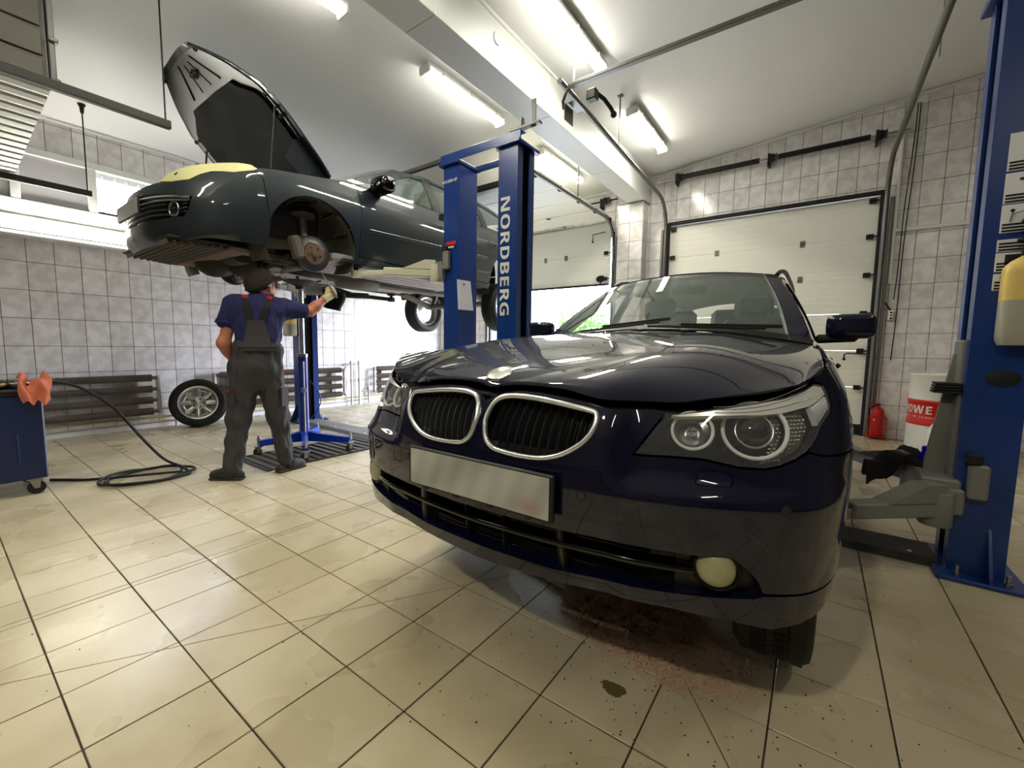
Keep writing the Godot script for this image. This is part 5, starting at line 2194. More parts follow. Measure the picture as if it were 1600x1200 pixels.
	part(b, "mask", M.lamp_dark, lens)


func _disc(a: float, y: float, r: float) -> PackedVector2Array:
	var p := PackedVector2Array()
	for i in 24:
		p.append(Vector2(a + cos(TAU * i / 24) * r, y + sin(TAU * i / 24) * r))
	return _ccw(p)

# ---------------------------------------------------------------- the grey car on the raised lift
var gs: Shell

func gpanel(car: Node, nm: String, p: PackedVector2Array, s: float, m: Material, holes := []) -> MeshInstance3D:
	var b := B.new()
	var hs := []
	for h in holes:
		hs.append(h if s > 0 else mirror(h))
	skin(b, gs, p if s > 0 else mirror(p), hs, 0.09, 0.06, 0.015)
	return part(b, nm, m, car)


func gp(xs: Array) -> PackedVector2Array:
	# polygon with heights above the wheels' ground line
	var ys := xs.duplicate()
	for i in range(1, ys.size(), 2):
		ys[i] += 1.65
	return poly(ys)


func grey_car() -> void:
	var base := 1.65
	gs = Shell.new()
	gs.xc = -4.385
	gs.d0 = 1.0
	gs.plan([0, 0.2, 0.42, 0.6, 0.72, 0.80, 0.85, 0.88, 0.895, 0.903, 0.905, 0.905, 0.90, 0.86, 0.78, 0.6, 0], [0, 0.012, 0.055, 0.125, 0.21, 0.305, 0.40, 0.50, 0.60, 0.75, 1.3, 2.2, 3.2, 4.1, 4.5, 4.64, 4.70])
	var ys := []
	for y in [0.12, 0.18, 0.25, 0.35, 0.45, 0.55, 0.62, 0.70, 0.78, 0.86, 0.95]:
		ys.append(y + base)
	gs.front = Cur.new(ys, [0.12, 0.05, 0.012, 0, 0.0, 0.018, 0.04, 0.08, 0.14, 0.23, 0.36])
	gs.side = Cur.new(ys, [0.09, 0.05, 0.03, 0.014, 0.003, 0.0, 0.002, 0.010, 0.028, 0.055, 0.10])
	gs.r_a = 0.75
	gs.r_b = 1.2
	var P: Material = M.grey_paint
	var car := thing("hatchback_car", V(-4.385, 1.75, 3.3), "dark grey car raised high on the lift with its bonnet open and front wheel off", "car")
	var b: B
	var intake := gp([-0.735, 0.49, -0.5, 0.515, -0.26, 0.535, 0, 0.54, 0.26, 0.535, 0.5, 0.515, 0.735, 0.49, 0.71, 0.41, 0.675, 0.35, 0.3, 0.325, -0.3, 0.325, -0.675, 0.35, -0.71, 0.41])
	var half := [0.0, 0.60, 0.25, 0.605, 0.40, 0.612, 0.55, 0.600, 0.692, 0.612, 0.843, 0.690, 1.003, 0.696, 1.13, 0.735, 1.19, 0.70, 1.215, 0.50]
	half.append_array([1.238, 0.372, 1.22, 0.25, 1.215, 0.215, 1.047, 0.206, 0.838, 0.212, 0.711, 0.20, 0.5, 0.175, 0.0, 0.17])
	var outer := PackedVector2Array()
	for i in range(0, half.size(), 2):
		outer.append(Vector2(half[i], half[i + 1] + base))
	for i in range(half.size() - 4, 1, -2):
		outer.append(Vector2(-half[i], half[i + 1] + base))
	b = B.new()
	skin(b, gs, _ccw(outer), [intake], 0.05, 0.03, 0.02)
	var bp := part(b, "front_bumper", P, car)
	b = B.new()
	skin(b, gs, intake, [], 0.08, 0.06, 0.0, -0.09)
	walls(b, gs, intake, -0.004, -0.09)
	var ik := part(b, "air_intake", M.black_plastic, bp)
	for e in [[0.475, 0.018, 0.72, M.satin_chrome, 0.0], [0.44, 0.007, 0.5, M.black_slat, -0.03], [0.40, 0.007, 0.5, M.black_slat, -0.03], [0.365, 0.007, 0.62, M.black_slat, -0.03]]:
		b = B.new()
		var g := []
		for i in 31:
			var a: float = lerpf(-e[2], e[2], i / 30.0)
			var y: float = base + e[0] + 0.02 * (1.0 - pow(absf(a) / 0.72, 2.0))
			var p := gs.pos(a, y)
			var nn := gs.nrm(a, y)
			var h: float = e[1]
			g.append([p + nn * (e[4] - 0.03) + Vector3.UP * h, p + nn * e[4] + Vector3.UP * h, p + nn * (e[4] + 0.006), p + nn * e[4] - Vector3.UP * h, p + nn * (e[4] - 0.03) - Vector3.UP * h])
		b.sheet(g, 1.0)
		part(b, "grille_bar", e[3], car)
	for s in [-1.0, 1.0]:
		var c := gs.pos(s * 0.585, base + 0.405) - gs.nrm(s * 0.585, base + 0.405) * 0.01
		var tb := _towards((gs.nrm(s * 0.585, base + 0.405) + Vector3.BACK * 0.8).normalized())
		b = B.new()
		torus(b, c, 0.052, 0.006, tb * Basis(Vector3.RIGHT, PI / 2), 28)
		b.lathe([Vector2(0.05, 0), Vector2(0.044, -0.05)], 24, Transform3D(tb, c))
		var fr := part(b, "fog_lamp_ring", M.satin_chrome, car)
		b = B.new()
		b.lathe([Vector2(0, -0.035), Vector2(0.044, -0.045)], 20, Transform3D(tb, c))
		part(b, "fog_lamp_glass", M.lamp_dark, fr)
		for k in 3:
			b = B.new()
			b.box(gs.pos(s * 0.665, base + 0.385 + 0.028 * k) - gs.nrm(s * 0.665, base + 0.4) * 0.02, Vector3(0.06, 0.010, 0.02), 0.003)
			part(b, "fin", M.black_slat, fr)
	# number plate holder: pale smudged plate
	b = B.new()
	b.box(V(-4.385, base + 0.455, 0.996), Vector3(0.53, 0.12, 0.016), 0.005)
	var pf := part(b, "plate_frame", M.black_plastic, bp)
	b = B.new()
	b.box(V(-4.385, base + 0.455, 0.9865), Vector3(0.52, 0.11, 0.004), 0.001)
	part(b, "number_plate", M.badge, pf)
	# head lamps, dulled and yellowed
	for s in [-1.0, 1.0]:
		gpanel(car, "head_lamp", gp([0.407, 0.622, 0.467, 0.680, 0.56, 0.718, 0.686, 0.749, 0.82, 0.768, 0.932, 0.776, 1.04, 0.784, 1.122, 0.784, 1.165, 0.764, 1.13, 0.742, 1.003, 0.703, 0.92, 0.702, 0.843, 0.696, 0.76, 0.664, 0.692, 0.619, 0.55, 0.607]), s, M.yellow_lens)
	# slats under the nose
	b = B.new()
	b.box(V(-4.385, base + 0.215, 1.27), Vector3(1.15, 0.012, 0.40))
	var un := part(b, "under_nose_panel", M.dirty_black, car)
	for k in 8:
		b = B.new()
		var d := 1.085 + 0.046 * k
		b.box(V(-4.385, base + 0.187, d), Vector3(1.02 + 0.02 * k, 0.035, 0.012), 0.004, Basis(Vector3.RIGHT, 0.35))
		part(b, "slat", M.dirty_grey, un)
	b = B.new()
	b.box(V(-4.385, base + 0.19, 1.53), Vector3(1.25, 0.02, 0.16), 0.006)
	part(b, "undertray", M.rust, un)

	# fenders, doors and the rest of the shell
	for s in [-1.0, 1.0]:
		var arch := arc_points(Vector2(1.60, 0.285), 0.385, -12, 163, 18)
		var fe := [1.20, 0.70, 1.135, 0.738, 1.17, 0.766, 1.175, 0.774, 1.30, 0.800, 1.503, 0.835, 1.70, 0.870, 1.867, 0.904, 2.03, 0.935, 2.046, 0.74, 2.01, 0.268, 2.0, 0.20]
		fe.append_array(arch)
		gpanel(car, "fender", gp(fe), s, P)
		gpanel(car, "front_door", gp([2.016, 0.262, 3.12, 0.262, 3.16, 0.74, 3.14, 0.945, 2.60, 0.93, 2.20, 0.935, 2.036, 0.935, 2.052, 0.74]), s, P)
		var rd := [3.126, 0.262, 3.93, 0.262]
		rd.append_array(arc_points(Vector2(4.34, 0.30), 0.385, 180, 128, 7))
		rd.append_array([4.22, 0.97, 3.146, 0.945, 3.166, 0.74])
		gpanel(car, "rear_door", gp(rd), s, P)
		var qu := [4.226, 0.97]
		qu.append_array(arc_points(Vector2(4.34, 0.30), 0.385, 126, -14, 14))
		qu.append_array([4.72, 0.20, 5.1, 0.25, 5.2, 0.6, 5.2, 0.97])
		gpanel(car, "rear_quarter", gp(qu), s, P)
		gpanel(car, "sill", gp([1.99, 0.255, 3.96, 0.255, 3.96, 0.195, 1.99, 0.195]), s, P)
		b = B.new()
		for r in [[2.12, 3.10, 0.515, 0.545], [3.20, 3.88, 0.55, 0.565]]:
			var g := []
			for i in 13:
				var a := lerpf(r[0], r[1], i / 12.0)
				var y: float = base + lerpf(r[2], r[3], i / 12.0)
				var p := gs.pos(s * a, y)
				var nn := gs.nrm(s * a, y)
				g.append([p + Vector3.UP * 0.016, p + Vector3.UP * 0.012 + nn * 0.009, p - Vector3.UP * 0.012 + nn * 0.009, p - Vector3.UP * 0.016])
			b.sheet(g, s)
			part(b, "side_moulding", P, car)
			b = B.new()
			var pt := []
			for i in 9:
				var a := lerpf(r[0], r[1], i / 8.0)
				pt.append(gs.pos(s * a, base + lerpf(r[2], r[3], i / 8.0) + 0.010) + gs.nrm(s * a, base + 0.53) * 0.010)
			b.tube(pt, 0.003, 5)
			part(b, "bright_strip", M.satin_chrome, car)
			b = B.new()
		for a in [2.99, 3.98]:
			b = B.new()
			var hp := gs.pos(s * a, base + 0.765)
			b.box(hp + Vector3(s * 0.03, 0.004, 0), Vector3(0.02, 0.022, 0.20), 0.009)
			b.box(hp + Vector3(s * 0.012, 0.0, -0.085), Vector3(0.04, 0.024, 0.03), 0.008)
			var dh := part(b, "door_handle", P, car)
			b = B.new()
			b.box(hp + Vector3(s * 0.041, 0.008, 0), Vector3(0.004, 0.006, 0.19), 0.001)
			part(b, "bright_strip", M.satin_chrome, dh)
	b = B.new()
	for q in [gp([5.11, 0.25, 5.86, 0.25, 5.86, 0.60, 5.21, 0.60])]:
		skin(b, gs, q, [], 0.08, 0.08, 0.02)
		skin(b, gs, mirror(q), [], 0.08, 0.08, 0.02)
	part(b, "rear_bumper", P, car)
	b = B.new()
	for q in [gp([5.21, 0.61, 5.86, 0.61, 5.86, 0.98, 5.21, 0.98])]:
		skin(b, gs, q, [], 0.08, 0.08, 0.02)
		skin(b, gs, mirror(q), [], 0.08, 0.08, 0.02)
	part(b, "tailgate", P, car)

	# cabin
	var ff := []
	for s in [-1.0, 1.0]:
		var f := Flank.new()
		f.xc = gs.xc
		f.sg = s
		f.ub = Cur.new([2.2, 2.45, 3.2, 4.2, 5.0, 5.7], [0.765, 0.775, 0.79, 0.79, 0.755, 0.68])
		f.yb = Cur.new([2.2, 2.45, 3.2, 4.2, 5.7], [base + 0.95, base + 0.945, base + 0.94, base + 0.955, base + 0.975])
		f.ur = Cur.new([2.2, 3.1, 3.6, 4.4, 5.2, 5.7], [0.53, 0.545, 0.56, 0.555, 0.52, 0.49])
		f.yr = Cur.new([2.2, 3.1, 3.5, 4.1, 4.7, 5.2, 5.7], [base + 1.33, base + 1.335, base + 1.38, base + 1.385, base + 1.36, base + 1.30, base + 1.22])
		ff.append(f)
		var w1 := poly([2.72, 0.05, 3.44, 0.05, 3.44, 0.86, 3.28, 0.89, 3.10, 0.74])
		var w2 := poly([3.55, 0.05, 4.32, 0.06, 4.28, 0.88, 3.56, 0.89])
		var w3 := poly([4.42, 0.08, 5.15, 0.10, 4.95, 0.80, 4.40, 0.86])
		b = B.new()
		skin(b, f, poly([2.34, -0.03, 5.62, -0.03, 5.3, 1.0, 3.10, 1.0]), [w1, w2, w3], 0.12, 0.12, 0.03)
		part(b, "cabin_frame", P, car)
		b = B.new()
		skin(b, f, w1, [], 0.2, 0.2, 0.0, -0.008)
		skin(b, f, w2, [], 0.2, 0.2, 0.0, -0.008)
		skin(b, f, w3, [], 0.2, 0.2, 0.0, -0.008)
		part(b, "side_glass", M.glass, car)
		for w in [w1, w2, w3]:
			b = B.new()
			walls(b, f, w, 0.004, -0.012)
			part(b, "window_seal", M.black_plastic, car)
		b = B.new()
		skin(b, f, poly([3.45, 0.03, 3.54, 0.03, 3.55, 0.90, 3.45, 0.90]), [], 0.1, 0.2, 0.0, 0.003)
		skin(b, f, poly([2.46, 0.0, 2.66, 0.0, 2.93, 0.42]), [], 0.1, 0.2, 0.0, 0.003)
		part(b, "pillar_cover", M.black_plastic, car)
		# mirror
		b = B.new()
		mirror_case(b, V(gs.xc + s * 0.965, base + 0.945, 2.63), Vector3(0.25, 0.15, 0.17), 0.6)
		var mr := part(b, "door_mirror", M.black_gloss, car)
		b = B.new()
		b.bar(V(gs.xc + s * 0.80, base + 0.905, 2.67), V(gs.xc + s * 0.95, base + 0.90, 2.65), 0.09, 0.05, 0.015)
		b.prism(PackedVector2Array([Vector2(2.5, 0.86), Vector2(2.72, 0.86), Vector2(2.70, 0.93), Vector2(2.6, 0.95)]), Transform3D(Basis(Vector3.FORWARD, Vector3.UP, Vector3(s, 0, 0)), Vector3(gs.xc + s * 0.80, base, 0)), 0.035)
		part(b, "mirror_foot", M.black_plastic, mr)
		b = B.new()
		b.box(V(gs.xc + s * 0.985, base + 0.925, 2.552), Vector3(0.13, 0.016, 0.012), 0.004, Basis(Vector3.UP, -s * 0.35))
		part(b, "indicator", M.lamp_white, mr)
	var f0: Flank = ff[1]
	var rg := []
	for i in 17:
		var d := lerpf(3.1, 5.3, i / 16.0)
		var row := []
		for j in 19:
			var s := j / 9.0 - 1.0
			var e := f0.pos(d, 1.0)
			row.append(V(gs.xc + s * (e.x - gs.xc), e.y + 0.06 * (1.0 - s * s), d - 0.04 * (1.0 - s * s) * (1.0 - i / 16.0)))
		rg.append(row)
	b = B.new()
	b.slab(rg, 0.02, -1.0)
	part(b, "roof", P, car)
	for e in [["windscreen", 2.36, 3.105, 0.05], ["rear_glass", 5.62, 5.31, -0.06]]:
		var wg := []
		for i in 9:
			var t := i / 8.0
			var q := f0.pos(lerpf(e[1], e[2], t), t)
			var row := []
			for j in 21:
				var s := j / 10.0 - 1.0
				var k := 1.0 - s * s
				row.append(V(gs.xc + s * (q.x - gs.xc), q.y + lerpf(0.06, 0.06, t) * k, -q.z - e[3] * k * (2.0 - t)))
			wg.append(row)
		b = B.new()
		b.sheet(wg, -1.0 if e[3] > 0 else 1.0)
		part(b, e[0], M.glass, car)
	for x in [-0.37, 0.37]:
		seat(car, V(gs.xc + x, base + 0.36, 3.3), 0.48, M.cabin_dark)
	for x in [-0.4, 0.0, 0.4]:
		seat(car, V(gs.xc + x, base + 0.36, 4.2), 0.38, M.cabin_dark)
	b = B.new()
	b.box(V(gs.xc, base + 0.82, 2.62), Vector3(1.4, 0.24, 0.5), 0.06)
	torus(b, V(gs.xc + 0.37, base + 0.88, 2.92), 0.18, 0.016, Basis(Vector3.RIGHT, -0.4), 24)
	part(b, "dashboard", M.cabin_dark, car)

	# open bonnet: underside seen from below
	var ang := deg_to_rad(47.0)
	var along := Vector3(0, sin(ang), cos(ang))
	var nrm_ := Vector3(0, -cos(ang), sin(ang))
	var wid := Cur.new([0, 0.2, 0.5, 0.78, 0.90, 1.0, 1.12, 1.24], [0.76, 0.785, 0.785, 0.745, 0.66, 0.58, 0.45, 0.30])
	var hp_ := func(s: float, t: float, k: float) -> Vector3:
		var w := wid.at(t)
		var curl := 0.06 * pow(t / 1.24, 3.0) + 0.035 * s * s + 0.03 * s * s * t
		return V(gs.xc + s * w, base + 0.965, 2.26) + along * (t - 0.03 * s * s * t) + nrm_ * (curl + k)
	var hg := []
	for i in 26:
		var row := []
		for j in 21:
			row.append(hp_.call(j / 10.0 - 1.0, 1.24 * i / 25.0, 0.0))
		hg.append(row)
	b = B.new()
	b.slab(hg, 0.016, 1.0)
	var bn := part(b, "bonnet", P, car)
	var inner := []
	for i in 24:
		var row := []
		for j in 19:
			row.append(hp_.call((j / 9.0 - 1.0) * 0.93, lerpf(0.03, 1.19, i / 23.0), 0.024 - 0.006 * cos(j / 18.0 * TAU)))
		inner.append(row)
	b = B.new()
	b.slab(inner, 0.008, 1.0)
	var bf := part(b, "inner_frame", M.bonnet_frame, bn)
	var lin := []
	for i in 18:
		var t := lerpf(0.10, 0.90, i / 17.0)
		var row := []
		for j in 17:
			var s := j / 8.0 - 1.0
			row.append(hp_.call(s * (0.84 - 0.25 * smoothstep(0.72, 0.90, t)), t, 0.040 + 0.006 * sin(s * 7.0) * sin(t * 9.0)))
		lin.append(row)
	b = B.new()
	b.slab(lin, 0.012, 1.0)
	part(b, "insulation_mat", M.mat_black, bf)
	for r in [[-0.45, 0.95, -0.30, 1.16], [0.45, 0.95, 0.30, 1.16], [-0.15, 0.95, -0.10, 1.14], [0.15, 0.95, 0.10, 1.14]]:
		b = B.new()
		var pt := []
		for i in 8:
			pt.append(hp_.call(lerpf(r[0], r[2], i / 7.0), lerpf(r[1], r[3], i / 7.0), 0.034))
		b.tube(pt, 0.010, 6)
		part(b, "pressed_rib", M.bonnet_frame, bf)
	b = B.new()
	var lp: Vector3 = hp_.call(0.0, 1.06, 0.045)
	torus(b, lp, 0.03, 0.006, _towards(nrm_) * Basis(Vector3.RIGHT, PI / 2), 14)
	b.bar(lp - Vector3(0.07, 0, 0), lp + Vector3(0.07, 0, 0), 0.03, 0.012, 0.003)
	part(b, "latch", M.dark_steel, bf)
	for q in [[-0.9, 1.17], [0.9, 1.17], [0.94, 0.72], [-0.94, 0.72], [0.9, 0.55]]:
		b = B.new()
		var c: Vector3 = hp_.call(q[0], q[1], 0.034)
		b.lathe([Vector2(0.018, 0), Vector2(0.016, 0.016), Vector2(0, 0.018)], 10, Transform3D(_towards(nrm_), c))
		part(b, "rubber_stop", M.rubber, bf)
	# hinge plate and stay by the windscreen
	for s in [-1.0, 1.0]:
		b = B.new()
		b.prism(PackedVector2Array([Vector2(2.26, 0.90), Vector2(1.98, 0.88), Vector2(1.86, 0.99), Vector2(1.93, 1.16), Vector2(2.0, 1.19), Vector2(2.24, 1.0)]), Transform3D(Basis(Vector3.FORWARD, Vector3.UP, Vector3(s, 0, 0)), Vector3(gs.xc + s * 0.69, base, 0)), 0.02)
		part(b, "hinge", P, bn)
		b = B.new()
		b.tube([V(gs.xc + s * 0.70, base + 0.86, 1.74), hp_.call(s * 0.9, 0.62, 0.03)], 0.009, 8)
		part(b, "stay", M.black_plastic, bn)

	# engine bay, wheel housings, suspension
	b = B.new()
	b.box(V(gs.xc, base + 0.56, 1.72), Vector3(1.22, 0.44, 1.0), 0.06)
	b.box(V(gs.xc, base + 0.80, 2.2), Vector3(1.45, 0.16, 0.24), 0.03)
	b.box(V(gs.xc, base + 0.62, 1.2), Vector3(1.1, 0.16, 0.1), 0.03)
	part(b, "engine", M.dirty_black, car)
	for s in [-1.0, 1.0]:
		b = B.new()
		var X := Transform3D(Basis(Vector3.BACK, -PI / 2), V(gs.xc + s * 0.72, base + 0.285, 2.0))
		b.lathe([Vector2(0.40, -0.17), Vector2(0.415, 0.0), Vector2(0.395, 0.13)], 28, X, 0.2, PI - 2.0, PI + 2.0) 
		b.lathe([Vector2(0.0, 0.0), Vector2(0.40, 0.0)], 28, Transform3D(Basis(Vector3.BACK, -PI / 2), V(gs.xc + s * 0.56, base + 0.285, 2.0)), 0.5, PI - 1.72, PI + 1.72)
		var li := part(b, "wheel_arch_liner", M.liner, car)
		b = B.new()
		for k in 5:
			var a := 0.5 + 0.45 * k
			b.box(V(gs.xc + s * 0.72, base + 0.285, 2.0) + Vector3(0, sin(a), -cos(a)) * 0.39, Vector3(0.2, 0.015, 0.05), 0.004, Basis(Vector3.RIGHT, a))
		part(b, "liner_rib", M.liner, li).set_meta("kind", "stuff")
		# strut, spring seat, knuckle, brake
		b = B.new()
		b.lathe([Vector2(0.0, 0.30), Vector2(0.032, 0.30), Vector2(0.032, 0.0), Vector2(0.024, 0.0), Vector2(0.024, -0.16), Vector2(0, -0.16)], 14, Transform3D(Basis(Vector3.BACK, s * 0.08), V(gs.xc + s * 0.64, base + 0.34, 2.03)))
		var st := part(b, "strut", M.dirty_grey, car)
		b = B.new()
		b.lathe([Vector2(0.03, 0.0), Vector2(0.105, 0.012), Vector2(0.11, 0.03), Vector2(0.10, 0.035), Vector2(0.03, 0.03)], 22, Transform3D(Basis(Vector3.BACK, s * 0.08), V(gs.xc + s * 0.62, base + 0.55, 2.03)))
		part(b, "spring_seat", M.dirty_grey, st)
		b = B.new()
		var sp := []
		for i in 60:
			var a := i * 0.42
			sp.append(V(gs.xc + s * 0.615 + 0.075 * cos(a), base + 0.59 + 0.0022 * i, 2.03 + 0.075 * sin(a)))
		b.tube(sp, 0.008, 6)
		part(b, "spring", M.dirty_black, st)
		var hub := V(gs.xc + s * 0.79, base + 0.225, 2.02)
		X = Transform3D(Basis(Vector3.BACK, -s * PI / 2), hub)
		b = B.new()
		b.lathe([Vector2(0.09, -0.014), Vector2(0.148, -0.014), Vector2(0.15, -0.010), Vector2(0.15, 0.010), Vector2(0.148, 0.014), Vector2(0.095, 0.014), Vector2(0.088, 0.02), Vector2(0.086, 0.034)], 40, X, 0.6)
		var bd := part(b, "brake_disc", M.disc_iron, car)
		b = B.new()
		b.lathe([Vector2(0.087, 0.034), Vector2(0.03, 0.036), Vector2(0.03, 0.05), Vector2(0.0, 0.052)], 28, X, 0.4)
		part(b, "hub_face", M.rust, bd)
		for k in 5:
			b = B.new()
			var a := TAU * k / 5
			b.lathe([Vector2(0.008, 0), Vector2(0.007, 0.006), Vector2(0, 0.006)], 8, X * Transform3D(Basis(), Vector3(cos(a) * 0.055, 0.036, sin(a) * 0.055)))
			part(b, "bolt_hole", M.dirty_black, bd)
		b = B.new()
		b.box(hub + Vector3(-s * 0.005, 0.03, 0.135), Vector3(0.10, 0.19, 0.085), 0.02, Basis(Vector3.RIGHT, 0.25))
		b.box(hub + Vector3(-s * 0.06, 0.05, 0.10), Vector3(0.05, 0.16, 0.10), 0.02)
		part(b, "brake_caliper", M.dirty_grey, car)
		b = B.new()
		b.box(hub + Vector3(-s * 0.07, 0.0, 0.0), Vector3(0.08, 0.24, 0.10), 0.025)
		b.box(hub + Vector3(-s * 0.11, 0.12, 0.0), Vector3(0.06, 0.12, 0.07), 0.02)
		part(b, "knuckle", M.dirty_grey, car)
		b = B.new()
		b.bar(hub + Vector3(-s * 0.07, -0.12, 0), V(gs.xc + s * 0.32, base + 0.20, 2.12), 0.09, 0.035, 0.012)
		b.bar(hub + Vector3(-s * 0.12, -0.11, 0), V(gs.xc + s * 0.34, base + 0.19, 1.84), 0.05, 0.03, 0.01)
		part(b, "control_arm", M.dirty_grey, car)
		b = B.new()
		b.tube([hub + Vector3(-s * 0.09, 0, 0), V(gs.xc + s * 0.30, base + 0.28, 1.95)], 0.014, 8)
		b.lathe([Vector2(0.02, -0.05), Vector2(0.045, -0.03), Vector2(0.03, -0.02), Vector2(0.045, -0.005), Vector2(0.03, 0.005), Vector2(0.04, 0.02), Vector2(0.02, 0.05)], 12, Transform3D(Basis(Vector3.BACK, -s * PI / 2), hub + Vector3(-s * 0.16, 0.01, 0)), 0.2)
		part(b, "drive_shaft", M.dirty_black, car)
	# underside
	b = B.new()
	b.box(V(gs.xc, base + 0.24, 3.25), Vector3(1.62, 0.07, 2.1), 0.02)
	var up_ := part(b, "floor_pan", M.under_panel, car)
	for s in [-1.0, 1.0]:
		for k in 4:
			b = B.new()
			b.box(V(gs.xc + s * (0.22 + 0.14 * k), base + 0.203, 3.2), Vector3(0.055 if k < 3 else 0.09, 0.016, 1.9 - 0.15 * k), 0.007)
			part(b, "stiffening_rib", M.under_panel, up_)
		b = B.new()
		b.box(V(gs.xc + s * 0.78, base + 0.215, 3.28), Vector3(0.10, 0.042, 2.0), 0.01)
		part(b, "sill_flange", M.dirty_black, up_)
		for d in [2.45, 4.1]:
			b = B.new()
			b.box(V(gs.xc + s * 0.785, base + 0.205, d), Vector3(0.10, 0.02, 0.16), 0.006)
			part(b, "jacking_point", M.dirty_black, up_)
	b = B.new()
	b.tube([V(gs.xc + 0.05, base + 0.20, 1.9), V(gs.xc + 0.02, base + 0.17, 2.4), V(gs.xc, base + 0.165, 3.4), V(gs.xc - 0.05, base + 0.17, 4.2), V(gs.xc - 0.2, base + 0.20, 4.6)], 0.03, 10)
	b.lathe([Vector2(0.03, -0.28), Vector2(0.075, -0.25), Vector2(0.085, 0.0), Vector2(0.075, 0.25), Vector2(0.03, 0.28)], 14, Transform3D(Basis(Vector3.RIGHT, PI / 2), V(gs.xc, base + 0.165, 3.0)), 0.3)
	part(b, "exhaust", M.dirty_grey, car)
	b = B.new()
	for s in [-1.0, 1.0]:
		b.tube([V(gs.xc + s * 0.12, base + 0.185, 2.3), V(gs.xc + s * 0.14, base + 0.18, 3.2), V(gs.xc + s * 0.13, base + 0.185, 4.1)], 0.006, 6)
	part(b, "brake_pipe", M.dirty_black, car)
	# lowered subframe and gearbox
	b = B.new()
	b.lathe([Vector2(0, -0.20), Vector2(0.12, -0.20), Vector2(0.17, -0.14), Vector2(0.18, -0.02), Vector2(0.15, 0.02), Vector2(0.14, 0.12), Vector2(0.09, 0.20), Vector2(0, 0.21)], 18, Transform3D(Basis(Vector3.BACK, -PI / 2) , V(gs.xc - 0.18, base + 0.24, 1.66)), 0.3)
	b.ball(V(gs.xc - 0.02, base + 0.19, 1.80), Vector3(0.16, 0.13, 0.14), 14, 9)
	b.lathe([Vector2(0, -0.14), Vector2(0.13, -0.14), Vector2(0.13, 0.12), Vector2(0, 0.14)], 16, Transform3D(Basis(Vector3.BACK, -PI / 2), V(gs.xc + 0.18, base + 0.27, 1.68)), 0.3)
	part(b, "gearbox", M.gear_case, car)
	b = B.new()
	b.box(V(gs.xc, base + 0.185, 2.12), Vector3(1.0, 0.07, 0.13), 0.02)
	for s in [-1.0, 1.0]:
		b.bar(V(gs.xc + s * 0.42, base + 0.20, 2.2), V(gs.xc + s * 0.46, base + 0.22, 1.45), 0.08, 0.06, 0.015)
		b.lathe([Vector2(0, -0.04), Vector2(0.04, -0.04), Vector2(0.04, 0.04), Vector2(0, 0.04)], 12, Transform3D(Basis(), V(gs.xc + s * 0.44, base + 0.22, 2.2)))
	b.tube([V(gs.xc - 0.5, base + 0.23, 1.95), V(gs.xc + 0.5, base + 0.23, 1.95)], 0.022, 10)
	part(b, "subframe", M.dirty_grey, car)
	b = B.new()
	b.lathe([Vector2(0, -0.05), Vector2(0.05, -0.05), Vector2(0.055, 0.03), Vector2(0.03, 0.05), Vector2(0, 0.05)], 14, Transform3D(Basis(Vector3.BACK, 0.3), V(gs.xc + 0.30, base + 0.17, 1.93)))
	part(b, "steering_rack", M.steel, car)
	b = B.new()
	b.box(V(gs.xc + 0.12, base + 0.14, 1.98), Vector3(0.14, 0.09, 0.12), 0.02)
	part(b, "mount", M.steel, car)
	# rear axle and wheels
	b = B.new()
	b.bar(V(gs.xc - 0.68, base + 0.05, 4.72), V(gs.xc + 0.68, base + 0.05, 4.72), 0.14, 0.07, 0.02)
	for s in [-1.0, 1.0]:
		b.bar(V(gs.xc + s * 0.62, base + 0.20, 4.15), V(gs.xc + s * 0.60, base + 0.03, 4.75), 0.12, 0.06, 0.02)
		b.tube([V(gs.xc + s * 0.55, base + 0.05, 4.7), V(gs.xc + s * 0.5, base + 0.35, 4.78)], 0.03, 8)
	part(b, "rear_axle", M.dirty_grey, car)
	b = B.new()
	b.box(V(gs.xc, base + 0.29, 4.72), Vector3(1.1, 0.06, 1.0), 0.02)
	b.box(V(gs.xc, base + 0.30, 5.3), Vector3(1.2, 0.10, 0.5), 0.04)
	part(b, "rear_floor", M.dirty_black, car)
	for s in [-1.0, 1.0]:
		b = B.new()
		var X := Transform3D(Basis(Vector3.BACK, -PI / 2), V(gs.xc + s * 0.73, base + 0.30, 4.74))
		b.lathe([Vector2(0.40, -0.15), Vector2(0.40, 0.13)], 24, X, 0.2, PI - 2.0, PI + 2.0)
		part(b, "wheel_arch_liner", M.dirty_black, car)
		var w := Node3D.new()
		w.name = "road_wheel"
		car.add_child(w, true)
		wheel_under(w, V(gs.xc + s * 0.77, base - 0.01, 4.73), 0.325, 0.215, 8, s)

# ---------------------------------------------------------------- people
# distance to tapered capsules [a, b, ra, rb], joined with a smooth minimum
func sdf(p: Vector3, bones: Array, k: float) -> float:
	var d := 1e3
	for o in bones:
		d = _smin(d, _cap(p, o), k)
	return d


func _cap(p: Vector3, o: Array) -> float:
	var a: Vector3 = o[0]
	var ab: Vector3 = o[1] - a
	var l := ab.length_squared()
	var t := clampf((p - a).dot(ab) / l, 0.0, 1.0) if l > 1e-9 else 0.0
	return p.distance_to(a + ab * t) - lerpf(o[2], o[3], t)


func _smin(a: float, b: float, k: float) -> float:
	if absf(a - b) >= k:
		return minf(a, b)
	var h := (k - absf(a - b)) / k
	return minf(a, b) - h * h * k * 0.25


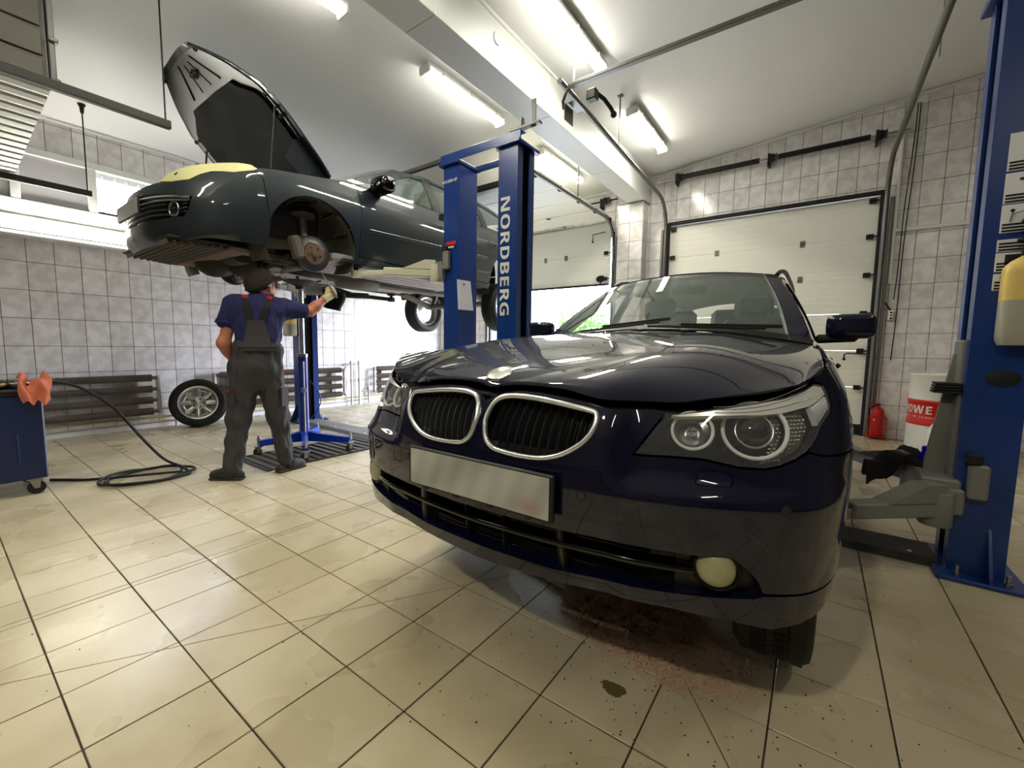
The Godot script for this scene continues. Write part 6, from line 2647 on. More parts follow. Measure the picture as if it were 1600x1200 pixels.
# surface nets over the bones, added to b
func flesh(b: B, bones: Array, cell: float, k: float, wrinkle := 0.0) -> void:
	var lo := Vector3.ONE * 1e9
	var hi := -lo
	for o in bones:
		var r := maxf(o[2], o[3]) + k + 2.0 * cell
		for e in [o[0], o[1]]:
			lo = lo.min(e - Vector3.ONE * r)
			hi = hi.max(e + Vector3.ONE * r)
	var n := Vector3i(((hi - lo) / cell).ceil()) + Vector3i.ONE
	var f := PackedFloat32Array()
	f.resize(n.x * n.y * n.z)
	f.fill(1.0)
	for o in bones:
		var r := maxf(o[2], o[3]) + k + 2.0 * cell
		var q0 := Vector3i(((o[0].min(o[1]) - Vector3.ONE * r - lo) / cell).floor()).clamp(Vector3i.ZERO, n - Vector3i.ONE)
		var q1 := Vector3i(((o[0].max(o[1]) + Vector3.ONE * r - lo) / cell).ceil()).clamp(Vector3i.ZERO, n - Vector3i.ONE)
		for z in range(q0.z, q1.z + 1):
			for y in range(q0.y, q1.y + 1):
				var i := (z * n.y + y) * n.x + q0.x
				for x in range(q0.x, q1.x + 1):
					f[i] = _smin(f[i], _cap(lo + Vector3(x, y, z) * cell, o), k)
					i += 1
	if wrinkle > 0.0:
		var nz := FastNoiseLite.new()
		nz.seed = 4
		nz.frequency = 9.0
		nz.fractal_octaves = 2
		for z in n.z:
			for y in n.y:
				for x in n.x:
					var i := (z * n.y + y) * n.x + x
					if absf(f[i]) < 0.05:
						var p := lo + Vector3(x, y, z) * cell
						f[i] += wrinkle * nz.get_noise_3d(p.x * 1.6, p.y * 0.7, p.z * 1.6)
	var id := {}
	var pos := []
	var nor := []
	var st := [1, n.x, n.x * n.y]
	for z in n.z - 1:
		for y in n.y - 1:
			for x in n.x - 1:
				var i := (z * n.y + y) * n.x + x
				var c := [f[i], f[i + 1], f[i + st[1]], f[i + st[1] + 1], f[i + st[2]], f[i + st[2] + 1], f[i + st[2] + st[1]], f[i + st[2] + st[1] + 1]]
				var neg := 0
				for v in c:
					if v < 0.0:
						neg += 1
				if neg == 0 or neg == 8:
					continue
				var sum := Vector3.ZERO
				var cnt := 0
				for e in [[0, 1], [2, 3], [4, 5], [6, 7], [0, 2], [1, 3], [4, 6], [5, 7], [0, 4], [1, 5], [2, 6], [3, 7]]:
					var a: float = c[e[0]]
					var d: float = c[e[1]]
					if (a < 0.0) != (d < 0.0):
						var t := a / (a - d)
						var pa := Vector3(e[0] & 1, (e[0] >> 1) & 1, e[0] >> 2)
						var pb := Vector3(e[1] & 1, (e[1] >> 1) & 1, e[1] >> 2)
						sum += pa.lerp(pb, t)
						cnt += 1
				id[i] = pos.size()
				pos.append(lo + (Vector3(x, y, z) + sum / cnt) * cell)
				nor.append(Vector3(c[1] + c[3] + c[5] + c[7] - c[0] - c[2] - c[4] - c[6], c[2] + c[3] + c[6] + c[7] - c[0] - c[1] - c[4] - c[5], c[4] + c[5] + c[6] + c[7] - c[0] - c[1] - c[2] - c[3]).normalized())
	for i in id:
		for ax in 3:
			var j: int = i + st[ax]
			if (f[i] < 0.0) != (f[j] < 0.0):
				var u: int = st[(ax + 1) % 3]
				var w: int = st[(ax + 2) % 3]
				if id.has(i - u) and id.has(i - w) and id.has(i - u - w):
					var q := [id[i], id[i - u], id[i - u - w], id[i - w]]
					b.quads(pos[q[0]], pos[q[1]], pos[q[2]], pos[q[3]], nor[q[0]], nor[q[1]], nor[q[2]], nor[q[3]])


func mechanic() -> void:
	var O := Vector3(-3.72, 0, -1.62)
	var R := Vector3(0.39927, 0, -0.91683)
	var W := Vector3(-0.91683, 0, -0.39927)
	var at := func(r: float, y: float, w: float) -> Vector3:
		return O + R * r + Vector3.UP * y + W * w
	var man := thing("person", O, "mechanic in grey dungarees, blue shirt and dark cap reaching up under the grey car", "person")
	var b := B.new()
	# ---- skin: torso core, neck and arms in one surface, then head and left hand on finer grids
	var neck: Vector3 = at.call(0.015, 1.455, 0.02)
	var hc: Vector3 = at.call(0.030, 1.583, 0.045)
	var shl: Vector3 = at.call(-0.165, 1.40, 0.02)
	var shr: Vector3 = at.call(0.175, 1.405, 0.03)
	var ell: Vector3 = at.call(-0.245, 1.10, 0.0)
	var wrl: Vector3 = at.call(-0.185, 0.935, 0.13)
	var elr: Vector3 = at.call(0.385, 1.385, 0.07)
	var wrr: Vector3 = at.call(0.525, 1.515, 0.11)
	var core := [[at.call(-0.05, 1.34, 0.01), at.call(-0.05, 0.95, 0.0), 0.085, 0.09], [at.call(0.06, 1.34, 0.01), at.call(0.03, 0.95, 0.0), 0.085, 0.09], [shl, shr, 0.055, 0.055], [neck, at.call(0.02, 1.53, 0.03), 0.058, 0.055],
		[shl, ell, 0.052, 0.042], [ell, wrl, 0.043, 0.028], [shr, elr, 0.052, 0.042], [elr, elr.lerp(wrr, 0.35), 0.043, 0.044], [elr.lerp(wrr, 0.35), wrr, 0.044, 0.028], [ell, ell.lerp(wrl, 0.4), 0.043, 0.043],
		[at.call(-0.1, 0.9, 0.0), at.call(-0.17, 0.5, 0.03), 0.075, 0.05], [at.call(-0.17, 0.5, 0.03), at.call(-0.215, 0.1, -0.02), 0.05, 0.035], [at.call(0.07, 0.9, 0.0), at.call(0.12, 0.49, 0.04), 0.075, 0.05], [at.call(0.12, 0.49, 0.04), at.call(0.16, 0.1, 0.03), 0.05, 0.035]]
	flesh(b, core, 0.014, 0.03)
	# head, turned to the right and tipped back
	var f := (R * 0.72 + W * 0.62 + Vector3.UP * 0.30).normalized()
	var u := (Vector3.UP - f * f.y).normalized()
	u = (u - R * 0.10).normalized()
	f = (f - u * f.dot(u)).normalized()
	var s := f.cross(u)
	var h := func(a: float, c: float, d: float) -> Vector3:
		return hc + s * a + u * c + f * d
	var head := [[h.call(0, 0.035, -0.022), h.call(0, 0.03, 0.012), 0.086, 0.080], [h.call(0, -0.01, 0.02), h.call(0, -0.03, 0.035), 0.070, 0.058], [h.call(0, -0.055, 0.045), h.call(0, -0.088, 0.060), 0.045, 0.026],
		[h.call(0.045, -0.05, 0.0), h.call(0.012, -0.088, 0.055), 0.026, 0.022], [h.call(-0.045, -0.05, 0.0), h.call(-0.012, -0.088, 0.055), 0.026, 0.022],
		[h.call(0, 0.008, 0.088), h.call(0, -0.026, 0.106), 0.009, 0.013], [h.call(0.012, -0.032, 0.094), h.call(-0.012, -0.032, 0.094), 0.009, 0.009],
		[h.call(0.014, 0.022, 0.082), h.call(0.045, 0.020, 0.066), 0.011, 0.010], [h.call(-0.014, 0.022, 0.082), h.call(-0.045, 0.020, 0.066), 0.011, 0.010],
		[h.call(0.04, -0.018, 0.062), h.call(0.048, -0.02, 0.05), 0.018, 0.018], [h.call(-0.04, -0.018, 0.062), h.call(-0.048, -0.02, 0.05), 0.018, 0.018],
		[h.call(0.017, -0.057, 0.083), h.call(-0.017, -0.057, 0.083), 0.008, 0.008], [h.call(0.013, -0.067, 0.082), h.call(-0.013, -0.067, 0.082), 0.008, 0.008],
		[h.call(0.0, -0.04, -0.02), neck, 0.056, 0.056]]
	for e in [-1.0, 1.0]:
		head.append([h.call(e * 0.082, 0.012, -0.012), h.call(e * 0.078, -0.028, -0.004), 0.012, 0.009])
		head.append([h.call(e * 0.088, 0.014, -0.022), h.call(e * 0.086, -0.008, -0.026), 0.008, 0.008])
	flesh(b, head, 0.004, 0.016)
	# left hand resting on the hip in front
	hand(b, wrl, (wrl - ell).normalized(), (W * 0.6 + R * 0.6).normalized(), 0.35, 0.0)
	var body := part(b, "body", M.skin, man)
	for e in [-1.0, 1.0]:
		b = B.new()
		b.ball(h.call(e * 0.030, -0.002, 0.070), Vector3.ONE * 0.0115, 10, 8)
		part(b, "eye", M.white_plastic, body)
	# hair under the cap
	b = B.new()
	flesh(b, [[h.call(0, 0.028, -0.035), h.call(0, 0.02, -0.02), 0.083, 0.083], [h.call(0.0, -0.02, -0.045), h.call(0, -0.035, -0.04), 0.055, 0.045]], 0.007, 0.02)
	part(b, "hair", M.hair, man)
	# cap
	b = B.new()
	var g := []
	var ct := (u * 0.96 - f * 0.26).normalized()
	var cf := (f - ct * f.dot(ct)).normalized()
	for i in 11:
		var t := PI * 0.56 * i / 10.0
		var row := []
		for j in 28:
			var a := TAU * j / 28
			var q := s * cos(a) * 0.106 + cf * sin(a) * 0.128
			row.append(hc + u * 0.018 - f * 0.010 + q * sin(t) + ct * (0.116 * cos(t)))
		g.append(row)
	b.sheet(g, 1.0, true)
	var cap := part(b, "cap", M.cap, man)
	b = B.new()
	var rim := []
	for j in 28:
		rim.append(g[9][j] + (g[9][j] - hc).normalized() * 0.002)
	b.tube(rim, 0.006, 6, true)
	part(b, "cap_band", M.strap, cap)
	b = B.new()
	var br := []
	for i in 6:
		var row := []
		for j in 13:
			var a := PI * (0.14 + 0.72 * j / 12.0)
			var q := s * cos(a) * 0.098 + cf * sin(a) * 0.118
			row.append(hc + u * 0.014 - ct * 0.014 + q * (1.0 + 0.55 * i / 5.0 * pow(sin(a), 1.5)) - ct * 0.02 * pow(i / 5.0, 2.0))
		br.append(row)
	b.slab(br, 0.004, 1.0)
	part(b, "brim", M.cap, cap)

	# ---- shirt
	var shirt := [[at.call(-0.085, 1.36, 0.01), at.call(-0.065, 1.09, 0.0), 0.105, 0.100], [at.call(0.085, 1.36, 0.01), at.call(0.05, 1.09, 0.0), 0.105, 0.100], [at.call(0.0, 1.37, 0.0), at.call(-0.01, 1.09, 0.0), 0.115, 0.105],
		[at.call(-0.155, 1.40, 0.01), at.call(0.165, 1.405, 0.02), 0.070, 0.070], [at.call(0.01, 1.44, 0.01), at.call(0.015, 1.47, 0.02), 0.075, 0.068],
		[shl, at.call(-0.225, 1.275, 0.01), 0.078, 0.068], [at.call(0.16, 1.39, 0.02), at.call(0.325, 1.385, 0.055), 0.085, 0.064]]
	b = B.new()
	flesh(b, shirt, 0.012, 0.05, 0.012)
	part(b, "shirt", M.shirt, man)
	for q in [[at.call(-0.225, 1.275, 0.01), (ell - shl).normalized(), 0.064], [at.call(0.325, 1.385, 0.055), (elr - shr).normalized(), 0.060]]:
		b = B.new()
		b.lathe([Vector2(q[2] - 0.018, -0.02), Vector2(q[2] + 0.003, 0.0), Vector2(q[2] + 0.006, 0.03), Vector2(q[2] + 0.001, 0.034), Vector2(q[2] - 0.012, 0.03)], 22, Transform3D(_towards(q[1]), q[0]), 0.3)
		part(b, "cuff", M.shirt, man)

	# ---- dungarees
	var legs := [[at.call(-0.10, 0.93, 0.0), at.call(0.035, 0.93, 0.0), 0.118, 0.118], [at.call(-0.08, 1.05, 0.0), at.call(0.055, 1.05, 0.0), 0.116, 0.116], [at.call(-0.03, 0.90, -0.015), at.call(-0.03, 0.84, -0.01), 0.13, 0.11],
		[at.call(-0.105, 0.86, 0.0), at.call(-0.165, 0.50, 0.015), 0.118, 0.082], [at.call(-0.165, 0.50, 0.015), at.call(-0.222, 0.095, -0.03), 0.082, 0.070],
		[at.call(0.050, 0.86, 0.0), at.call(0.115, 0.48, 0.02), 0.113, 0.078], [at.call(0.115, 0.48, 0.02), at.call(0.158, 0.12, 0.02), 0.078, 0.063]]
	b = B.new()
	flesh(b, legs, 0.012, 0.045, 0.016)
	var du := part(b, "dungarees", M.overall, man)
	# back panel and braces lie on the shirt
	var both := shirt + legs
	var on_back := func(r: float, y: float, lift: float) -> Vector3:
		var w := -0.30
		for i in 60:
			var d := sdf(at.call(r, y, w), both, 0.05)
			if d < lift + 0.004:
				break
			w += maxf(d - lift, 0.002) * 0.7
		return at.call(r, y, w)
	var bg := []
	for i in 12:
		var t := i / 11.0
		var y := lerpf(1.285, 1.04, t)
		var row := []
		for j in 13:
			var q := j / 12.0
			var pl := 0.003 * sin(q * 34.0) * sin(PI * t)
			row.append(on_back.call(lerpf(lerpf(-0.075, -0.125, t), lerpf(0.036, 0.10, t), q), y, 0.009 + pl))
		bg.append(row)
	b = B.new()
	b.slab(bg, 0.012, 1.0 if ((bg[1][0] - bg[0][0]) as Vector3).cross(bg[0][1] - bg[0][0]).dot(W) < 0.0 else -1.0)
	part(b, "back_panel", M.overall, du)
	b = B.new()
	var wp := []
	for j in 17:
		wp.append(on_back.call(lerpf(-0.15, 0.125, j / 16.0), 1.075, 0.007))
	b.tube(wp, 0.008, 6)
	part(b, "waistband", M.overall, du)
	for q in [[-0.058, -0.088, 1.0], [0.018, 0.080, -1.0]]:
		var sg := []
		for i in 10:
			var t := i / 9.0
			var y := lerpf(1.27, 1.468, t)
			var cr: float = lerpf(q[0], q[1], t)
			var row := []
			for j in 4:
				row.append(on_back.call(cr + lerpf(-0.020, 0.020, j / 3.0) * lerpf(1.25, 0.9, t), y, 0.006))
			sg.append(row)
		b = B.new()
		b.slab(sg, 0.008, -1.0 if ((sg[1][0] - sg[0][0]) as Vector3).cross(sg[0][1] - sg[0][0]).dot(W) > 0.0 else 1.0)
		var sp := part(b, "brace", M.strap, man)
		b = B.new()
		var c: Vector3 = sg[9][1].lerp(sg[9][2], 0.5)
		b.box(c + Vector3(0, 0.0, 0) - W * 0.006, Vector3(0.042, 0.026, 0.014), 0.004, Basis(R, Vector3.UP, R.cross(Vector3.UP)))
		part(b, "red_tab", M.red_tab, sp)
	# pocket flaps and red tags
	for q in [[-0.215, 0.69, 0.0, 0.6], [0.165, 0.66, 0.0, -0.6]]:
		b = B.new()
		b.box(at.call(q[0], q[1], -0.05), Vector3(0.012, 0.16, 0.10), 0.005, Basis(Vector3.UP, q[3]) * Basis(R, Vector3.UP, R.cross(Vector3.UP)))
		part(b, "thigh_pocket", M.overall, du)
		b = B.new()
		b.box(at.call(q[0] + (-0.012 if q[0] < 0 else 0.004), q[1] + (0.03 if q[0] < 0 else 0.21), -0.06), Vector3(0.012, 0.022, 0.018), 0.003, Basis(R, Vector3.UP, R.cross(Vector3.UP)))
		part(b, "red_tag", M.red_tab, du)

	# ---- right hand in a work glove closed round the bar
	b = B.new()
	hand(b, wrr, (wrr - elr).normalized(), (-W * 0.75 + R * 0.2 - Vector3.UP * 0.2).normalized(), 1.05, 0.0025)
	b.lathe([Vector2(0.030, -0.02), Vector2(0.036, -0.02), Vector2(0.036, 0.03), Vector2(0.03, 0.04)], 16, Transform3D(_towards((wrr - elr).normalized()), wrr - (wrr - elr).normalized() * 0.01))
	part(b, "glove", M.glove, man)

	# ---- socks and clogs
	for q in [[-0.222, -0.035, (-R * 0.80 + W * 0.42).normalized()], [0.160, 0.03, (R * 0.80 + W * 0.5).normalized()]]:
		var a: Vector3 = at.call(q[0], 0.0, q[1])
		var d: Vector3 = q[2]
		b = B.new()
		flesh(b, [[a + Vector3.UP * 0.06, a + Vector3.UP * 0.14, 0.042, 0.040], [a + Vector3.UP * 0.05, a + d * 0.06 + Vector3.UP * 0.05, 0.040, 0.036]], 0.008, 0.02)
		part(b, "sock", M.black_cloth, man)
		b = B.new()
		flesh(b, [[a - d * 0.055 + Vector3.UP * 0.038, a + d * 0.05 + Vector3.UP * 0.038, 0.036, 0.040], [a + d * 0.05 + Vector3.UP * 0.042, a + d * 0.145 + Vector3.UP * 0.036, 0.046, 0.034], [a + d * 0.07 + Vector3.UP * 0.06, a + d * 0.13 + Vector3.UP * 0.045, 0.04, 0.036]], 0.008, 0.02)
		var cl := part(b, "clog", M.clog, man)
		b = B.new()
		b.bar(a - d * 0.085 + Vector3.UP * 0.011, a + d * 0.175 + Vector3.UP * 0.011, 0.085, 0.022, 0.01)
		part(b, "sole", M.clog, cl)
	# ---- the bar in his hand
	var hb: Vector3 = wrr + (wrr - elr).normalized() * 0.085 - W * 0.02
	var tip: Vector3 = at.call(0.492, 1.735, 0.10)
	var rod := thing("pry_bar", hb, "thin bright steel bar held up in the gloved hand of the mechanic", "tool")
	b = B.new()
	var dir := (tip - hb).normalized()
	b.tube([hb - dir * 0.06, hb + dir * 0.05], 0.012, 8)
	var hd_ := part(b, "handle", M.steel, rod)
	b = B.new()
	b.tube([hb + dir * 0.04, tip - dir * 0.02, tip], [0.0065, 0.0065, 0.004], 8)
	part(b, "shaft", M.steel, rod)


# hand at the wrist w: d along the forearm, n out of the back of the hand; curl 0 flat .. 1 closed
func hand(b: B, w: Vector3, d: Vector3, n: Vector3, curl: float, fat: float) -> void:
	n = (n - d * n.dot(d)).normalized()
	var s := d.cross(n)
	var bones := [[w, w + d * 0.03, 0.024 + fat, 0.027 + fat]]
	for i in 4:
		var o := (i - 1.5) * 0.021
		bones.append([w + d * 0.025 + s * o * 0.8, w + d * 0.09 + s * o, 0.016 + fat, 0.0125 + fat])
		var p := w + d * (0.092 - 0.004 * absf(i - 1.3)) + s * o
		var l: float = [0.040, 0.045, 0.042, 0.033][i]
		var dir := d
		for j in 3:
			var axis := s
			dir = dir.rotated(axis, -curl * [0.75, 1.35, 0.9][j])
			var q: Vector3 = p + dir * l * [1.0, 0.72, 0.55][j]
			bones.append([p, q, 0.0102 + fat - 0.0009 * j, 0.0094 + fat - 0.0009 * j])
			p = q
	var t0 := w + d * 0.03 + s * -0.026
	var t1 := t0 + (d * 0.7 - s * 0.6 - n * 0.3).normalized() * 0.042
	var t2 := t1 + (d * 0.85 + s * 0.25 * curl - n * 0.5 * curl).normalized() * 0.034
	bones.append([t0, t1, 0.0135 + fat, 0.0115 + fat])
	bones.append([t1, t2, 0.0112 + fat, 0.0095 + fat])
	bones.append([t2, t2 + (d * 0.6 + s * 0.5 * curl - n * 0.3 * curl).normalized() * 0.024, 0.0098 + fat, 0.0085 + fat])
	flesh(b, bones, 0.0035, 0.009)

# ---------------------------------------------------------------- left half of the workshop
func radiator(d0: float, d1: float, label: String) -> void:
	var x := LX + 0.115
	var o := thing("radiator", V(x, 0.0, (d0 + d1) / 2), label, "radiator", "finned pipe radiators on the left wall")
	var prof := []
	var m := int((d1 - d0 - 0.12) / 0.013)
	for i in m:
		var h := -((d1 - d0 - 0.12) / 2.0) + i * 0.013
		prof.append_array([Vector2(0.022, h), Vector2(0.046, h + 0.004), Vector2(0.046, h + 0.007), Vector2(0.022, h + 0.0095)])
	for y in [0.645, 0.505, 0.365, 0.225]:
		var b := B.new()
		b.lathe(prof, 12, Transform3D(Basis(Vector3.RIGHT, PI / 2), V(x, y, (d0 + d1) / 2)), -2.0)
		b.tube([V(x, y, d0), V(x, y, d1)], 0.024, 10)
		part(b, "finned_pipe", M.radiator, o)
	for d in [d0, d1]:
		var b := B.new()
		b.tube([V(x, 0.225, d), V(x, 0.645, d)], 0.024, 10)
		for y in [0.645, 0.505, 0.365, 0.225]:
			b.lathe([Vector2(0.03, -0.012), Vector2(0.034, 0.0), Vector2(0.03, 0.012)], 12, Transform3D(Basis(Vector3.RIGHT, PI / 2), V(x, y, d)))
		part(b, "header_pipe", M.pipe_paint, o)
	for d in [d0 + 0.2, d1 - 0.2]:
		var b := B.new()
		b.box(V(LX + 0.045, 0.43, d), Vector3(0.06, 0.5, 0.03), 0.004)
		part(b, "bracket", M.pipe_paint, o)


func pipe(nm: String, pts: Array, r: float, m: Material, label: String, group := "") -> MeshInstance3D:
	var b := B.new()
	b.tube(pts, r, 10)
	var o := part(b, nm, m)
	tag(o, label, "pipe", group)
	return o


func left_side() -> void:
	radiator(0.25, 1.72, "finned pipe radiator behind the blue tool cart")
	radiator(2.34, 4.33, "finned pipe radiator behind the mechanic and the blue column")
	radiator(4.96, 6.5, "finned pipe radiator near the far corner, beyond the pair of valve pipes")
	pipe("heating_pipe", [V(LX + 0.03, 0.135, -0.4), V(LX + 0.03, 0.13, 6.6)], 0.013, M.pipe_yellow, "upper of two yellowish heating pipes low along the left wall", "low heating pipes")
	pipe("heating_pipe", [V(LX + 0.03, 0.075, -0.4), V(LX + 0.03, 0.07, 6.6)], 0.013, M.pipe_paint, "lower of two heating pipes low along the left wall", "low heating pipes")
	pipe("riser_pipe", [V(LX + 0.06, 0.02, 6.75), V(LX + 0.06, 2.15, 6.75)], 0.018, M.pipe_paint, "thin vertical pipe rising in the far left corner")
	var k := 0
	for d in [1.90, 4.50, 4.66, 4.86]:
		var tall: bool = k == 1 or k == 2
		var o := thing("valve_pipe", V(LX + 0.07, 0, d), ["short pipe stub with a valve between the radiator and the leaning wheel", "left of two tall valve pipes beyond the blue column", "right of two tall valve pipes beyond the blue column", "short pipe stub right of the two tall valve pipes"][k], "pipe", "valve pipes on the left wall")
		var top := 0.80 if tall else 0.30
		var b := B.new()
		b.tube([V(LX + 0.07, 0.0, d), V(LX + 0.07, top, d)], 0.015, 10)
		b.tube([V(LX + 0.07, top - 0.06, d), V(LX + 0.07, top - 0.06, d - 0.14)], 0.013, 8)
		part(b, "pipe", M.pipe_paint, o)
		for y in ([0.76, 0.44] if tall else [0.26]):
			b = B.new()
			b.lathe([Vector2(0.02, -0.03), Vector2(0.024, -0.015), Vector2(0.024, 0.015), Vector2(0.02, 0.03)], 12, Transform3D(Basis(), V(LX + 0.07, y, d)))
			b.tube([V(LX + 0.07, y, d), V(LX + 0.12, y, d)], 0.008, 8)
			b.bar(V(LX + 0.12, y - 0.0, d - 0.045), V(LX + 0.12, y, d + 0.045), 0.014, 0.008, 0.002)
			part(b, "valve", M.steel, o)
		k += 1

	# spare wheel leaning on the wall
	var ax := Vector3(0.90, 0.20, 0.38).normalized()
	var wc := V(-6.56, 0.302, 2.08)
	var wx := Basis(ax, Vector3.UP.slide(ax).normalized(), ax.cross(Vector3.UP.slide(ax).normalized()))
	var wh := thing("alloy_wheel", V(-6.55, 0.0, 2.08), "loose alloy wheel with eight petal spokes leaning against the tiled wall", "wheel")
	wheel(wh, Transform3D(wx, wc), 0.308, 0.21, 8, "petal", 1.0)

	# ventilation unit hung from the ceiling
	var vu := thing("ventilation_unit", V(-5.3, 2.66, -0.4), "large grey sheet metal ventilation unit hung in the top left corner", "heater")
	var b := B.new()
	b.prism(PackedVector2Array([Vector2(-6.30, 2.675), Vector2(-4.31, 2.80), Vector2(-4.31, 3.52), Vector2(-6.30, 3.42)]), Transform3D(Basis(), V(0, 0, -1.8)), -2.41)
	part(b, "casing", M.unit_dark, vu)
	for i in 14:
		var x0 := lerpf(-4.33, -6.28, i / 14.0)
		var x1 := lerpf(-4.33, -6.28, (i + 1) / 14.0)
		var yy := func(x: float) -> float:
			return 2.80 + (x + 4.31) * 0.0628
		b = B.new()
		b.prism(PackedVector2Array([Vector2(x0, yy.call(x0)), Vector2(x0 - 0.02, yy.call(x0) - 0.010), Vector2(x1 + 0.045, yy.call(x1) - 0.006), Vector2(x1, yy.call(x1))]), Transform3D(Basis(), V(0, 0, -1.8)), -2.42)
		part(b, "ribbed_sheet", M.unit_light, vu)
	b = B.new()
	for q in [[2.83, 2.96], [2.985, 3.14], [3.165, 3.34], [3.36, 3.50]]:
		b = B.new()
		b.box(V(-4.302, (q[0] + q[1]) / 2, -0.6), Vector3(0.016, q[1] - q[0], 2.38), 0.004)
		part(b, "side_panel", M.unit_dark, vu)
	for q in [[-4.30, 2.80, 3.42], [-4.36, 2.82, 3.42]]:
		b = B.new()
		b.box(V(q[0], (q[1] + q[2]) / 2, 0.635), Vector3(0.03, q[2] - q[1], 0.03), 0.004)
		part(b, "corner_post", M.galvanised, vu)
	for y in [2.84, 3.10]:
		b = B.new()
		b.box(V(-4.30, y, 0.64), Vector3(0.07, 0.03, 0.05), 0.006)
		part(b, "bracket", M.galvanised, vu)
	b = B.new()
	for d in [-0.55, 0.25]:
		b.box(V(-5.3, 2.735, d), Vector3(1.96, 0.012, 0.03), 0.002, Basis(Vector3.BACK, 0.0627))
	part(b, "seam_strip", M.lift_dark, vu)
	k = 0
	for q in [[-4.27, 2.815, 1.26, "long steel hanger channel pointing into the room under the ventilation unit"], [-6.33, 2.65, 1.15, "steel hanger channel in front of the grey window panel"]]:
		var o := thing("hanger_channel", V(q[0], q[1], 0.2), q[3], "bracket", "hanger channels of the ventilation unit")
		b = B.new()
		b.box(V(q[0], q[1] - 0.01, -0.25), Vector3(0.05, 0.06, 2.0 + 2.0 * (q[2] - 0.75)), 0.004)
		part(b, "channel", M.lift_dark, o)
		b = B.new()
		var yt := ceil_y(q[0])
		b.tube([V(q[0], q[1] - 0.04, q[2] - 0.03), V(q[0], yt, q[2] - 0.03)], 0.006, 8)
		b.lathe([Vector2(0.011, -0.012), Vector2(0.011, 0)], 6, Transform3D(Basis(), V(q[0], q[1] - 0.022, q[2] - 0.03)))
		if k == 1:
			b.lathe([Vector2(0.0, -0.09), Vector2(0.014, -0.09), Vector2(0.02, -0.03), Vector2(0.035, 0.0)], 12, Transform3D(Basis(), V(q[0], yt, q[2] - 0.03)))
		part(b, "threaded_rod", M.dark_steel, o)
		k += 1

	tool_cart()
	jack()
	# floor grate
	var gr := thing("floor_grate", V(-4.1, 0, 2.3), "dark slotted drain grate in the floor under the wheeled jack", "grate")
	b = B.new()
	for q in [[-4.45, -3.78, 1.68], [-4.45, -3.78, 2.93]]:
		b.box(V((q[0] + q[1]) / 2, 0.006, q[2]), Vector3(0.67, 0.012, 0.03), 0.003)
	for x in [-4.435, -3.795]:
		b.box(V(x, 0.006, 2.3), Vector3(0.03, 0.012, 1.25), 0.003)
	part(b, "frame", M.dark_steel, gr)
	b = B.new()
	b.box(V(-4.115, 0.0015, 2.3), Vector3(0.62, 0.003, 1.22))
	part(b, "channel", M.dirty_black, gr)
	for i in 14:
		b = B.new()
		b.box(V(-4.115, 0.007, 1.74 + 0.0875 * i), Vector3(0.61, 0.010, 0.045), 0.003)
		part(b, "bar", M.dirty_grey, gr)
	# black cloth bag hanging from a lift arm behind the mechanic's hand
	b = B.new()
	var g := []
	for i in 9:
		var t := i / 8.0
		var row := []
		for j in 14:
			var u := j / 13.0
			row.append(V(-5.02 + 0.05 * sin(u * 9.0 + t * 2.0) * (0.3 + t), lerpf(1.765, 1.545 + 0.05 * absf(u - 0.7), t) - 0.03 * u * t, lerpf(2.93, 3.24, u) + 0.02 * sin(t * 5.0)))
		g.append(row)
	b.slab(g, 0.02, 1.0)
	tag(part(b, "cloth_bag", M.black_cloth), "black cloth hanging from a lift arm just right of the gloved hand", "cloth")


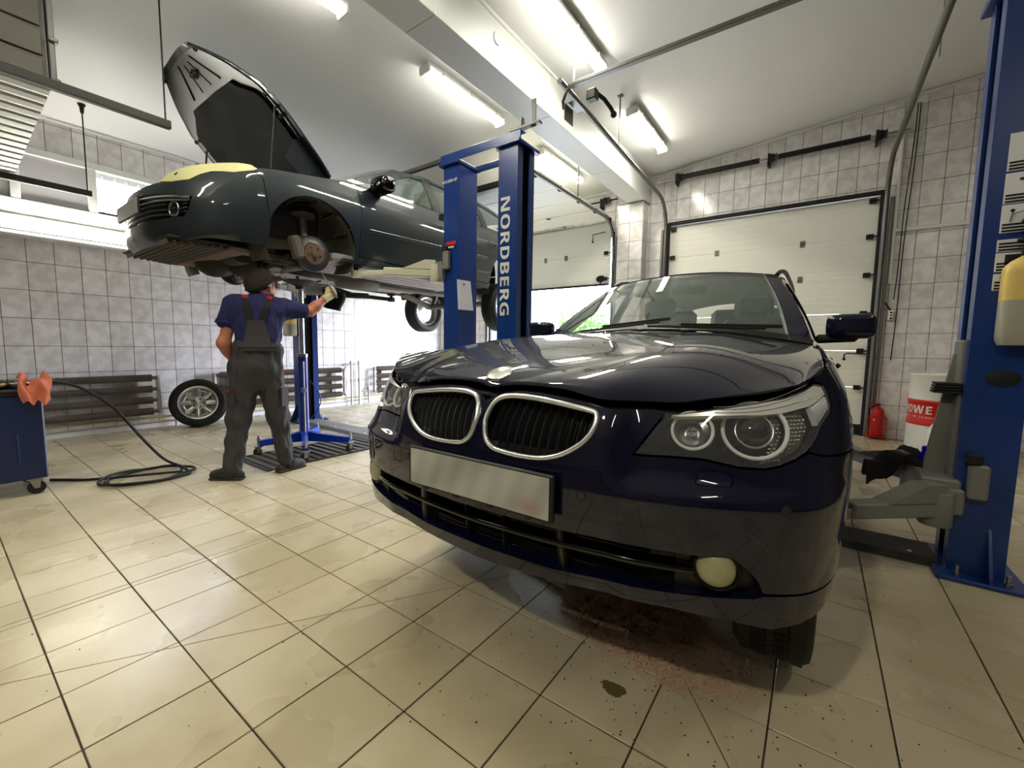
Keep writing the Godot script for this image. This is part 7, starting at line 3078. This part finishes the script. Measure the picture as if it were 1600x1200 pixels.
func tool_cart() -> void:
	var o := thing("tool_cart", V(-4.72, 0, 0.06), "blue steel tool cart on castors cut by the left edge of the photo", "tool cart")
	var b := B.new()
	b.box(V(-4.72, 0.42, 0.06), Vector3(0.54, 0.60, 0.83), 0.008)
	part(b, "body", M.cart_blue, o)
	b = B.new()
	b.box(V(-4.72, 0.742, 0.06), Vector3(0.575, 0.045, 0.865), 0.012)
	part(b, "tray_rim", M.black_plastic, o)
	for d in [0.30, 0.40]:
		b = B.new()
		b.box(V(-4.4495, 0.34, d - 0.06), Vector3(0.006, 0.22, 0.012), 0.003)
		part(b, "pressed_bead", M.cart_blue, o)
	for q in [[-4.51, 0.41], [-4.93, 0.41], [-4.51, -0.29], [-4.93, -0.29]]:
		b = B.new()
		b.box(V(q[0], 0.112, q[1]), Vector3(0.07, 0.012, 0.08), 0.002)
		for s in [-1.0, 1.0]:
			b.prism(PackedVector2Array([Vector2(-0.03, 0.11), Vector2(0.03, 0.11), Vector2(0.022, 0.045), Vector2(-0.005, 0.045)]), Transform3D(Basis(Vector3.FORWARD, Vector3.UP, Vector3.RIGHT), V(q[0] + s * 0.02, 0, q[1])), 0.003)
		var c := part(b, "castor_fork", M.steel, o)
		b = B.new()
		b.lathe([Vector2(0, -0.015), Vector2(0.044, -0.015), Vector2(0.048, -0.008), Vector2(0.048, 0.008), Vector2(0.044, 0.015), Vector2(0, 0.015)], 22, Transform3D(Basis(Vector3.BACK, PI / 2), V(q[0], 0.0485, q[1] + 0.008)))
		part(b, "castor_wheel", M.black_plastic, c)
	# things lying on top
	b = B.new()
	b.box(V(-4.56, 0.783, 0.27), Vector3(0.09, 0.032, 0.20), 0.006, Basis(Vector3.UP, 0.5))
	tag(part(b, "wood_block", M.wood), "small pale block of wood on the tool cart", "wood block")
	b = B.new()
	var g := []
	for i in 8:
		var row := []
		for j in 12:
			row.append(V(-4.56 + 0.16 * (i / 7.0 - 0.5), 0.775 + 0.022 * absf(sin(i * 1.3 + j * 0.7)) + 0.012 * sin(j * 1.9), 0.24 + 0.24 * j / 11.0))
		g.append(row)
	b.slab(g, 0.010, 1.0)
	tag(part(b, "black_cloth", M.black_cloth), "crumpled black cloth on top of the blue tool cart", "cloth")
	# rag hanging over the corner
	b = B.new()
	g = []
	for i in 14:
		var t := i / 13.0
		var row := []
		for j in 14:
			var u := j / 13.0
			var over := maxf(0.0, t - 0.45)
			var x := -4.60 + 0.20 * minf(t, 0.62) / 0.62 + 0.015 * sin(u * 11.0)
			var y := 0.80 + 0.035 * sin(u * 8.0 + t * 4.0) * (1.0 - t) + 0.03 * (1.0 - t) - 0.24 * over + 0.018 * sin(u * 14.0)
			row.append(V(maxf(x, -4.60) + 0.03 * over * sin(u * 9.0), y, 0.37 + 0.15 * u + 0.012 * sin(t * 7.0 + u * 5.0)))
		g.append(row)
	b.slab(g, 0.006, 1.0)
	tag(part(b, "rag", M.rag), "rust red rag hanging over the corner of the tool cart", "rag")
	# air hose: from the cart top down into a loose coil
	var pts := [V(-4.52, 0.795, 0.44), V(-4.50, 0.80, 0.55), V(-4.50, 0.77, 0.64), V(-4.50, 0.70, 0.74), V(-4.50, 0.57, 0.86), V(-4.50, 0.40, 0.96), V(-4.49, 0.23, 1.06), V(-4.46, 0.10, 1.15), V(-4.38, 0.035, 1.24)]
	for i in 46:
		var a := 0.9 - i * 0.28
		var r := 0.30 - 0.045 * sin(i * 0.16) - (0.05 if i > 22 else 0.0)
		pts.append(V(-4.36 + 0.20 * cos(a) * r / 0.25 - 0.03 * (i / 46.0), 0.013 + 0.022 * (i / 46.0) * absf(sin(i * 0.5)), 1.01 + 0.27 * sin(a) * r / 0.27))
	pts.append_array([V(-4.50, 0.02, 0.80), V(-4.62, 0.012, 0.68), V(-4.72, 0.012, 0.60), V(-4.82, 0.012, 0.52)])
	var c := Curve3D.new()
	for i in pts.size():
		var tn: Vector3 = (pts[mini(i + 1, pts.size() - 1)] - pts[maxi(i - 1, 0)]) / 6.0
		c.add_point(pts[i], -tn, tn)
	var fine := []
	var l := c.get_baked_length()
	for i in 261:
		fine.append(c.sample_baked(l * i / 260.0, true))
	b = B.new()
	b.tube(fine, 0.0105, 8)
	var ho := thing("air_hose", V(-4.4, 0, 1.0), "black rubber air hose looping from the tool cart to a coil on the floor", "hose")
	part(b, "hose", M.rubber, ho)
	b = B.new()
	b.tube([V(-4.535, 0.796, 0.36), V(-4.53, 0.796, 0.40)], 0.015, 10)
	b.tube([V(-4.53, 0.796, 0.40), V(-4.52, 0.795, 0.45)], 0.011, 10)
	part(b, "coupling", M.steel, ho)


func jack() -> void:
	var o := thing("transmission_jack", V(-4.38, 0, 2.32), "blue wheeled jack with a chrome ram standing under the raised grey car", "jack")
	var c := V(-4.38, 0, 2.32)
	var b := B.new()
	b.tube([c + Vector3.UP * 0.10, c + Vector3.UP * 0.98], 0.048, 16)
	b.box(c + Vector3.UP * 0.13, Vector3(0.14, 0.09, 0.14), 0.015)
	part(b, "column", M.jack_blue, o)
	b = B.new()
	b.tube([c + Vector3.UP * 0.96, c + Vector3.UP * 1.66], 0.027, 16)
	part(b, "ram", M.chrome, o)
	b = B.new()
	b.lathe([Vector2(0.03, 0.0), Vector2(0.052, 0.0), Vector2(0.052, 0.03), Vector2(0.03, 0.035)], 16, Transform3D(Basis(), c + Vector3.UP * 0.965))
	part(b, "collar", M.steel, o)
	b = B.new()
	b.tube([c + Vector3(0.07, 0.16, 0.03), c + Vector3(0.07, 0.92, 0.03)], 0.009, 8)
	b.box(c + Vector3(0.06, 0.62, 0.03), Vector3(0.04, 0.05, 0.04), 0.006)
	part(b, "release_rod", M.steel, o)
	b = B.new()
	var pt := []
	for i in 14:
		var t := i / 13.0
		pt.append(c + Vector3(0.03 + 0.06 * sin(PI * t), lerpf(0.30, 0.72, t), -0.05 - 0.09 * sin(PI * t)))
	b.tube(pt, 0.006, 6)
	part(b, "hose", M.jack_blue, o)
	for q in [V(-4.40, 0, 1.87), V(-3.87, 0, 2.53), V(-3.86, 0, 2.05), V(-4.66, 0, 2.62)]:
		var tip: Vector3 = q
		b = B.new()
		var d := (tip - c)
		d.y = 0
		var L := d.length()
		d = d.normalized()
		b.prism(PackedVector2Array([Vector2(0.02, 0.075), Vector2(L, 0.095), Vector2(L, 0.15), Vector2(0.35 * L, 0.165), Vector2(0.02, 0.185)]), Transform3D(Basis(d, Vector3.UP, d.cross(Vector3.UP)), c - d.cross(Vector3.UP) * 0.028), 0.056)
		var lg := part(b, "leg", M.jack_blue, o)
		b = B.new()
		b.lathe([Vector2(0.016, 0.0), Vector2(0.016, 0.05), Vector2(0.009, 0.055), Vector2(0.009, 0.072), Vector2(0, 0.072)], 8, Transform3D(Basis(), tip + Vector3.UP * 0.125))
		b.box(tip + Vector3.UP * 0.088, Vector3(0.05, 0.016, 0.06), 0.003)
		for s in [-1.0, 1.0]:
			b.box(tip + Vector3(s * 0.02, 0.06, 0.008), Vector3(0.004, 0.06, 0.035), 0.001)
		part(b, "castor_fork", M.steel, lg)
		b = B.new()
		b.lathe([Vector2(0, -0.013), Vector2(0.036, -0.013), Vector2(0.039, -0.007), Vector2(0.039, 0.007), Vector2(0.036, 0.013), Vector2(0, 0.013)], 18, Transform3D(Basis(Vector3.BACK, PI / 2), tip + Vector3(0, 0.0395, 0.012)))
		part(b, "castor_wheel", M.dirty_black, lg)
	# saddle with side arms
	b = B.new()
	b.lathe([Vector2(0, 1.66), Vector2(0.04, 1.66), Vector2(0.05, 1.70), Vector2(0.12, 1.715), Vector2(0.17, 1.74), Vector2(0.16, 1.745), Vector2(0.11, 1.73), Vector2(0, 1.725)], 22, Transform3D(Basis(), c), 0.4)
	for a in 4:
		var dr := Vector3(cos(a * PI / 2 + 0.6), 0, sin(a * PI / 2 + 0.6))
		b.bar(c + dr * 0.05 + Vector3.UP * 1.70, c + dr * 0.2 + Vector3.UP * 1.76, 0.03, 0.016, 0.003)
	part(b, "saddle", M.dirty_black, o)


# ---------------------------------------------------------------- right half
func right_side() -> void:
	# oil drum with a red band
	var c := V(1.135, 0, 6.4)
	var o := thing("oil_drum", c, "white steel oil drum with a wide red band, behind the right lift column", "drum")
	var rib := func(y: float) -> Array:
		return [Vector2(0.285, y - 0.018), Vector2(0.293, y - 0.006), Vector2(0.293, y + 0.006), Vector2(0.285, y + 0.018)]
	var b := B.new()
	var lo := [Vector2(0.27, 0.012), Vector2(0.291, 0.004), Vector2(0.294, 0.012), Vector2(0.291, 0.022), Vector2(0.285, 0.026)]
	lo.append(Vector2(0.285, 0.325))
	b.lathe(lo, 44, Transform3D(Basis(), c), 0.4)
	var hi := [Vector2(0.285, 0.60)]
	hi.append_array([Vector2(0.285, 0.855), Vector2(0.291, 0.86), Vector2(0.294, 0.868), Vector2(0.291, 0.878), Vector2(0.284, 0.876), Vector2(0.28, 0.862), Vector2(0, 0.862)])
	b.lathe(hi, 44, Transform3D(Basis(), c), 0.4)
	part(b, "drum", M.white_plastic, o)
	b = B.new()
	var mid := [Vector2(0.285, 0.325)]
	mid.append_array(rib.call(0.345))
	mid.append_array(rib.call(0.58))
	mid.append(Vector2(0.285, 0.60))
	b.lathe(mid, 44, Transform3D(Basis(), c), 0.4)
	var bd := part(b, "red_band", M.barrel_red, o)
	var to_cam := atan2(-c.x, -c.z)
	var k := 0
	for q in [["R", -80.0], ["O", -62.0], ["W", -41.0], ["E", -22.0]]:
		var a: float = to_cam + deg_to_rad(q[1])
		var nn := Vector3(sin(a), 0, cos(a))
		text(bd, "letter", q[0], 0.085, Transform3D(Basis(Vector3.UP, a), c + nn * 0.2855 + Vector3.UP * 0.492), M.letter_white, 0.003)
	for ch in "MADE IN GERMANY":
		var a := to_cam + deg_to_rad(-78.0 + 5.2 * k)
		if ch != " ":
			text(bd, "letter", ch, 0.022, Transform3D(Basis(Vector3.UP, a), c + Vector3(sin(a), 0, cos(a)) * 0.2855 + Vector3.UP * 0.415), M.letter_white, 0.002, "Droid Sans", false)
		k += 1
	b = B.new()
	b.lathe([Vector2(0.03, 0), Vector2(0.03, 0.016), Vector2(0, 0.016)], 14, Transform3D(Basis(), c + Vector3(0.15, 0.862, 0.12)))
	b.lathe([Vector2(0.015, 0), Vector2(0.015, 0.012), Vector2(0, 0.012)], 12, Transform3D(Basis(), c + Vector3(-0.15, 0.862, 0.1)))
	part(b, "bung", M.steel, o)
	b = B.new()
	b.lathe([Vector2(0, 0), Vector2(0.03, 0), Vector2(0.05, 0.06), Vector2(0.045, 0.075), Vector2(0, 0.075)], 14, Transform3D(Basis(Vector3.BACK, 1.2), c + Vector3(0.18, 0.90, 0.16)))
	part(b, "pump_head", M.black_plastic, o)
	# white jug with a red label
	var jc := V(1.045, 0, 5.92)
	var jg := thing("oil_jug", jc, "white plastic jug with a red top label in front of the oil drum", "jug")
	b = B.new()
	var g := []
	for i in 12:
		var t := i / 11.0
		var w := 0.095
		if t > 0.72:
			w = lerpf(0.095, 0.035, pow((t - 0.72) / 0.28, 1.4))
		if t < 0.05:
			w *= 0.94
		var row := []
		for j in 24:
			var a := TAU * j / 24
			row.append(jc + Vector3(signf(cos(a)) * pow(absf(cos(a)), 0.5) * w, 0.42 * t, signf(sin(a)) * pow(absf(sin(a)), 0.5) * w * 0.72))
		g.append(row)
	b.sheet(g, 1.0, true)
	b.tube([jc + Vector3(0.02, 0.40, 0), jc + Vector3(0.06, 0.425, 0), jc + Vector3(0.095, 0.38, 0), jc + Vector3(0.09, 0.30, 0)], 0.012, 8)
	part(b, "jug", M.white_plastic, jg)
	b = B.new()
	b.prism(PackedVector2Array([Vector2(-0.075, 0.29), Vector2(0.075, 0.29), Vector2(0.075, 0.235), Vector2(0.04, 0.21), Vector2(-0.01, 0.25), Vector2(-0.04, 0.225), Vector2(-0.075, 0.24)]), Transform3D(Basis(), jc + Vector3(0, 0, 0.0665)), 0.003)
	var lb := part(b, "label", M.label_red, jg)
	text(lb, "letter", "ROWE", 0.022, Transform3D(Basis(Vector3.BACK, -PI / 2), jc + Vector3(0.005, 0.16, 0.068)), M.label_red, 0.002)
	b = B.new()
	b.lathe([Vector2(0.034, 0), Vector2(0.034, 0.03), Vector2(0, 0.03)], 16, Transform3D(Basis(), jc + Vector3.UP * 0.42))
	part(b, "cap", M.label_red, jg)

	# fire extinguisher in its stand
	var ec := V(0.655, 0, 7.0)
	var ex := thing("fire_extinguisher", ec, "red fire extinguisher in a low red stand beside the closed garage door", "fire extinguisher")
	b = B.new()
	b.lathe([Vector2(0, 0.045), Vector2(0.06, 0.045), Vector2(0.068, 0.06), Vector2(0.068, 0.34), Vector2(0.06, 0.375), Vector2(0.035, 0.40), Vector2(0.02, 0.41), Vector2(0.02, 0.425), Vector2(0, 0.425)], 26, Transform3D(Basis(), ec), 0.3)
	part(b, "cylinder", M.red_paint, ex)
	b = B.new()
	b.box(ec + Vector3(0, 0.44, 0), Vector3(0.05, 0.03, 0.035), 0.006)
	b.bar(ec + Vector3(0, 0.455, 0), ec + Vector3(-0.10, 0.475, 0.02), 0.016, 0.010, 0.002)
	b.bar(ec + Vector3(0, 0.44, 0), ec + Vector3(-0.09, 0.43, 0.02), 0.016, 0.008, 0.002)
	part(b, "valve", M.red_paint, ex)
	b = B.new()
	b.tube([ec + Vector3(0.02, 0.44, 0.01), ec + Vector3(-0.04, 0.43, 0.07), ec + Vector3(-0.085, 0.38, 0.05), ec + Vector3(-0.085, 0.22, 0.03), ec + Vector3(-0.078, 0.16, 0.02)], 0.009, 8)
	part(b, "hose", M.rubber, ex)
	b = B.new()
	for s in [-1.0, 1.0]:
		for t in [-1.0, 1.0]:
			b.tube([ec + Vector3(s * 0.088, 0.0, t * 0.07), ec + Vector3(s * 0.088, 0.285, t * 0.07)], 0.005, 6)
		b.tube([ec + Vector3(s * 0.088, 0.285, -0.07), ec + Vector3(s * 0.088, 0.285, 0.07)], 0.005, 6)
		b.tube([ec + Vector3(s * 0.088, 0.04, -0.07), ec + Vector3(s * 0.088, 0.04, 0.07)], 0.005, 6)
	for y in [0.04, 0.285]:
		for t in [-1.0, 1.0]:
			b.tube([ec + Vector3(-0.088, y, t * 0.07), ec + Vector3(0.088, y, t * 0.07)], 0.005, 6)
	b.box(ec + Vector3(0, 0.04, 0), Vector3(0.17, 0.006, 0.14), 0.001)
	part(b, "stand", M.red_paint, ex)
	b = B.new()
	b.ball(ec + Vector3(-0.03, 0.25, 0.062), Vector3(0.012, 0.012, 0.005), 10, 6)
	part(b, "gauge", M.white_plastic, ex)

	# door control, conduits and cables on the back wall
	var sw := thing("door_switch", V(0.70, 1.50, 7.1), "small grey push button box on the wall right of the closed door", "switch")
	b = B.new()
	b.box(V(0.705, 1.555, 7.10), Vector3(0.055, 0.12, 0.045), 0.008)
	part(b, "box", M.white_plastic, sw)
	for q in [[1.59, M.ink], [1.555, M.label_red], [1.52, M.ink]]:
		b = B.new()
		b.lathe([Vector2(0, 0.006), Vector2(0.011, 0.006), Vector2(0.013, 0.0)], 14, Transform3D(Basis(Vector3.RIGHT, PI / 2), V(0.705, q[0], 7.077)))
		part(b, "button", q[1], sw)
	b = B.new()
	b.tube([V(0.70, 1.62, 7.10), V(0.66, 1.68, 7.09), V(0.63, 1.73, 7.08)], 0.008, 6)
	part(b, "cable", M.rubber, sw)
	b = B.new()
	b.box(V(1.15, 2.595, 7.105), Vector3(1.0, 0.045, 0.03), 0.006)
	b.box(V(0.665, 2.95, 7.105), Vector3(0.035, 2.0, 0.03), 0.006)
	tag(part(b, "cable_trunking", M.white_trim), "white cable trunking running along and down the wall right of the door", "trunking")
	k = 0
	for q in [[0.775, 4.05, 1.75, 0.006], [0.80, 4.05, 1.0, 0.006]]:
		b = B.new()
		var pt := []
		for i in 12:
			var t := i / 11.0
			pt.append(V(q[0] - 0.06 * t + 0.006 * sin(t * 9.0), lerpf(q[1], q[2], t), 7.09))
		b.tube(pt, q[3], 6)
		tag(part(b, "hanging_cable", M.rubber), ["shorter dark cable hanging beside the closed garage door down to the push button box", "longer dark cable hanging beside the closed garage door nearly to the extinguisher"][k], "cable", "cables beside the door")
		k += 1

	# cloth and blue cup on the rear lift arm
	b = B.new()
	var g2 := []
	for i in 13:
		var t := i / 12.0
		var row := []
		for j in 12:
			var u := j / 11.0
			var side := absf(u - 0.5) * 2.0
			var top := 0.535 - 0.09 * pow(1.0 - t, 2.0)
			row.append(V(lerpf(0.27, 0.50, t), top + 0.02 * sin(t * 12.0 + u * 4.0) - 0.10 * pow(side, 3.0) * (0.5 + 0.5 * sin(t * 5.0 + 1.0)), lerpf(3.12, 3.45, u) + 0.012 * sin(t * 9.0)))
		g2.append(row)
	b.slab(g2, 0.02, 1.0)
	tag(part(b, "work_cloth", M.black_cloth), "crumpled black cloth draped over the grey lift arm at the right", "cloth")
	var cu := thing("spray_cap", V(0.535, 0.50, 3.2), "shiny blue plastic cap lying on the black cloth by the lift carriage", "cap")
	b = B.new()
	b.lathe([Vector2(0.0, 0.0), Vector2(0.033, 0.0), Vector2(0.036, 0.01), Vector2(0.036, 0.035), Vector2(0.030, 0.045), Vector2(0.026, 0.05), Vector2(0.028, 0.075), Vector2(0.022, 0.082), Vector2(0, 0.082)], 22, Transform3D(Basis(), V(0.525, 0.512, 3.19)), 0.4)
	part(b, "cap", M.bright_blue, cu)


# ---------------------------------------------------------------- dirt on the floor and the yard
func floor_dirt() -> void:
	var rng := RandomNumberGenerator.new()
	rng.seed = 9
	# flattened cardboard with the shavings on and around it
	var b := B.new()
	b.prism(PackedVector2Array([Vector2(-1.14, 1.70), Vector2(-0.72, 1.60), Vector2(-0.40, 1.555), Vector2(-0.24, 2.35), Vector2(-1.02, 2.5)]), Transform3D(Basis(Vector3.RIGHT, Vector3.FORWARD, Vector3.UP), Vector3(0, 0.0005, 0)), 0.008)
	tag(part(b, "cardboard_sheet", M.cardboard), "dirty flattened cardboard on the floor under the navy car", "cardboard")
	var nz := FastNoiseLite.new()
	nz.seed = 3
	nz.frequency = 5.0
	var chip := BoxMesh.new()
	chip.size = Vector3(0.006, 0.0022, 0.0028)
	chip.material = M.sawdust
	var mm := MultiMesh.new()
	mm.transform_format = MultiMesh.TRANSFORM_3D
	mm.mesh = chip
	var xf := []
	while xf.size() < 15000:
		var p := Vector2(rng.randf_range(-0.98, 0.0), rng.randf_range(1.34, 2.05))
		var q := (p - Vector2(-0.50, 1.62)).rotated(0.35)
		var r := pow(q.x / 0.40, 2.0) + pow(q.y / 0.24, 2.0)
		var dens := clampf(1.15 - r, 0.0, 1.0) * clampf(0.55 + 1.3 * nz.get_noise_2d(p.x * 1.6, p.y * 1.6), 0.02, 1.0)
		if rng.randf() > dens:
			continue
		var h := 0.002 + rng.randf() * 0.032 * dens * dens
		if p.x > -0.9 and p.y > 1.55:
			h += 0.008
		xf.append(Transform3D(Basis.from_euler(Vector3(rng.randf() * 0.9, rng.randf() * TAU, rng.randf() * 0.9)).scaled(Vector3.ONE * rng.randf_range(0.6, 1.7)), V(p.x, h, p.y)))
	mm.instance_count = xf.size()
	for i in xf.size():
		mm.set_instance_transform(i, xf[i])
	var mi := MultiMeshInstance3D.new()
	mi.name = "wood_shavings"
	mi.multimesh = mm
	add_child(mi)
	tag(mi, "heap of reddish brown wood shavings on the floor under the front of the navy car", "shavings", "", "stuff")
	# oil drop stain
	b = B.new()
	var ring := PackedVector2Array()
	for i in 26:
		var a := TAU * i / 26
		var r := 0.034 * (1.0 + 0.22 * nz.get_noise_2d(cos(a) * 2.0, sin(a) * 2.0) + 0.10 * sin(a * 3.0))
		ring.append(Vector2(-0.469 + cos(a) * r * 1.15, 1.247 + sin(a) * r * 0.8))
	b.prism(ring, Transform3D(Basis(Vector3.RIGHT, Vector3.FORWARD, Vector3.UP), Vector3(0, 0.0004, 0)), 0.0012)
	tag(part(b, "oil_stain", M.oil), "round brown oil spot on the tile in front of the navy car", "stain")
	# grit
	var sp := BoxMesh.new()
	sp.size = Vector3(0.006, 0.002, 0.004)
	sp.material = M.ink
	mm = MultiMesh.new()
	mm.transform_format = MultiMesh.TRANSFORM_3D
	mm.mesh = sp
	xf = []
	for i in 900:
		var p := Vector2(rng.randf_range(-5.5, 1.2), rng.randf_range(0.1, 3.2))
		if i < 500:
			p = Vector2(-0.5 + rng.randfn(0.0, 0.55), 1.5 + rng.randfn(0.0, 0.35))
		elif i < 700:
			p = Vector2(-3.75 + rng.randfn(0.0, 0.25), 1.9 + rng.randfn(0.0, 0.3))
		if p.y > 0.15 and p.y < 6.5:
			xf.append(Transform3D(Basis(Vector3.UP, rng.randf() * TAU).scaled(Vector3.ONE * rng.randf_range(0.3, 1.0)), V(p.x, 0.0008, p.y)))
	mm.instance_count = xf.size()
	for i in xf.size():
		mm.set_instance_transform(i, xf[i])
	mi = MultiMeshInstance3D.new()
	mi.name = "grit"
	mi.multimesh = mm
	add_child(mi)
	tag(mi, "dark specks of grit scattered over the tiled floor", "dirt", "", "stuff")


func outside() -> void:
	var b := B.new()
	b.box(V(0, -0.11, 37.4), Vector3(90, 0.1, 60))
	var yd := struct(b, "ground", M.asphalt)
	yd.set_meta("label", "pale yard outside the raised garage door")
	b = B.new()
	b.box(V(-14, 0.7, 24), Vector3(40, 1.6, 0.25), 0.02)
	for i in 14:
		b.box(V(-33 + 3 * i, 0.75, 23.9), Vector3(0.4, 1.75, 0.4), 0.02)
	tag(part(b, "yard_wall", M.fence), "pale reddish wall across the yard outside the open garage door", "wall")
	# trees beyond the wall
	var rng := RandomNumberGenerator.new()
	rng.seed = 21
	var leaf := B.new()
	leaf.flat(Vector3(0, 0, 0), Vector3(0.16, 0.03, 0.05), Vector3(0.05, 0.02, 0.16), Vector3.DOWN)
	leaf.flat(Vector3(0.16, 0.03, 0.05), Vector3(0.22, 0, 0.2), Vector3(0.05, 0.02, 0.16), Vector3.DOWN)
	var lm := leaf.mesh(Vector3.ZERO, M.leaf)
	var spots := [[-19.5, 27.0, 3.2], [-14.0, 28.0, 3.9], [-9.0, 30.0, 3.3], [-25.0, 29.0, 4.2]]
	var names := ["bright green tree left of the others beyond the yard wall", "bright green tree in the middle of the door opening beyond the yard", "bright green tree right of the others beyond the yard wall", "tall green tree farthest left beyond the yard wall"]
	for k in spots.size():
		var s: Array = spots[k]
		var o := thing("tree", V(s[0], -0.06, s[1]), names[k], "tree", "trees beyond the yard")
		b = B.new()
		b.tube([V(s[0], -0.1, s[1]), V(s[0] + 0.1, 1.5, s[1]), V(s[0], s[2] * 0.9, s[1])], [0.16, 0.12, 0.05], 8)
		for j in 5:
			var a := TAU * j / 5
			b.tube([V(s[0], 1.4 + 0.2 * j, s[1]), V(s[0] + cos(a) * 1.2, 2.2 + 0.25 * j, s[1] + sin(a) * 1.2)], [0.06, 0.02], 6)
		part(b, "trunk", M.wood, o)
		var mm := MultiMesh.new()
		mm.transform_format = MultiMesh.TRANSFORM_3D
		mm.mesh = lm
		mm.instance_count = 2200
		for i in 2200:
			var v := Vector3(rng.randfn(), rng.randfn() * 0.8, rng.randfn())
			v = v.normalized() * pow(rng.randf(), 0.4)
			mm.set_instance_transform(i, Transform3D(Basis.from_euler(Vector3(rng.randf() * TAU, rng.randf() * TAU, rng.randf() * TAU)), Vector3(v.x * 2.3, s[2] * 0.62 + v.y * s[2] * 0.45, v.z * 2.0)))
		var mi := MultiMeshInstance3D.new()
		mi.name = "crown"
		mi.multimesh = mm
		mi.set_meta("kind", "stuff")
		o.add_child(mi)
